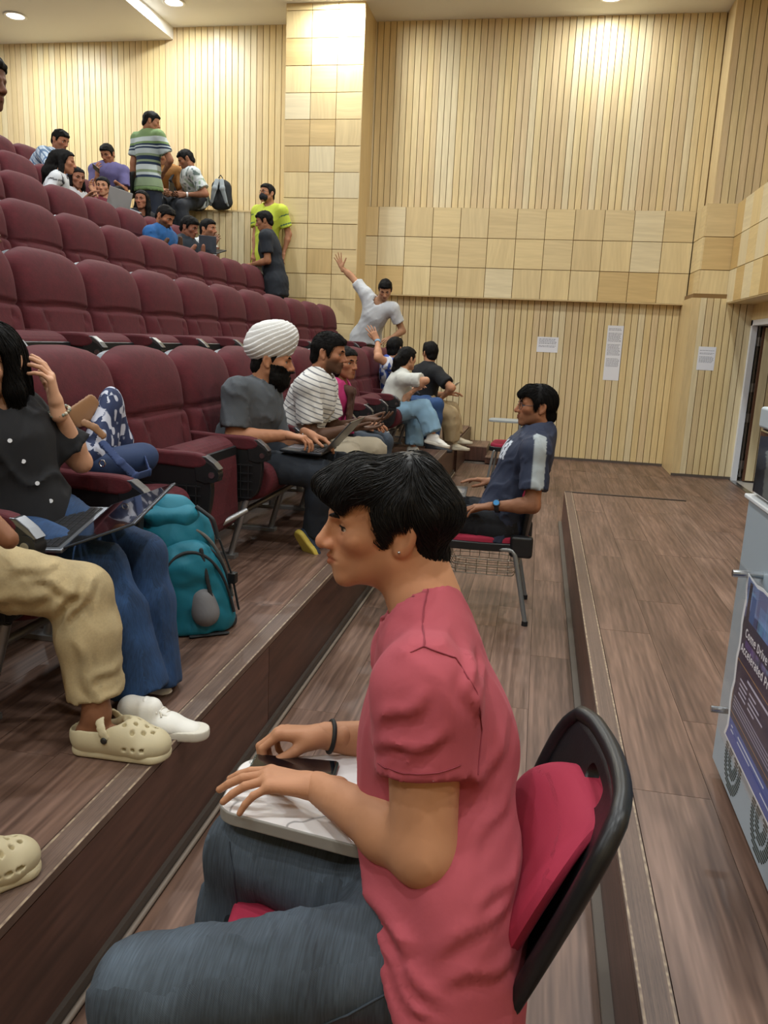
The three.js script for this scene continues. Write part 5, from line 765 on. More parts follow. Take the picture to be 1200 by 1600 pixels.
// ---- man in white and blue beside her, forearm raised
{ const j = pose({ head: [-1.481, 1.376, -8.2], hf: [0.3, 0.02, -0.95], f: [0.8, -0.5], hip: [-1.462, 0.818, -8.2], wr: [[-1.287, 0.944, -8.5], [-1.624, 1.444, -8]], pole: [null, [0.6, -1, 0.4]] });
  const wv = lin(0xd5d9e2), bl = lin(0x3a55a8);
  const p = build('man seen from behind in a blue and white shirt, watch on raised forearm', { ...FAR, j, ground: 0.36, skin: 0xb98768, eyes: false, hands: [null, hand(j, 1, [-0.3, 0, -0.9], { d: [-0.5, 0.8, 0], curl: [0.1, 0.1, 0.15, 0.2], spread: 0.16 })], hair: shortHair({ side: 0.009 }), shirt: { mat: cloth(null, 0.88), cell: 0.01, color: (x, y, z) => noise3(x * 26, y * 26, z * 26) > 0.05 ? bl : wv, loose: 0.018, sleeve: 0.7, flare: 0.014 }, pants: { mat: cloth(0x2c4a78, 0.88), loose: 0.018 }, shoes: j.an.map((an) => ({ an, d: [1, 0, 0], mat: darkShoe })) });
  const d = V.norm(V.sub(j.wr[1], j.el[1])), g = new THREE.CylinderGeometry(0.031, 0.031, 0.024, 24, 1).applyQuaternion(new THREE.Quaternion().setFromUnitVectors(new THREE.Vector3(0, 1, 0), new THREE.Vector3(...d))); g.translate(...V.add(j.wr[1], V.mul(d, -0.02))); p.piece('wristwatch', g, std(0x7fa3bd, 0.4)); }
// ---- man in black at the row end
{ const j = pose({ head: [-1.199, 1.34, -8.8], hf: [-0.55, 0.05, -0.82], f: [0.75, -0.6], hip: [-1.247, 0.808, -8.75], wr: [[-0.999, 0.898, -9], [-1.027, 0.868, -8.65]], pole: [null, [0.8, -0.9, 0.5]], kn: [[-0.953, 0.723, -9], [-0.93, 0.687, -8.75]], an: [[-0.899, 0.438, -9], [-0.91, 0.388, -8.8]] });
  build('man in a black shirt and beige trousers at the front row end', { ...FAR, j, ground: 0.36, skin: 0xbb8766, hands: [hand(j, 0, [0, -1, 0]), hand(j, 1, [0, -0.6, -0.6])], hair: shortHair({ top: 0.02, side: 0.012 }), shirt: { mat: cloth(0x121316, 0.9), loose: 0.02, sleeve: 0.75, flare: 0.016, collar: cloth(0x0f1012, 0.9) }, pants: { mat: cloth(0xb29d78, 0.88), loose: 0.03, wide: 0.03, fold: 0.01 }, shoes: j.an.map((an) => ({ an, d: [1, -0.05, 0.1], mat: std(0xcfc6ae, 0.6) })) }); }
// ---- man in a pale tee leaning over, arm flung up
{ const j = pose({ head: [-1.901, 2.044, -9.7], hf: [0.12, -0.55, 0.8], f: [0.35, 0.9], hip: [-2.167, 1.468, -9.95], stand: 0.36, wr: [[-1.787, 1.48, -9.6], [-2.54, 2.379, -9.85]], pole: [[0.6, -0.3, -0.4], [0.3, 1, 0]], neck: [-1.988, 1.882, -9.78], shTilt: -0.03 });
  j.sh[1] = [-2.164, 1.997, -9.8]; j.el[1] = [-2.358, 2.19, -9.85]; j.sh[0] = [-1.802, 1.826, -9.72];
  build('man in a pale grey T-shirt leaning forward, one arm flung up', { ...FAR, j, ground: 0.36, skin: 0xb98a6a, stubble: 0.25, hands: [hand(j, 0, [0, -0.2, -1]), hand(j, 1, [0.3, 0, 1], { d: [-0.35, 0.9, 0.1], curl: [0.05, 0.05, 0.08, 0.1], spread: 0.22, thumb: [0.9, 0.2, 0.1] })], hair: shortHair({ top: 0.022, side: 0.012, line: 0.06 }), shirt: { mat: cloth(0xc6c9cc, 0.9), loose: 0.02, sleeve: 0.62, flare: 0.014, hem: 0.08, fold: 0.007 }, pants: { mat: cloth(0x5e5142, 0.9), loose: 0.025, wide: 0.03 }, shoes: j.an.map((an) => ({ an, d: [0.3, 0, 1], mat: darkShoe })) }); }
// ---- man in a black tee standing in the end aisle
{ const j = pose({ head: [-3.451, 2.805, -9.78], hf: [-0.95, -0.25, 0.18], f: [-1, 0.12], hip: [-3.298, 2.084, -9.82], stand: 1.24, wr: [[-3.575, 2.273, -9.64], [-3.62, 2.306, -9.92]], pole: [[0.8, -1, 0.2], [0.8, -1, -0.3]] });
  build('man in a black T-shirt and blue jeans standing by the seats', { ...FAR, j, ground: 1.24, skin: 0x9a6a4e, hands: [hand(j, 0, [0, -1, 0]), hand(j, 1, [0, -1, 0])], hair: shortHair({ top: 0.016, side: 0.014, back: 0.014, line: 0.058 }), shirt: { mat: cloth(0x1f242c, 0.9), loose: 0.022, sleeve: 0.7, flare: 0.014, hem: 0.16, fold: 0.006 }, pants: { mat: cloth(0x39465f, 0.88), loose: 0.02, wide: 0.015 }, shoes: j.an.map((an) => ({ an, d: [-1, 0, 0], mat: darkShoe })) }); }
// ---- man in yellow with a mask
{ const j = pose({ head: [-3.534, 3.179, -10.12], hf: [-0.55, 0.05, 0.82], f: [-0.25, 0.95], hip: [-3.559, 2.431, -10.15], stand: 1.67, wr: [[-3.312, 2.465, -10.12], [-3.677, 2.449, -10.05]], sw: 0.18 });
  const ye = lin(0xb9c640), gr = lin(0x2c5a4a);
  const p = build('man in a bright yellow T-shirt and black face mask, standing', { ...FAR, j, ground: 1.67, skin: 0xa9775a, hands: [hand(j, 0, [0.5, 0, -1]), hand(j, 1, [-0.5, 0, -1])], hair: shortHair({ top: 0.014 }), shirt: { mat: cloth(null, 0.85), cell: 0.01, color: (x, y, z) => { for (const i of [0, 1]) { const t = V.dot(V.sub([x, y, z], j.sh[i]), V.norm(V.sub(j.el[i], j.sh[i]))); const off = V.len(V.sub(V.sub([x, y, z], j.sh[i]), V.mul(V.norm(V.sub(j.el[i], j.sh[i])), t))); if (off < 0.08 && ((t > 0.05 && t < 0.065) || (t > 0.155 && t < 0.17))) return gr; } return ye; }, loose: 0.02, sleeve: 0.7, flare: 0.014, hem: 0.12, fold: 0.005 }, pants: { mat: cloth(0xa89a88, 0.88), loose: 0.02 }, shoes: j.an.map((an) => ({ an, d: [0, 0, 1], mat: darkShoe })) });
  const H = p.H, ml = [ell(H.w(0, -0.06, 0.055), [0.062, 0.052, 0.052], H.basis, 0.01), cone(H.w(0, -0.025, 0.1), H.w(0, -0.07, 0.1), 0.016, 0.02, 0.02), { op: 3, k: 0.004, f: (x, y, z) => { const q = H.loc(x, y, z); return Math.max(0.02 - q[2], q[1] + 0.012); } }]; p.piece('face_mask', surface(ml, 0.005, {}), cloth(0x17181b, 0.9)); glasses(p, 0x2a2a2c); }
function glasses(p, color, r = 0.019) { const H = p.H, m = std(color, 0.3, { metalness: 0.6 }); for (const s of [1, -1]) { const pts = []; for (let a = 0; a < 18; a++) { const t = a / 18 * Math.PI * 2; pts.push(H.w(s * 0.034 + r * 1.15 * Math.cos(t), -0.004 + r * Math.sin(t), 0.1 - 0.006 * Math.abs(Math.cos(t)) - (s * Math.cos(t) > 0 ? 0.006 : 0))); } p.piece('glasses_rim', tube(pts, 0.0013, 36, 6, true), m); p.piece('glasses_temple', tube([H.w(s * 0.056, 0, 0.092), H.w(s * 0.074, 0.004, 0.03), H.w(s * 0.078, 0.006, -0.02)], 0.0015, 12, 6), m); } p.piece('glasses_bridge', tube([H.w(0.013, 0, 0.1), H.w(0, 0.004, 0.105), H.w(-0.013, 0, 0.1)], 0.0013, 8, 6), m); }

// ------------------------------------------------------------------ the man in navy on the second chair
const NAVY_TURN = Math.PI + 0.02;
makeChair('red cushioned chair with a wire basket under the man in the navy T-shirt', [-0.23, 0, -4.345], NAVY_TURN, { lean: 0.16 });
{ const j = pose({ head: [-0.006, 1.145, -4.36], hf: [-0.98, 0.02, 0.18], f: [-1, 0.08], hip: [-0.15, 0.52, -4.33], neck: [0.028, 1.024, -4.36], k: 1.0, sw: 0.18, wr: [[-0.194, 0.634, -4.1], [-0.216, 0.698, -4.5]], pole: [[0.9, -1, 0.3], [0.9, -1, -0.3]], kn: [[-0.56, 0.55, -4.18], [-0.56, 0.55, -4.45]], an: [[-0.5, 0.09, -4.18], [-0.52, 0.09, -4.48]] });
  j.sh[0] = [0.01, 0.93, -4.14]; j.el[0] = [0.014, 0.658, -4.08];
  const nv = lin(0x222b42), gy = lin(0x9ba3a6), wt = lin(0xc9d0da), bx = V.norm(V.sub(j.el[0], j.sh[0]));
  const p = build('smiling man in glasses and a navy T-shirt with grey sleeve stripes, laptop on his lap', { ...MID, hc: 0.004, j, ground: 0, skin: 0xa06e51, stubble: 0.3, smile: 1, gaze: [0, 0, 1], hands: [hand(j, 0, [0, -1, 0], { d: [-0.95, -0.12, 0.1], curl: [0.25, 0.28, 0.3, 0.35], spread: 0.12 }), hand(j, 1, [0, -1, 0], { d: [-1, 0.05, 0], curl: [0.15, 0.18, 0.2, 0.25], spread: 0.12 })], hair: { top: 0.012, side: 0.013, back: 0.014, line: 0.058, nape: 0.012, extra: [[[0.03, 0.085, 0.05], [0.03, 0.055, 0.092], 0.028, 0.016], [[-0.02, 0.085, 0.05], [-0.02, 0.06, 0.092], 0.028, 0.016]] }, locks: { n: 2200, len: 0.04, r: 0.0012, seed: 5, flow: (q) => [q[0] * 3, q[1] > 0.06 ? -0.2 : -1, q[2] > 0 && q[1] > 0.04 ? 1 : -0.3], lift: 0.003, seg: 5, jitter: 0.5 },
    shirt: { mat: cloth(null, 0.75), cell: 0.008, color: (x, y, z) => { for (const i of [0, 1]) { const s = j.sh[i], d = V.norm(V.sub(j.el[i], s)), q = V.sub([x, y, z], s), t = V.dot(q, d), off = V.sub(q, V.mul(d, t)); const out = V.norm(V.cross(d, j.f)); const out2 = V.dot(out, V.sub(j.sh[0], j.sh[1])) * (i ? -1 : 1) > 0 ? out : V.mul(out, -1); const a = V.dot(off, out2), b = V.dot(off, j.f); if (t > -0.09 && t < 0.24 && a > 0.012 && b > -0.045 && b < 0.02 && V.len(off) < 0.11) return gy; } const q = V.sub([x, y, z], j.chest); if (V.dot(q, j.f) > 0.085 && Math.abs(V.dot(q, [0, 0, 1])) < 0.1 && V.dot(q, j.up) > -0.05 && V.dot(q, j.up) < 0.06 && noise3(x * 60, y * 46, z * 60) > -0.05) return wt; return nv; }, loose: 0.02, sleeve: 0.72, flare: 0.016, hem: 0.1, fold: 0.006, freq: 14 },
    pants: { mat: cloth(0x15181f, 0.85), loose: 0.018, wide: 0.02, fold: 0.007 }, shoes: j.an.map((an) => ({ an, d: [-1, 0, 0], mat: darkShoe })) });
  glasses(p, 0x3a3f4a);
  const d = V.norm(V.sub(j.wr[0], j.el[0])), c = V.add(j.wr[0], V.mul(d, -0.03)), q = new THREE.Quaternion().setFromUnitVectors(new THREE.Vector3(0, 1, 0), new THREE.Vector3(...d)); const strap = new THREE.CylinderGeometry(0.033, 0.035, 0.024, 28, 1, true).applyQuaternion(q).translate(...c); const w = p.piece('wristwatch', strap, std(0x10131a, 0.6, { side: THREE.DoubleSide })); const face = V.add(c, V.mul(V.norm(V.sub([0, 0.6, 0.8], V.mul(d, V.dot([0, 0.6, 0.8], d)))), 0.036)); const dial = new THREE.CylinderGeometry(0.018, 0.02, 0.009, 24).applyQuaternion(new THREE.Quaternion().setFromUnitVectors(new THREE.Vector3(0, 1, 0), new THREE.Vector3(0, 0.6, 0.8))).translate(...face); p.piece('watch_case', dial, std(0x14181f, 0.4), w); p.piece('watch_dial', new THREE.CylinderGeometry(0.015, 0.015, 0.002, 24).applyQuaternion(new THREE.Quaternion().setFromUnitVectors(new THREE.Vector3(0, 1, 0), new THREE.Vector3(0, 0.6, 0.8))).translate(face[0], face[1] + 0.0032, face[2] + 0.0042), std(0x3f83b8, 0.2), w); }
// third chair, empty, with its grey tablet folded across
makeChair('empty red chair with a grey writing tablet, by the wooden steps', [-0.2, 0, -8.442], Math.PI - 0.05, { basket: false, lean: 0.16, arm: (t) => {
  part('writing_tablet', roundedPlate(0.5, 0.26, 0.06, 0.022, 0.004).translate(0.02, 0.71, -0.12), std(0x9aa0a0, 0.45), t); part('tablet_arm', tube([[-0.1, 0.42, -0.23], [-0.05, 0.5, -0.25], [-0.05, 0.69, -0.24]], 0.014, 16, 8), tubeGrey, t); part('tablet_pad', rbox(0.22, 0.03, 0.07, 0.012, -0.24, 0.7, -0.22), blackShell, t); } });

// ---- the upper rows
{ const j = pose({ head: [-3.979, 2.612, -8.2], hf: [0.8, -0.5, 0.15], f: [1, 0.1], hip: [-4.137, 2.164, -8.24], sw: 0.18, wr: [[-3.857, 2.411, -8.3], [-3.857, 2.361, -8]] });
  build('bearded man in a blue shirt bent over behind the red seats', { ...FAR, j, ground: 1.67, skin: 0xa67052, hands: [], stubble: 0.75, hair: shortHair({ side: 0.01 }), shirt: { mat: cloth(0x1f568f, 0.88), loose: 0.022, sleeve: 0.9, flare: 0.012, collar: cloth(0x1a4a80, 0.88), fold: 0.007 }, pants: { mat: cloth(0x22262e) }, shoes: [] }); }
{ const j = pose({ head: [-4.003, 2.593, -8.85], hf: [0.95, -0.3, 0.1], f: [1, 0.1], hip: [-4.131, 2.141, -8.85], wr: [[-3.858, 2.403, -8.9], [-3.824, 2.369, -8.6]] });
  build('man in a dark shirt with swept hair, second of three at the fourth row end', { ...FAR, j, ground: 1.67, skin: 0x895a46, hands: [], hair: shortHair({ top: 0.02, side: 0.014, back: 0.016, line: 0.055 }), shirt: { mat: cloth(0x1b2530, 0.88), loose: 0.022, sleeve: 0.9, collar: cloth(0x172029, 0.88) }, pants: { mat: cloth(0x22262e) }, shoes: [] }); }
{ const j = pose({ head: [-4.026, 2.649, -9.42], hf: [0.98, 0.0, 0.12], f: [1, 0.1], hip: [-4.13, 2.166, -9.45], wr: [[-3.938, 2.442, -9.5], [-3.882, 2.444, -9.25]] });
  build('moustached man in a white shirt, last of three seated beside the ledge wall', { ...FAR, j, ground: 1.67, skin: 0xa16e52, stubble: 0.5, hands: [hand(j, 1, [0, 0, -1])], hair: shortHair({ top: 0.016, side: 0.009 }), shirt: { mat: cloth(0xbfc3c4, 0.88), loose: 0.022, sleeve: 1.5, collar: cloth(0xb9bdbf, 0.88) }, pants: { mat: cloth(0x22262e) }, shoes: [] }); }
const longHair = (o = {}) => ({ top: 0.01, side: 0.012, back: 0.016, nape: 0.05, burn: 0.02, extra: [[[0.066, 0.03, -0.005], [0.08, -0.1, 0.0], 0.026, 0.032], [[-0.066, 0.03, -0.005], [-0.08, -0.1, 0.0], 0.026, 0.032], [[0.08, -0.1, 0.0], [0.085, -0.22, 0.02], 0.034, 0.02], [[-0.08, -0.1, 0.0], [-0.085, -0.22, 0.02], 0.034, 0.02], [[0, -0.02, -0.08], [0, -0.22, -0.06], 0.07, 0.07, 0.03]], ...o });
{ const j = pose({ head: [-4.752, 2.935, -9.2], hf: [0.05, -0.05, 1], f: [0.9, 0.5], hip: [-4.938, 2.52, -9.35], k: 0.9, hs: 0.95, sw: 0.15, wr: [[-4.579, 2.695, -9.3], [-4.59, 2.638, -9]] });
  build('young woman with long black hair looking straight at the camera over a seat', { ...FAR, hc: 0.005, j, ground: 2.1, b: 0.86, arm: 0.8, neckR: 0.045, skin: 0x9b6850, hands: [], hair: longHair(), shirt: { mat: cloth(0x24262c, 0.9), sleeve: 0.9 }, pants: { mat: cloth(0x22262e) }, shoes: [] }); }
{ const j = pose({ head: [-5.075, 3.025, -8.9], hf: [0.25, -0.08, 0.97], f: [0.9, 0.5], hip: [-5.085, 2.609, -8.95], k: 0.9, hs: 0.95, sw: 0.15, wr: [[-5.039, 2.914, -9.1], [-5.094, 2.923, -8.75]], pole: [null, [0.2, -1, 0.6]] });
  const p = build('young woman with tied hair, one hand raised near her face', { ...FAR, hc: 0.005, j, ground: 2.1, b: 0.86, arm: 0.8, neckR: 0.045, skin: 0xb9886b, hands: [hand(j, 1, [0.9, 0, 0.2], { d: [-0.4, 0.8, 0.2], curl: [0.5, 0.6, 0.7, 0.8] })], hair: { top: 0.008, side: 0.008, back: 0.012, line: 0.06 }, shirt: { mat: cloth(0x6b2733, 0.9), sleeve: 1.6 }, pants: { mat: cloth(0x22262e) }, shoes: [] }); }
{ const j = pose({ head: [-5.096, 3.025, -8.4], hf: [0.85, -0.2, 0.5], f: [1, 0.2], hip: [-5.206, 2.584, -8.45], k: 0.9, hs: 0.95, sw: 0.15, wr: [[-5.012, 2.814, -8.5], [-4.909, 2.786, -8.25]] });
  build('young woman with dark hair in profile beside the long haired woman in white', { ...FAR, hc: 0.005, j, ground: 2.1, b: 0.86, arm: 0.8, neckR: 0.045, skin: 0x976851, hands: [hand(j, 1, [0, -1, 0])], hair: longHair(), shirt: { mat: cloth(0xb9b8bb, 0.9), sleeve: 0.9 }, pants: { mat: cloth(0x22262e) }, shoes: [] }); }
{ const j = pose({ head: [-4.835, 3.052, -7.75], hf: [0.85, -0.1, -0.5], f: [0.85, -0.45], hip: [-5.011, 2.54, -7.7], k: 0.95, hs: 1.0, sw: 0.16, wr: [[-4.856, 2.79, -7.9], [-4.659, 2.692, -7.5]] });
  const dk = lin(0x2a2a30), wh = lin(0xc9ccd0);
  build('woman with long loose hair and a patterned white top, seen from behind', { ...FAR, j, ground: 2.1, b: 0.9, arm: 0.85, neckR: 0.046, skin: 0xa9765a, eyes: false, hands: [], hair: longHair({ back: 0.03, extra: [[[0, 0.02, -0.09], [0.02, -0.14, -0.14], 0.06, 0.065, 0.03], [[0.02, -0.14, -0.14], [0.07, -0.26, -0.17], 0.06, 0.03, 0.03], [[0.06, 0.03, -0.02], [0.075, -0.12, -0.04], 0.03, 0.03], [[-0.06, 0.03, -0.02], [-0.075, -0.15, -0.02], 0.03, 0.03]] }), shirt: { mat: cloth(null, 0.9), cell: 0.011, color: (x, y, z) => Math.abs(noise3(x * 13, y * 9, z * 13)) < 0.06 ? dk : wh, sleeve: 0.8, flare: 0.012 }, pants: { mat: cloth(0x22262e) }, shoes: [] }); }
{ const j = pose({ head: [-5.591, 3.515, -8.9], hf: [0.92, -0.35, 0.15], f: [1, 0.05], hip: [-5.973, 3.024, -8.9], wr: [[-5.472, 3.242, -9], [-5.275, 3.162, -8.6]], hunch: 0.05 });
  const bl = lin(0x5b7290), wh = lin(0xc3cfdb);
  build('man in a blue and white checked shirt leaning forward in the top row', { ...FAR, j, ground: 2.53, skin: 0x9d694f, stubble: 0.3, hands: [], hair: shortHair({ top: 0.016, side: 0.011 }), shirt: { mat: printed(64, 64, (g, w, h) => { g.fillStyle = '#c3cfdb'; g.fillRect(0, 0, w, h); g.fillStyle = 'rgba(70,100,140,0.7)'; g.fillRect(0, 40, w, 16); g.fillRect(40, 0, 16, h); g.fillStyle = 'rgba(120,150,185,0.6)'; g.fillRect(0, 10, w, 5); g.fillRect(10, 0, 5, h); }), uvf: (x, y, z) => [(x * 0.5 + z) / 0.06, V.dot([x, y, z], j.up) / 0.06], loose: 0.024, sleeve: 0.9 }, pants: { mat: cloth(0x22262e) }, shoes: [] }); }
{ const j = pose({ head: [-5.655, 3.622, -10.05], hf: [-0.05, -0.45, 0.9], f: [0.25, 0.97], hip: [-5.708, 3.177, -10.15], wr: [[-5.42, 3.239, -9.8], [-5.662, 3.313, -9.8]], kn: [[-5.317, 3.102, -9.7], [-5.611, 3.099, -9.7]] });
  const p = build('man in a purple shirt looking down at a phone by the back wall', { ...FAR, hc: 0.005, j, ground: 2.53, skin: 0x9d6b50, smile: 1, hands: [hand(j, 1, [0.3, 0, -0.9], { d: [0.1, 0.9, 0.1] })], hair: shortHair({ top: 0.018, side: 0.01 }), shirt: { mat: cloth(0x5a5480, 0.88), loose: 0.022, sleeve: 0.85, flare: 0.012, collar: cloth(0x565078, 0.88) }, pants: { mat: cloth(0x1c1f26) }, shoes: [] }); }
{ const j = pose({ head: [-4.899, 3.922, -9.75], hf: [0.85, -0.25, -0.45], f: [0.35, -0.94], hip: [-4.947, 3.174, -9.75], stand: 2.53, neck: [-4.944, 3.799, -9.75], wr: [[-5.206, 3.19, -9.85], [-4.814, 3.368, -9.9]], pole: [[-0.4, -0.5, 0.6], [0.9, -0.4, 0.3]], sw: 0.185 });
  const band = [['#6d8757', .13], ['#b4bfc0', .055], ['#6d8757', .025], ['#1c2c46', .02], ['#b4bfc0', .015], ['#1c2c46', .02], ['#aebabb', .055], ['#7e8f72', .025], ['#1c2c46', .045], ['#7e8f72', .025], ['#1c2c46', .03], ['#b4bfc0', .06], ['#7e8f72', .03], ['#b4bfc0', .03], ['#1c2c46', .03], ['#7e8f72', .1]];
  const p = build('standing man in a green, navy and white striped polo, back to the camera', { ...FAR, j, ground: 2.53, skin: 0x9c6c52, eyes: false, hands: [hand(j, 0, [0.5, 0, 0]), hand(j, 1, [-0.5, -0.3, 0])], hair: shortHair({ top: 0.016, side: 0.009 }), shirt: { mat: printed(8, 700, (g, w, h) => { let y = 0; for (const [c, t] of band) { g.fillStyle = c; g.fillRect(0, Math.round(y * 1000), w, Math.ceil(t * 1000) + 1); y += t; } }), uvf: (x, y, z) => [x, 1 + (y - j.neck[1] - 0.06) / 0.7], loose: 0.022, sleeve: 0.72, flare: 0.014, hem: 0.06, collar: cloth(0x5f7a4c, 0.88) }, pants: { mat: cloth(0x1a2231), loose: 0.022 }, shoes: [{ an: j.an[0], d: [0.3, 0, -1], mat: darkShoe }, { an: j.an[1], d: [0.3, 0, -1], mat: darkShoe }] }); }
{ const j = pose({ head: [-5.014, 3.655, -10.3], hf: [-0.35, -0.35, 0.85], f: [-0.1, 1], hip: [-4.981, 3.184, -10.42], wr: [[-4.751, 3.154, -10.05], [-4.866, 3.159, -10]], kn: [[-4.677, 3.024, -10], [-4.885, 3.021, -10]], an: [[-4.681, 2.661, -10], [-4.891, 2.657, -10]] });
  const p = build('man in a mustard shirt with a dark strap sitting on the ledge', { ...FAR, j, ground: 2.53, skin: 0xa9795d, hands: [hand(j, 0, [-0.4, 0, -0.5]), hand(j, 1, [0.4, 0, -0.5])], hair: shortHair({ top: 0.016, side: 0.011 }), shirt: { mat: cloth(0x9c6b35, 0.88), loose: 0.022, sleeve: 0.8, flare: 0.012 }, pants: { mat: cloth(0x1c1f26) }, shoes: [] });
  const s = j.sh[0]; p.piece('strap', surface([slab(V.add(s, [-0.02, 0.045, 0.03]), V.add(s, [-0.06, -0.12, 0.125]), [1, 0, 0], [0.022, 0.01], [0.022, 0.01], 0.01), slab(V.add(s, [-0.06, -0.12, 0.125]), V.add(s, [0.03, -0.3, 0.11]), [1, 0, 0], [0.022, 0.01], [0.022, 0.01], 0.01)], 0.008), cloth(0x1a1b1e)); }
{ const j = pose({ head: [-4.651, 3.588, -10.2], hf: [-0.82, -0.45, 0.3], f: [-0.75, 0.55], hip: [-4.595, 3.141, -10.42], wr: [[-4.572, 3.132, -10], [-4.716, 3.139, -10.05]], kn: [[-4.602, 2.986, -9.95], [-4.794, 3.039, -10.1]], an: [[-4.554, 2.603, -9.95], [-4.757, 2.612, -10.05]] });
  const W = lin(0xb9bfbf), D = lin(0x5f6d6a), G = lin(0x8a9d86);
  const p = build('man in a white patterned T-shirt sitting on the ledge beside a black backpack', { ...FAR, hc: 0.005, j, ground: 2.53, skin: 0x9d6c52, stubble: 0.3, hands: [hand(j, 0, [-0.3, -0.2, -0.7], { curl: [0.8, 0.9, 0.9, 0.9] }), hand(j, 1, [0.3, -0.2, -0.5], { curl: [0.8, 0.9, 0.9, 0.9] })], hair: shortHair({ top: 0.02, side: 0.006 }), shirt: { mat: cloth(null, 0.88), cell: 0.008, color: (x, y, z) => { const n = noise3(x * 30, y * 18, z * 30); return n > 0.33 ? D : n < -0.42 ? G : W; }, loose: 0.024, sleeve: 0.75, flare: 0.016 }, pants: { mat: cloth(0x1c1f26), loose: 0.02 }, shoes: [] });
  const d = V.norm(V.sub(j.wr[0], j.el[0])), g = new THREE.CylinderGeometry(0.031, 0.031, 0.02, 20, 1).applyQuaternion(new THREE.Quaternion().setFromUnitVectors(new THREE.Vector3(0, 1, 0), new THREE.Vector3(...d))); g.translate(...V.add(j.wr[0], V.mul(d, -0.02))); p.piece('wrist_band', g, std(0xd8d8d8, 0.5)); }

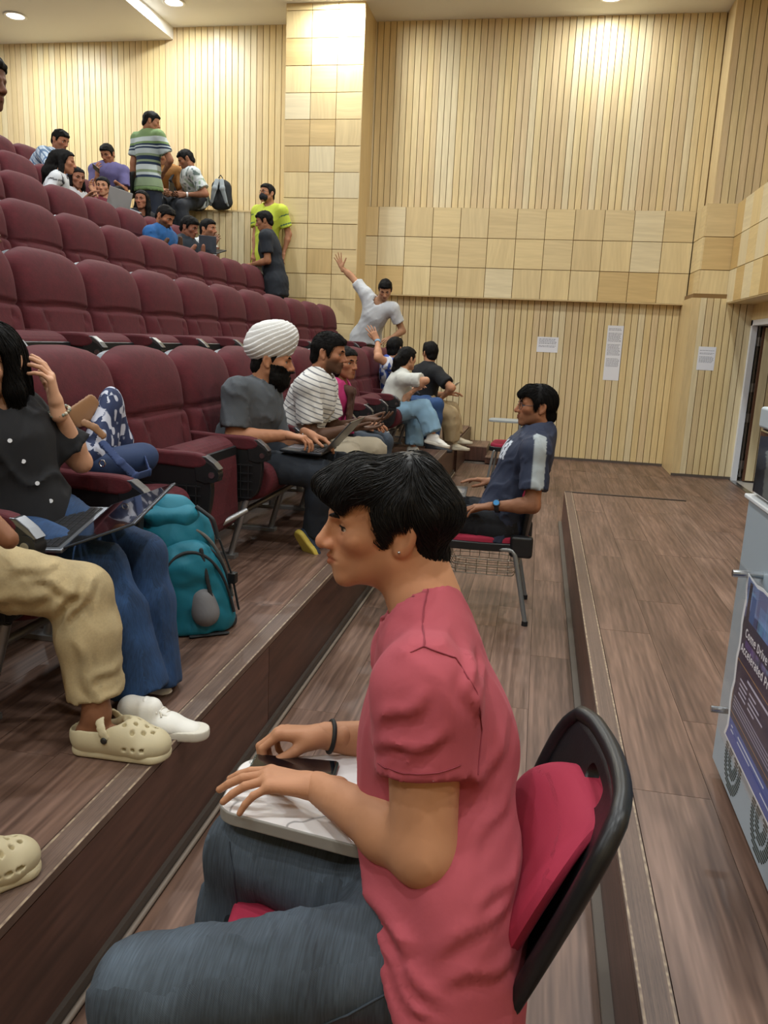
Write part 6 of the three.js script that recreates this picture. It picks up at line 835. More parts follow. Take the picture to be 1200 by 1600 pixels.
// ------------------------------------------------------------------ the woman in the black shirt, at the left edge
const blueJean = (() => { const n = tileNoise(411), m = tileNoise(412); const t = texture(512, 512, (u, v) => { const k = 0.78 + 0.3 * n(u * 5, v * 5, 5, 5) + 0.22 * (m(u * 170, v * 20, 170, 20) - 0.5); return [38 * k, 68 * k, 108 * k]; }); return new THREE.MeshPhysicalMaterial({ map: t, roughness: 0.88, bumpMap: weaveBump, bumpScale: 0.0003 }); })();
{ const j = pose({ head: [-1.543, 1.347, -2.06], hf: [0.1, -0.28, 0.95], f: [0.86, 0.5], hip: [-1.5, 0.88, -2.1], k: 0.94, hs: 0.96, sw: 0.165, wr: [[-1.428, 1.217, -2.2], [-1.5, 0.896, -1.85]], pole: [[0.3, -1, 0], [-0.6, -1, 0.4]], kn: [[-1.152, 0.77, -2.2], [-1.187, 0.781, -2.02]], an: [[-1.091, 0.36, -2.14], [-1.062, 0.406, -2]] });
  j.sh[0] = [-1.555, 1.184, -2.2]; j.el[0] = [-1.42, 1.026, -2.31];
  const blk = cloth(0x17181c, 0.9);
  const p = build('young woman in an open black shirt and flared blue jeans, hand raised, laptop on lap', { cell: 0.009, hc: 0.004, handCell: 0.0028, j, ground: 0.36, b: 0.82, arm: 0.98, neckR: 0.046, skin: 0xcfa083, gaze: [0.1, -0.3, 1], hands: [hand(j, 0, [-0.85, 0.1, 0.5], { d: [-0.12, 0.98, 0.1], curl: [[0.35, 0.35, 0.2], [0.5, 0.45, 0.25], [0.62, 0.5, 0.3], [0.75, 0.5, 0.3]], spread: 0.12, thumb: [0.7, 0.3, 0.2], s: 0.95 }), hand(j, 1, [0, -1, 0])],
    hair: longHair({ side: 0.016, extra: [[[0.068, 0.03, 0.01], [0.078, -0.09, 0.03], 0.026, 0.028], [[-0.066, 0.03, -0.005], [-0.08, -0.1, 0.0], 0.026, 0.032], [[0.078, -0.09, 0.03], [0.07, -0.2, 0.03], 0.028, 0.02], [[-0.08, -0.1, 0.0], [-0.085, -0.22, 0.02], 0.034, 0.02], [[0, -0.02, -0.08], [0, -0.22, -0.06], 0.07, 0.07, 0.03]] }), locks: { n: 2500, len: 0.09, r: 0.0011, seed: 15, flow: (q) => [q[0] * 2, -1, q[2] < 0 ? -0.1 : -0.05], lift: 0.003, seg: 6 },
    shirt: { mat: blk, loose: 0.024, sleeve: 0.8, flare: 0.022, hem: 0.1, neckR: 0.075, deep: 0.05, fold: 0.009, freq: 9, uv: 4 }, pants: { mat: blueJean, loose: 0.02, wide: 0.036, to: 0.96, fold: 0.006, freq: 10, uv: 4 },
    shoes: [{ an: j.an[0], len: 0.24, w: 0.043, d: [1, 0, 0.05], mat: sneaker, soleMat: sneakerSole, cell: 0.0035, laces: true }, { an: [-1.006, 0.438, -1.894], len: 0.245, w: 0.044, d: [0.98, 0, -0.12], mat: sneaker, soleMat: sneakerSole, cell: 0.0035, laces: true }] });
  // placket buttons, bracelet
  const btn = std(0xdfe3ea, 0.35); 
  const bp = [[-1.395, 1.151, -1.9], [-1.36, 1.096, -1.9], [-1.323, 1.036, -1.9], [-1.288, 0.987, -1.9]], dir = V.norm([-0.45, -0.2, -0.87]);
  for (let q of bp) { q = V.add(q, V.mul(dir, -0.1)); for (let i = 0; i < 80; i++) { const d = field(p.shirtField[0], ...q) - p.shirtField[1](...q); q = V.add(q, V.mul(dir, Math.max(0.0004, d * 0.7))); if (d < 0.001) break; } const g = new THREE.CylinderGeometry(0.0062, 0.0062, 0.003, 16); g.applyQuaternion(new THREE.Quaternion().setFromUnitVectors(new THREE.Vector3(0, 1, 0), new THREE.Vector3(...V.mul(dir, -1)))); p.piece('button', g.translate(...V.add(q, V.mul(dir, -0.001))), btn, p.shirt); }
  const d = V.norm(V.sub(j.wr[0], j.el[0])), c = V.add(j.wr[0], V.mul(d, -0.025)), q = new THREE.Quaternion().setFromUnitVectors(new THREE.Vector3(0, 0, 1), new THREE.Vector3(...d)), br = new THREE.Group(); br.name = 'bracelet'; p.group.add(br); const beadM = [std(0x9a8f78, 0.35, { metalness: 0.4 }), std(0x7f8a80, 0.3), std(0xcfc6b0, 0.3)];
  for (let i = 0; i < 18; i++) { const a = i / 18 * Math.PI * 2, v = new THREE.Vector3(Math.cos(a) * 0.03, Math.sin(a) * 0.03, 0).applyQuaternion(q); p.piece('bead', new THREE.SphereGeometry(0.0056, 10, 8).translate(c[0] + v.x, c[1] + v.y, c[2] + v.z), beadM[i % 3], br); } }

// ---- the person in khaki trousers and clogs, cut off by the left edge
{ const j = pose({ head: [-1.52, 1.52, -1.42], hf: [1, -0.1, 0.1], f: [1, -0.15], hip: [-1.45, 0.87, -1.52], kn: [[-0.937, 0.915, -1.42], [-1.143, 0.77, -1.84]], an: [[-1.09, 0.46, -1.23], [-1.075, 0.462, -1.78]], wr: [[-1.15, 0.92, -1.62], [-1.15, 0.92, -1.42]] });
  j.kn = [[-1.13, 0.772, -1.82], [-1.2, 0.82, -1.22]]; j.an = [[-1.075, 0.462, -1.785], [-1.1, 0.462, -1.27]]; j.hip[0] = [-1.45, 0.86, -1.64]; j.hip[1] = [-1.45, 0.86, -1.44];
  const kh = (() => { const n = tileNoise(421); const t = texture(256, 256, (u, v) => { const k = 0.9 + 0.14 * n(u * 6, v * 6, 6, 6) + 0.06 * n(u * 90, v * 90, 90, 90); return [176 * k, 158 * k, 120 * k]; }); return new THREE.MeshPhysicalMaterial({ map: t, roughness: 0.88, bumpMap: weaveBump, bumpScale: 0.0002 }); })();
  const khFold = creases([[[-1.206, 0.828, -1.75], [-1.084, 0.79, -1.75], 0.012, 1.3], [[-1.166, 0.73, -1.75], [-1.1, 0.83, -1.75], 0.011, 1.5], [[-1.14, 0.707, -1.75], [-1.056, 0.826, -1.75], 0.010, 1.4], [[-1.278, 0.838, -1.75], [-1.151, 0.867, -1.75], 0.012, 0.9], [[-1.319, 0.765, -1.75], [-1.173, 0.789, -1.75], 0.014, 1], [[-1.106, 0.668, -1.75], [-1.058, 0.515, -1.75], 0.012, 0.9], [[-1.074, 0.567, -1.75], [-0.975, 0.614, -1.75], 0.012, 0.9], [[-1.059, 0.498, -1.75], [-0.968, 0.554, -1.75], 0.010, 1]], [-0.5, -0.2, -0.84], folds(0.004, 12, [0.5, -0.8, 0], 0.3));
  const p = build('person in khaki trousers and cream clogs, cut off by the left picture edge', { cell: 0.01, hc: 0.007, j, ground: 0.36, skin: 0x8a5f46, eyes: false, b: 1.02, hands: [], hair: shortHair(), shirt: { mat: cloth(0x3a4048, 0.9), loose: 0.02, sleeve: 0.7 }, pants: { mat: kh, cell: 0.008, loose: 0.016, wide: 0.02, to: 0.88, disp: khFold, uv: 4 } });
  const clogM = new THREE.MeshPhysicalMaterial({ color: 0xc9bd9a, roughness: 0.55, bumpMap: noiseBump, bumpScale: 0.0003 });
  const feet = [[[-0.985, 0.362, -1.746], [-0.863, 0.362, -1.776], [-1.122, 0.362, -1.756]], [[-0.969, 0.362, -1.234], [-0.935, 0.362, -1.319], [-1.034, 0.362, -1.173]]];
  for (const [c, toe, heel] of feet) {
    const d = V.norm([toe[0] - heel[0], 0, toe[2] - heel[2]]), s = V.cross([0, 1, 0], d), L = 0.27, o = V.add(toe, V.mul(d, -L)), P = (a, b, e = 0) => V.add(o, V.add(V.add(V.mul(d, a), [0, b, 0]), V.mul(s, e)));
    const out = [slab(P(0.045, 0.03), P(0.2, 0.03), s, [0.041, 0.034], [0.052, 0.034], 0.02), slab(P(0.2, 0.03), P(0.228, 0.03), s, [0.052, 0.034], [0.044, 0.034], 0.02), cone(P(0.16, 0.045), P(0.215, 0.036), 0.046, 0.038, 0.02), cone(P(0.13, 0.055), P(0.16, 0.052), 0.048, 0.046, 0.02), cone(P(0.04, 0.05), P(0.06, 0.05), 0.043, 0.043, 0.02), cone(P(0.06, 0.04), P(0.14, 0.045), 0.042, 0.046, 0.02), cut(P(0, 0.0), [0, -1, 0], 0.004)];
    out.push(cone(P(0.035, 0.075), P(0.1, 0.085), 0.035, 0.037, 0.006, 2), cone(P(0.05, 0.055), P(0.12, 0.05), 0.033, 0.035, 0.006, 2), cone(P(0.06, 0.10), P(0.115, 0.12), 0.045, 0.045, 0.006, 2));
    for (const [a, e, h] of [[0.155, 0.0, 0.1], [0.155, 0.026, 0.093], [0.155, -0.026, 0.093], [0.18, 0.013, 0.089], [0.18, -0.013, 0.089], [0.18, 0.036, 0.078], [0.18, -0.036, 0.078], [0.205, 0.0, 0.079], [0.205, 0.024, 0.074], [0.205, -0.024, 0.074], [0.225, 0.012, 0.067], [0.225, -0.012, 0.067]]) out.push(ell(P(a, h, e), [0.0055, 0.014, 0.0055], null, 0.001, 2));
    for (const e of [0.052, -0.052]) for (const a of [0.165, 0.188, 0.21]) out.push(ell(P(a, 0.038, e * (1 - Math.max(0, a - 0.19) * 3)), [0.006, 0.0045, 0.012], null, 0.001, 2));
    const m = p.piece('clog', surface(out, 0.0032, {}), clogM);
    const sole = [slab(P(0.04, 0.008), P(0.225, 0.008), s, [0.044, 0.03], [0.053, 0.03], 0.01), cut(P(0, 0.0), [0, -1, 0], 0.002), cut(P(0, 0.02), [0, 1, 0], 0.002)]; p.piece('clog_sole', surface(sole, 0.0032, {}), clogM, m);
    const st = []; for (let i = 0; i <= 12; i++) { const a = Math.PI * i / 12; st.push(P(0.115 - 0.03 * Math.sin(a), 0.062 + 0.05 * Math.sin(a), 0.05 * Math.cos(a))); } const sl = []; for (let i = 0; i < 12; i++) sl.push(slab(st[i], st[i + 1], d, [0.011, 0.0035], [0.011, 0.0035], 0.004)); p.piece('clog_strap', surface(sl, 0.003, {}), clogM, m);
    for (const e of [1, -1]) p.piece('rivet', new THREE.SphereGeometry(0.009, 12, 8).scale(1, 1, 0.5).translate(...P(0.112, 0.058, e * 0.055)), std(0x2a2925, 0.5), m);
    p.piece('foot', surface([cone(P(0.05, 0.05), P(0.07, 0.105), 0.034, 0.033, 0.02), cone(P(0.05, 0.045), P(0.17, 0.035), 0.034, 0.03, 0.02), cone(P(0.068, 0.10), P(0.066, 0.17), 0.033, 0.036, 0.02)], 0.006, { color: skinTone(0x8a5f46, null) }), skinMat);
  } }

// ---- seen only as a dark head and a hand at the left edge, higher up
{ const j = pose({ head: [-2.421, 2.446, -3.3], hf: [1, -0.1, 0.1], f: [0.9, 0.4], sw: 0.13, hip: [-3.327, 1.913, -3.3], neck: [-2.631, 2.291, -3.3], stand: 0.81, wr: [null, [-2.418, 1.771, -3.25]] });
  build('person at the upper left edge, only dark head and hand in view', { ...FAR, hc: 0.005, j, ground: 0.81, skin: 0x6b4a3a, eyes: false, hands: [hand(j, 1, [0.2, 0, 1], { d: [1, 0.05, 0], curl: [0.6, 0.7, 0.7, 0.7] })], noLegs: false, hair: shortHair({ side: 0.012, top: 0.02 }), shirt: { mat: cloth(0x2a2d33, 0.9) }, pants: { mat: cloth(0x22262e, 0.9) }, shoes: [] }); }

// ------------------------------------------------------------------ laptops
const aluGrey = std(0x8f949c, 0.32, { metalness: 0.75 }), aluDark = std(0x33363b, 0.35, { metalness: 0.7 }), keyM = std(0x15161a, 0.5), screenDark = new THREE.MeshPhysicalMaterial({ color: 0x07080a, roughness: 0.1, clearcoat: 1 }), padM = std(0x9a9fa8, 0.25, { metalness: 0.6 });
function makeLaptop(label, hinge, axis, back, open, { w = 0.31, d = 0.215, base = aluGrey, lid = base, keys = true, glow = null, group } = {}) {
  // hinge: middle of the hinge; axis along it; back: from keyboard front to hinge; open in radians
  const A = V.norm(axis), Bk = V.norm(V.sub(back, V.mul(A, V.dot(back, A)))), U = V.cross(A, Bk)[1] > 0 ? V.cross(A, Bk) : V.cross(Bk, A);
  const t = new THREE.Group(); t.name = numbered('laptop'); t.userData = { label, category: 'laptop' }; scene.add(t); if (group) t.userData.group = group;
  const X = V.cross(U, Bk); const m = new THREE.Matrix4().makeBasis(new THREE.Vector3(...X), new THREE.Vector3(...U), new THREE.Vector3(...Bk)); t.quaternion.setFromRotationMatrix(m); t.position.set(...hinge);
  part('base', rbox(w, 0.013, d, 0.005, 0, -0.0065, -d / 2, 3), base, t);
  if (keys) { const kb = new THREE.Group(); kb.name = 'keyboard'; t.add(kb); part('key_bed', rbox(w * 0.9, 0.001, d * 0.46, 0.0004, 0, 0.0006, -d * 0.3), keyM, kb);
    const kg = rbox(w * 0.9 / 13.4, 0.0022, d * 0.46 / 6.6, 0.0008, 0, 0, 0, 1); for (let r = 0; r < 5; r++) for (let c = 0; c < 13; c++) part('key', kg, keyM, kb).position.set(w * 0.9 * ((c + 0.5) / 13 - 0.5), 0.0022, -d * 0.3 + d * 0.46 * ((r + 0.5) / 5.4 - 0.46));
    part('touchpad', rbox(w * 0.42, 0.0012, d * 0.36, 0.0005, 0, 0.0003, -d * 0.76), padM, t); }
  const l = new THREE.Group(); l.name = 'lid'; l.rotation.x = -(Math.PI - open); t.add(l); l.position.set(0, 0.003, 0.004);
  // lid lies along +z when fully open, faces up
  part('lid_shell', rbox(w, 0.007, d, 0.003, 0, 0, d / 2, 3), lid, l); part('screen', rbox(w * 0.95, 0.001, d * 0.9, 0.0004, 0, 0.0037, d / 2), glow || screenDark, l);
  return t;
}
makeLaptop('open grey laptop on the lap of the woman in black, lid dark', V.lerp([-1.242, 0.856, -1.92], [-1.265, 0.91, -2.2], 0.5), V.sub([-1.242, 0.856, -1.92], [-1.265, 0.91, -2.2]), [1, 0.02, 0.1], 2.8, { d: 0.23, base: aluGrey, lid: std(0x4a4f58, 0.35, { metalness: 0.7 }) });
makeLaptop('dark laptop on the lap of the man in the turban, lid upright', V.lerp([-1.038, 0.897, -3.8], [-1.023, 0.881, -4.1], 0.5), [0, 0, 1], [1, -0.04, 0], 2.25, { base: aluDark, lid: std(0x5a5b5c, 0.3, { metalness: 0.7 }) });
makeLaptop('black laptop on the knees of the man in navy, screen facing him', [-0.56, 0.655, -4.33], [0.05, 0, 1], [-1, -0.02, 0], 1.95, { base: std(0x3d4147, 0.4), lid: std(0x1b1c1f, 0.4), glow: std(0x7b6a50, 0.25) });
makeLaptop('thin laptop held by the man in black at the row end', V.lerp([-1.065, 0.854, -8.85], [-1.009, 0.871, -9.1], 0.5), [0, 0, 1], [1, 0, -0.1], 2.3, { keys: false, base: std(0x2b2d31, 0.4), lid: std(0x8d9094, 0.35, { metalness: 0.6 }) });
makeLaptop('silver laptop standing open behind the red seats in front of the long haired woman', [-4.707, 2.72, -8.55], [1, -0.3, 0.15], [-0.1, -0.25, 0.95], 1.35, { keys: false, base: aluGrey, lid: std(0x9b9a97, 0.4, { metalness: 0.5 }) });
makeLaptop('dark grey tablet laptop in the hands of the moustached man', [-3.911, 2.36, -9.15], [0.95, -0.1, 0.3], [-0.2, -0.3, 0.9], 1.4, { w: 0.26, d: 0.18, keys: false, base: aluDark, lid: std(0x4b4f57, 0.4) });
makeLaptop('black laptop held low in the left hand of the man in the striped polo', [-5.107, 3.16, -9.6], [0.1, 0.9, 0.2], [0.2, -0.4, 1], 0.05, { keys: false, base: std(0x0f1013, 0.5), lid: std(0x0f1013, 0.5) });
function handPhone(label, p, n) { const t = thing('phone', label, 'phone', p); t.quaternion.setFromUnitVectors(new THREE.Vector3(0, 0, 1), new THREE.Vector3(...V.norm(n))); part('case', rbox(0.072, 0.15, 0.008, 0.004), std(0x141518, 0.4), t); part('screen', rbox(0.066, 0.142, 0.001, 0.0004, 0, 0, 0.0045), screenDark, t); }
handPhone('black phone held up by the man in the purple shirt', [-5.631, 3.379, -9.72], [0.6, 0.4, -0.7]);
handPhone('phone in the hands of the man in the patterned T-shirt', [-4.713, 3.107, -9.95], [0.3, 0.9, 0.3]);
handPhone('phone between the striped polo man and the man in mustard', [-4.713, 3.203, -9.9], [0.6, 0.5, 0.4]);

// ------------------------------------------------------------------ bags
const tealM = new THREE.MeshPhysicalMaterial({ color: 0x0f7288, roughness: 0.6, sheen: 0.3, sheenRoughness: 0.5, bumpMap: weaveBump, bumpScale: 0.0002 }), darkWeb = std(0x25282a, 0.75), greyWeb = std(0x6f6d68, 0.7);
function bag(name, label, base, cat = 'backpack') { const t = thing(name, label, cat, base); return { t, add: (n, g, m, par = t) => part(n, g.translate(-base[0], -base[1], -base[2]), m, par) }; }
{ const o0 = [-1.188, 0.368, -2.7], o1 = [-1.252, 0.813, -2.6], B = bag('backpack', 'teal backpack standing on the floor by the front row seats', [o0[0], 0.362, o0[2]]);
  const ax = V.norm(V.sub(o1, o0)), n0 = [0.55, 0, 0.83], lt = V.norm(V.cross(ax, n0)), fr = V.norm(V.cross(lt, ax)), Hh = V.len(V.sub(o1, o0)), P = (u, v, w) => V.add(o0, V.add(V.add(V.mul(lt, u), V.mul(ax, v * Hh)), V.mul(fr, w)));
  const floorCut = cut([0, 0.364, 0], [0, -1, 0], 0.01), fold = (x, y, zz) => { const q = V.sub([x, y, zz], o0), u = V.dot(q, lt), v = V.dot(q, ax); return 0.004 * noise3(u * 9, v * 22 + u * 16, 3) + 0.003 * noise3(u * 30, v * 30, 7); };
  B.add('bag_body', surface([slab(P(0, 0.12, -0.03), P(0, 0.78, -0.03), lt, [0.145, 0.085], [0.125, 0.08], 0.04), slab(P(0, 0.8, -0.03), P(0, 0.98, -0.03), lt, [0.12, 0.075], [0.085, 0.05], 0.05), floorCut], 0.006, { disp: fold, amp: 0.01, uv: 4 }), tealM);
  B.add('front_pocket', surface([slab(P(0, 0.1, 0.06), P(0, 0.62, 0.055), lt, [0.135, 0.055], [0.105, 0.045], 0.03), slab(P(0, 0.62, 0.055), P(0, 0.72, 0.04), lt, [0.1, 0.045], [0.07, 0.03], 0.03), floorCut], 0.006, { disp: fold, amp: 0.01, uv: 4 }), tealM);
  B.add('bag_base', surface([slab(P(0, 0.02, 0.0), P(0, 0.08, 0.0), lt, [0.142, 0.105], [0.146, 0.105], 0.03), floorCut, cut([0, 0.398, 0], [0, 1, 0], 0.006)], 0.006), std(0x1d2023, 0.8));
  B.add('side_patch', surface([ell(P(0.02, 0.2, 0.105), [0.05, 0.05, 0.05], null, 0.01), ell(P(0.02, 0.3, 0.095), [0.045, 0.05, 0.04], null, 0.03), floorCut], 0.006), std(0x77777a, 0.7));
  B.add('mesh_pocket', surface([slab(P(-0.13, 0.15, 0.01), P(-0.115, 0.45, 0.01), fr, [0.06, 0.03], [0.05, 0.025], 0.02), floorCut], 0.006), std(0x5f6560, 0.85));
  const arch = (r, h0, h1, w, m, nm, k = 0.007) => { const pts = []; for (let i = 0; i <= 20; i++) { const a = Math.PI * i / 20; pts.push(P(r * Math.cos(a), h0 + (h1 - h0) * Math.pow(Math.sin(a), 0.7), w)); } B.add(nm, tube(pts, k, 50, 6), m); };
  arch(0.138, 0.2, 0.9, 0.035, greyWeb, 'zip'); arch(0.122, 0.12, 0.73, 0.09, darkWeb, 'zip', 0.006); arch(0.132, 0.3, 0.78, 0.06, darkWeb, 'zip', 0.005);
  const sg = (nm, a, b2, wd = 0.012, m = darkWeb, l = lt) => B.add(nm, surface([slab(a, b2, l, [wd, 0.004], [wd, 0.004], 0.004)], 0.0035), m);
  sg('side_strap', P(0.137, 0.72, 0.05), P(0.15, 0.4, 0.06), 0.011, darkWeb, fr); sg('side_strap', P(0.15, 0.4, 0.06), P(0.145, 0.1, 0.06), 0.011, darkWeb, fr); sg('side_strap', P(0.06, 0.72, 0.088), P(0.05, 0.3, 0.118), 0.008);
  B.add('buckle', rbox(0.03, 0.04, 0.03, 0.004, ...P(0.15, 0.38, 0.06)), std(0x141516, 0.4));
  B.add('top_flap', surface([slab(P(0.05, 0.96, -0.02), P(-0.07, 1.04, -0.03), fr, [0.055, 0.02], [0.05, 0.02], 0.03), cone(P(0.03, 0.92, -0.02), P(-0.04, 0.96, -0.02), 0.06, 0.05, 0.04)], 0.006, { disp: fold, amp: 0.01, uv: 4 }), tealM);
  B.add('haul_loop', tube([P(0.09, 1.0, 0), P(0.13, 0.9, 0.05), P(0.13, 0.75, 0.07)], 0.008, 20, 8), std(0x1b1c1e, 0.7));
  sg('floor_strap', [o0[0] + 0.02, 0.367, o0[2] + 0.13], [o0[0] + 0.13, 0.367, o0[2] + 0.05], 0.011, darkWeb, [0.5, 0, 0.8]); }
{ const base = [-1.42, 0.82, -2.74], B = bag('shoulder_bag', 'navy bag with a blue floral body and tan leather flap, on a red seat', base, 'bag');
  const navy = std(0x24375c, 0.8), floral = (() => { const n = tileNoise(501), m = tileNoise(502); const t = texture(256, 256, (u, v) => { const q = n(u * 9, v * 9, 9, 9), w = m(u * 14, v * 14, 14, 14); const k = q > 0.58 ? 1 : q > 0.5 && w > 0.5 ? 0.6 : 0; return [34 + 160 * k, 48 + 150 * k, 86 + 128 * k]; }); return new THREE.MeshPhysicalMaterial({ map: t, roughness: 0.75 }); })(), tan = new THREE.MeshPhysicalMaterial({ color: 0x9c7452, roughness: 0.5 });
  const f1 = (x, y, z) => 0.005 * noise3(x * 18, y * 18, z * 18);
  B.add('bag_body', surface([slab([-1.552, 0.973, -2.62], [-1.559, 1.153, -2.74], [0.3, 0, 0.9], [0.13, 0.06], [0.11, 0.045], 0.04), cone([-1.574, 1.024, -2.82], [-1.593, 1.124, -2.78], 0.06, 0.05, 0.04), cut([0, 0.824, 0], [0, -1, 0], 0.01)], 0.007, { disp: f1, uv: 5 }), floral);
  const r = B.add('front_roll', surface([cone([-1.517, 0.971, -2.56], [-1.434, 0.98, -2.74], 0.055, 0.058, 0.03), cut([0, 0.824, 0], [0, -1, 0], 0.01)], 0.006, { disp: f1, uv: 4 }), navy);
  B.add('leather_flap', surface([slab([-1.584, 1.139, -2.55], [-1.555, 1.176, -2.62], [0.1, 0.9, -0.2], [0.042, 0.008], [0.045, 0.008], 0.01)], 0.005), tan);
  B.add('leather_strap', surface([slab([-1.536, 1.127, -2.52], [-1.499, 1.111, -2.53], [0.4, 0.5, -0.3], [0.014, 0.004], [0.014, 0.004], 0.004), slab([-1.499, 1.111, -2.53], [-1.472, 1.08, -2.54], [0.4, 0.5, -0.3], [0.014, 0.004], [0.013, 0.004], 0.004)], 0.004), tan);
  B.add('strap', surface([slab([-1.466, 1.061, -2.52], [-1.39, 1.002, -2.5], [0.5, 0.3, -0.6], [0.016, 0.004], [0.016, 0.004], 0.004), slab([-1.39, 1.002, -2.5], [-1.345, 0.951, -2.52], [0.5, 0.3, -0.6], [0.016, 0.004], [0.016, 0.004], 0.006), slab([-1.345, 0.951, -2.52], [-1.343, 0.951, -2.62], [0.2, 0.7, 0.3], [0.016, 0.004], [0.016, 0.004], 0.006), slab([-1.343, 0.951, -2.62], [-1.403, 0.99, -2.7], [0.4, 0.1, 0.6], [0.016, 0.004], [0.016, 0.004], 0.006)], 0.004), std(0x2a3c66, 0.8));
  B.add('buckle', new THREE.TorusGeometry(0.012, 0.0025, 8, 6).translate(...[-1.44, 0.998, -2.47]), chrome); }
function packSimple(label, base, turn, { w = 0.3, h = 0.42, d = 0.17, main = 0x1d2023, strap = 0x8f979b } = {}) {
  const t = thing('backpack', label, 'backpack', base, turn), F = (p) => p;
  part('bag_body', surface([slab([0, 0.1, 0], [0, h - 0.12, 0], [1, 0, 0], [w / 2, d / 2], [w / 2 - 0.02, d / 2 - 0.02], 0.04), cut([0, 0.003, 0], [0, -1, 0], 0.01)], 0.01, { disp: (x, y, z) => 0.005 * noise3(x * 16, y * 12, z * 16), uv: 4 }), cloth(main, 0.85), t);
  for (const s of [1, -1]) part('shoulder_strap', surface([slab([s * 0.03, h - 0.05, d / 2 - 0.005], [s * 0.05, h * 0.62, d / 2 + 0.025], [1, 0, 0], [0.032, 0.01], [0.034, 0.011], 0.01), slab([s * 0.05, h * 0.62, d / 2 + 0.025], [s * 0.1, h * 0.2, d / 2 + 0.012], [1, 0, 0], [0.034, 0.011], [0.022, 0.008], 0.02), slab([s * 0.1, h * 0.2, d / 2 + 0.012], [s * 0.12, 0.04, d / 2 - 0.01], [1, 0, 0], [0.014, 0.005], [0.014, 0.005], 0.01)], 0.006), cloth(strap, 0.85), t);
  part('haul_loop', tube([[-0.03, h - 0.02, 0.03], [0, h + 0.02, 0.03], [0.03, h - 0.02, 0.03]], 0.006, 14, 6), darkWeb, t); return t; }
packSimple('black backpack with two pale grey straps, on the ledge against the slats', [-4.266, 3.019, -10.42], 0.05, { w: 0.3, h: 0.4 });
packSimple('dark backpack with blue grey straps by the end of the third row', [-3.562, 1.857, -9.75], 0.5, { w: 0.28, h: 0.4, main: 0x20262d, strap: 0x7e8c98 });

// ------------------------------------------------------------------ notices on the back wall
function notice(label, cx, cy, z, w, h, seed, rows, roll = 0) {
  const r = rng(seed), c = document.createElement('canvas'); c.width = 256; c.height = Math.round(256 * h / w); const g = c.getContext('2d'); g.fillStyle = '#e9ebf2'; g.fillRect(0, 0, c.width, c.height); g.fillStyle = 'rgba(60,64,80,0.62)';
  for (const [y0, y1, n] of rows) for (let i = 0; i < n; i++) { let x = 22; const y = (y0 + (y1 - y0) * i / n) * c.height; while (x < 230) { const l = 8 + r() * 26; if (x + l > 236) break; g.fillRect(x, y, l, Math.max(2, (y1 - y0) / n * c.height * 0.4)); x += l + 6; } }
  const tex = new THREE.CanvasTexture(c); tex.colorSpace = THREE.SRGBColorSpace; const t = thing('notice', label, 'notice', [cx, cy, z]); t.rotation.z = roll;
  part('sheet', new THREE.BoxGeometry(w, h, 0.0012), std(0xe6e8ee, 0.8), t); const p = part('print', new THREE.PlaneGeometry(w * 0.995, h * 0.995), new THREE.MeshStandardMaterial({ map: tex, roughness: 0.8 }), t); p.position.z = 0.0009; return t; }
notice('small landscape paper notice on the slatted back wall, leftmost of the three', 0.055, 1.487, -10.87, 0.27, 0.195, 1, [[0.12, 0.5, 4], [0.56, 0.7, 2]]);
notice('tall narrow paper notice of several pages on the slatted back wall', 0.893, 1.417, -10.87, 0.197, 0.69, 2, [[0.05, 0.1, 2], [0.13, 0.3, 9], [0.34, 0.55, 10], [0.6, 0.76, 8]]);
notice('paper notice on the slats of the wall nearest the door', 1.888, 1.406, -10.097, 0.195, 0.27, 3, [[0.15, 0.2, 1], [0.26, 0.34, 2], [0.42, 0.7, 6]]);

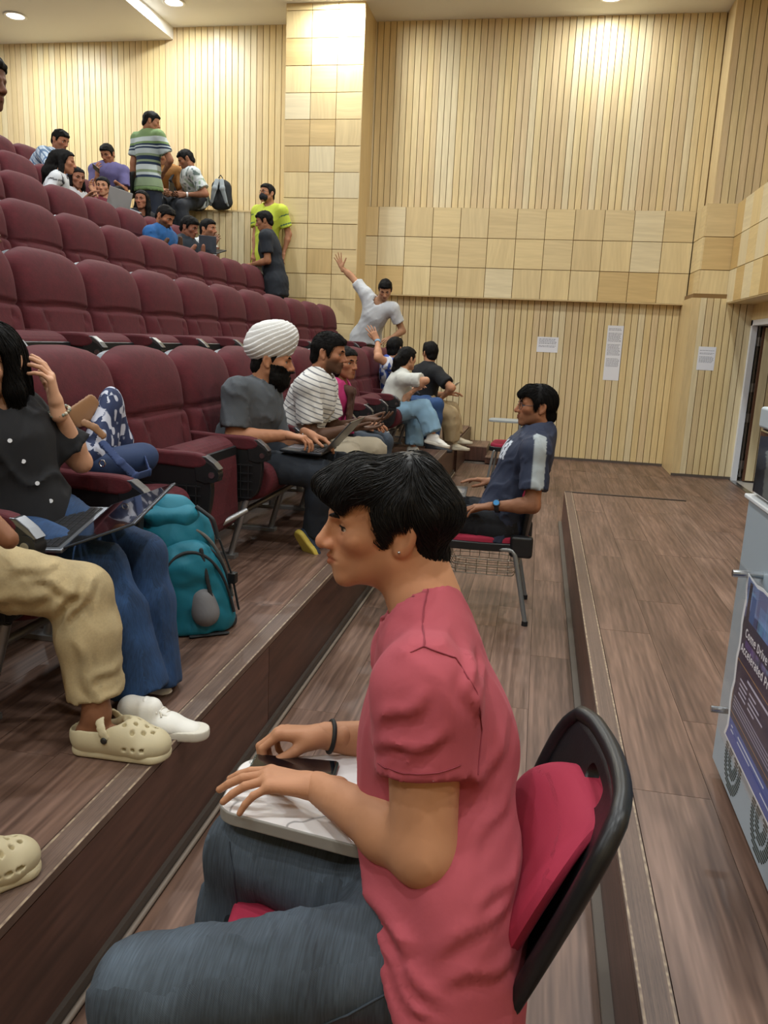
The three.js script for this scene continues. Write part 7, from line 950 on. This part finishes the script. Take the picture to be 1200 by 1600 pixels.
// ------------------------------------------------------------------ the lectern on the stage
{ const L = new THREE.Group(); L.name = numbered('lectern'); L.userData = { label: 'white metal lectern on the stage with a torn poster behind clear acrylic', category: 'lectern' }; L.position.set(0.575, HS, -1.8); scene.add(L);
  const wm = std(0xaab9c4, 0.42, { metalness: 0.15 }), o = [0.575, HS, -1.8], add = (n, g, m, p = L) => part(n, g.translate(-o[0], -o[1], -o[2]), m, p);
  const body = add('cabinet', rbox(0.6, 0.765, 0.92, 0.006, 0.875, HS + 0.04 + 0.3825, -1.8), wm);
  add('plinth', box(0.54, 0.05, 0.86, 0.875, HS + 0.025, -1.8), std(0x17181a, 0.6));
  add('top_rim', rbox(0.62, 0.012, 0.94, 0.004, 0.875, HS + 0.81, -1.8), std(0xd5dade, 0.4));
  add('monitor_panel', rbox(0.03, 0.172, 0.9, 0.008, 0.592, 1.182, -1.8), new THREE.MeshPhysicalMaterial({ color: 0x0b0c11, roughness: 0.15, clearcoat: 1 }));
  add('monitor_post', rbox(0.3, 0.2, 0.3, 0.01, 0.92, 1.17, -1.75), wm);
  add('desk_top', rbox(0.6, 0.055, 0.93, 0.008, 0.873, 1.297, -1.795), std(0xb4c0c8, 0.45));
  add('red_label', rbox(0.02, 0.02, 0.1, 0.003, 0.6, 1.338, -2.15), std(0xb02a35, 0.5));
  add('lock', new THREE.CylinderGeometry(0.013, 0.013, 0.012, 20).rotateZ(Math.PI / 2).translate(0.572, 1.02, -1.86), std(0x2a2c2f, 0.4));
  for (const [cz, cy] of [[-2.05, 0.415], [-1.77, 0.415]]) { const gr = []; for (let i = -9; i <= 9; i++) { const y = i * 0.0088, at = (r) => Math.sqrt(Math.max(0, r * r - y * y)); for (const [ro, ri] of [[0.084, 0.058], [0.047, 0.02]]) { if (Math.abs(y) >= ro) continue; const b = at(ro), a = at(ri); if (a > 0.001) { for (const s of [1, -1]) gr.push(box(0.002, 0.0042, b - a, 0.5745, cy + y, cz + s * (a + b) / 2)); } else gr.push(box(0.002, 0.0042, 2 * b, 0.5745, cy + y, cz)); } } const m = add('speaker_grille', merge(gr), std(0x3c3f3a, 0.7)); m.userData.kind = 'stuff'; }
  const c = document.createElement('canvas'); c.width = 512; c.height = 520; const g = c.getContext('2d'); const gd = (x, y, w, h, col) => { g.fillStyle = col; g.fillRect(x, y, w, h); };
  gd(0, 0, 512, 520, '#1c1840'); for (let i = 0; i < 70; i++) { const r = rng(900 + i); g.fillStyle = `rgba(${60 + 120 * r()},${90 + 110 * r()},${180 + 60 * r()},0.35)`; g.fillRect(r() * 512, r() * 150, 20 + r() * 60, 20 + r() * 90); } gd(0, 0, 512, 90, 'rgba(150,180,235,0.55)'); gd(28, 10, 26, 130, '#1a1c33'); gd(60, 40, 40, 90, '#2f5f9e'); gd(0, 120, 512, 60, 'rgba(20,16,48,0.85)');
  g.fillStyle = '#f2f2f6'; g.font = 'bold 36px sans-serif'; g.fillText('Come Drive the', 46, 172); g.fillText('Accelerated Prog', 26, 226);
  g.strokeStyle = '#b98a4a'; g.lineWidth = 3; g.strokeRect(14, 258, 470, 170); g.fillStyle = '#c9c8de'; g.fillRect(120, 276, 190, 8); for (let i = 0; i < 4; i++) { g.fillRect(60, 300 + i * 15, 70, 6); g.fillRect(150, 300 + i * 15, 60 + 34 * (i % 3), 6); } g.fillStyle = '#9a99b8'; for (let i = 0; i < 4; i++) g.fillRect(30, 372 + i * 11, 380 - 30 * (i % 2), 4);
  gd(0, 448, 512, 72, '#0f49a6'); g.fillStyle = '#dbe6f6'; g.fillRect(110, 462, 240, 6); g.fillRect(110, 478, 120, 5); g.fillRect(330, 490, 130, 5); g.fillRect(40, 464, 18, 5); g.fillRect(40, 478, 30, 5);
  const tex = new THREE.CanvasTexture(c); tex.colorSpace = THREE.SRGBColorSpace;
  // the sheet: torn along its far and upper edges
  const R = rng(66), s = new THREE.Shape(), W = 0.5, Hh = 0.42; s.moveTo(W, 0); s.lineTo(W, Hh); for (let i = 10; i >= 1; i--) s.lineTo(W * i / 10 - 0.01, Hh - 0.012 * R()); for (let i = 14; i >= 1; i--) s.lineTo(0.006 + 0.014 * R(), Hh * i / 14); s.lineTo(0, 0); 
  const sheet = new THREE.ExtrudeGeometry(s, { depth: 0.0008, bevelEnabled: false }); const back = add('torn_backing', sheet.clone().scale(1.05, 1.03, 1).rotateY(-Math.PI / 2).translate(0.5405, 0.5, -2.042), std(0xe8ecf0, 0.8));
  const inner = new THREE.ShapeGeometry(s); const ip = inner.attributes.position, iu = inner.attributes.uv; for (let i = 0; i < ip.count; i++) iu.setXY(i, ip.getX(i) / W, ip.getY(i) / Hh); const pm = add('poster', inner.rotateY(-Math.PI / 2).translate(0.5385, 0.507, -2.02), new THREE.MeshStandardMaterial({ map: tex, roughness: 0.5, side: THREE.DoubleSide }));
  add('acrylic_sheet', rbox(0.005, 0.44, 0.62, 0.001, 0.52, 0.735, -1.77), new THREE.MeshPhysicalMaterial({ color: 0xffffff, transmission: 1, roughness: 0.03, thickness: 0, ior: 1.12 }));
  for (const [y, z] of [[0.926, -2.035], [0.552, -2.06], [0.926, -1.5], [0.552, -1.5]]) add('standoff', rod([0.505, y, z], [0.577, y, z], 0.009, 16), chrome);
}

renderer.render(scene, camera);
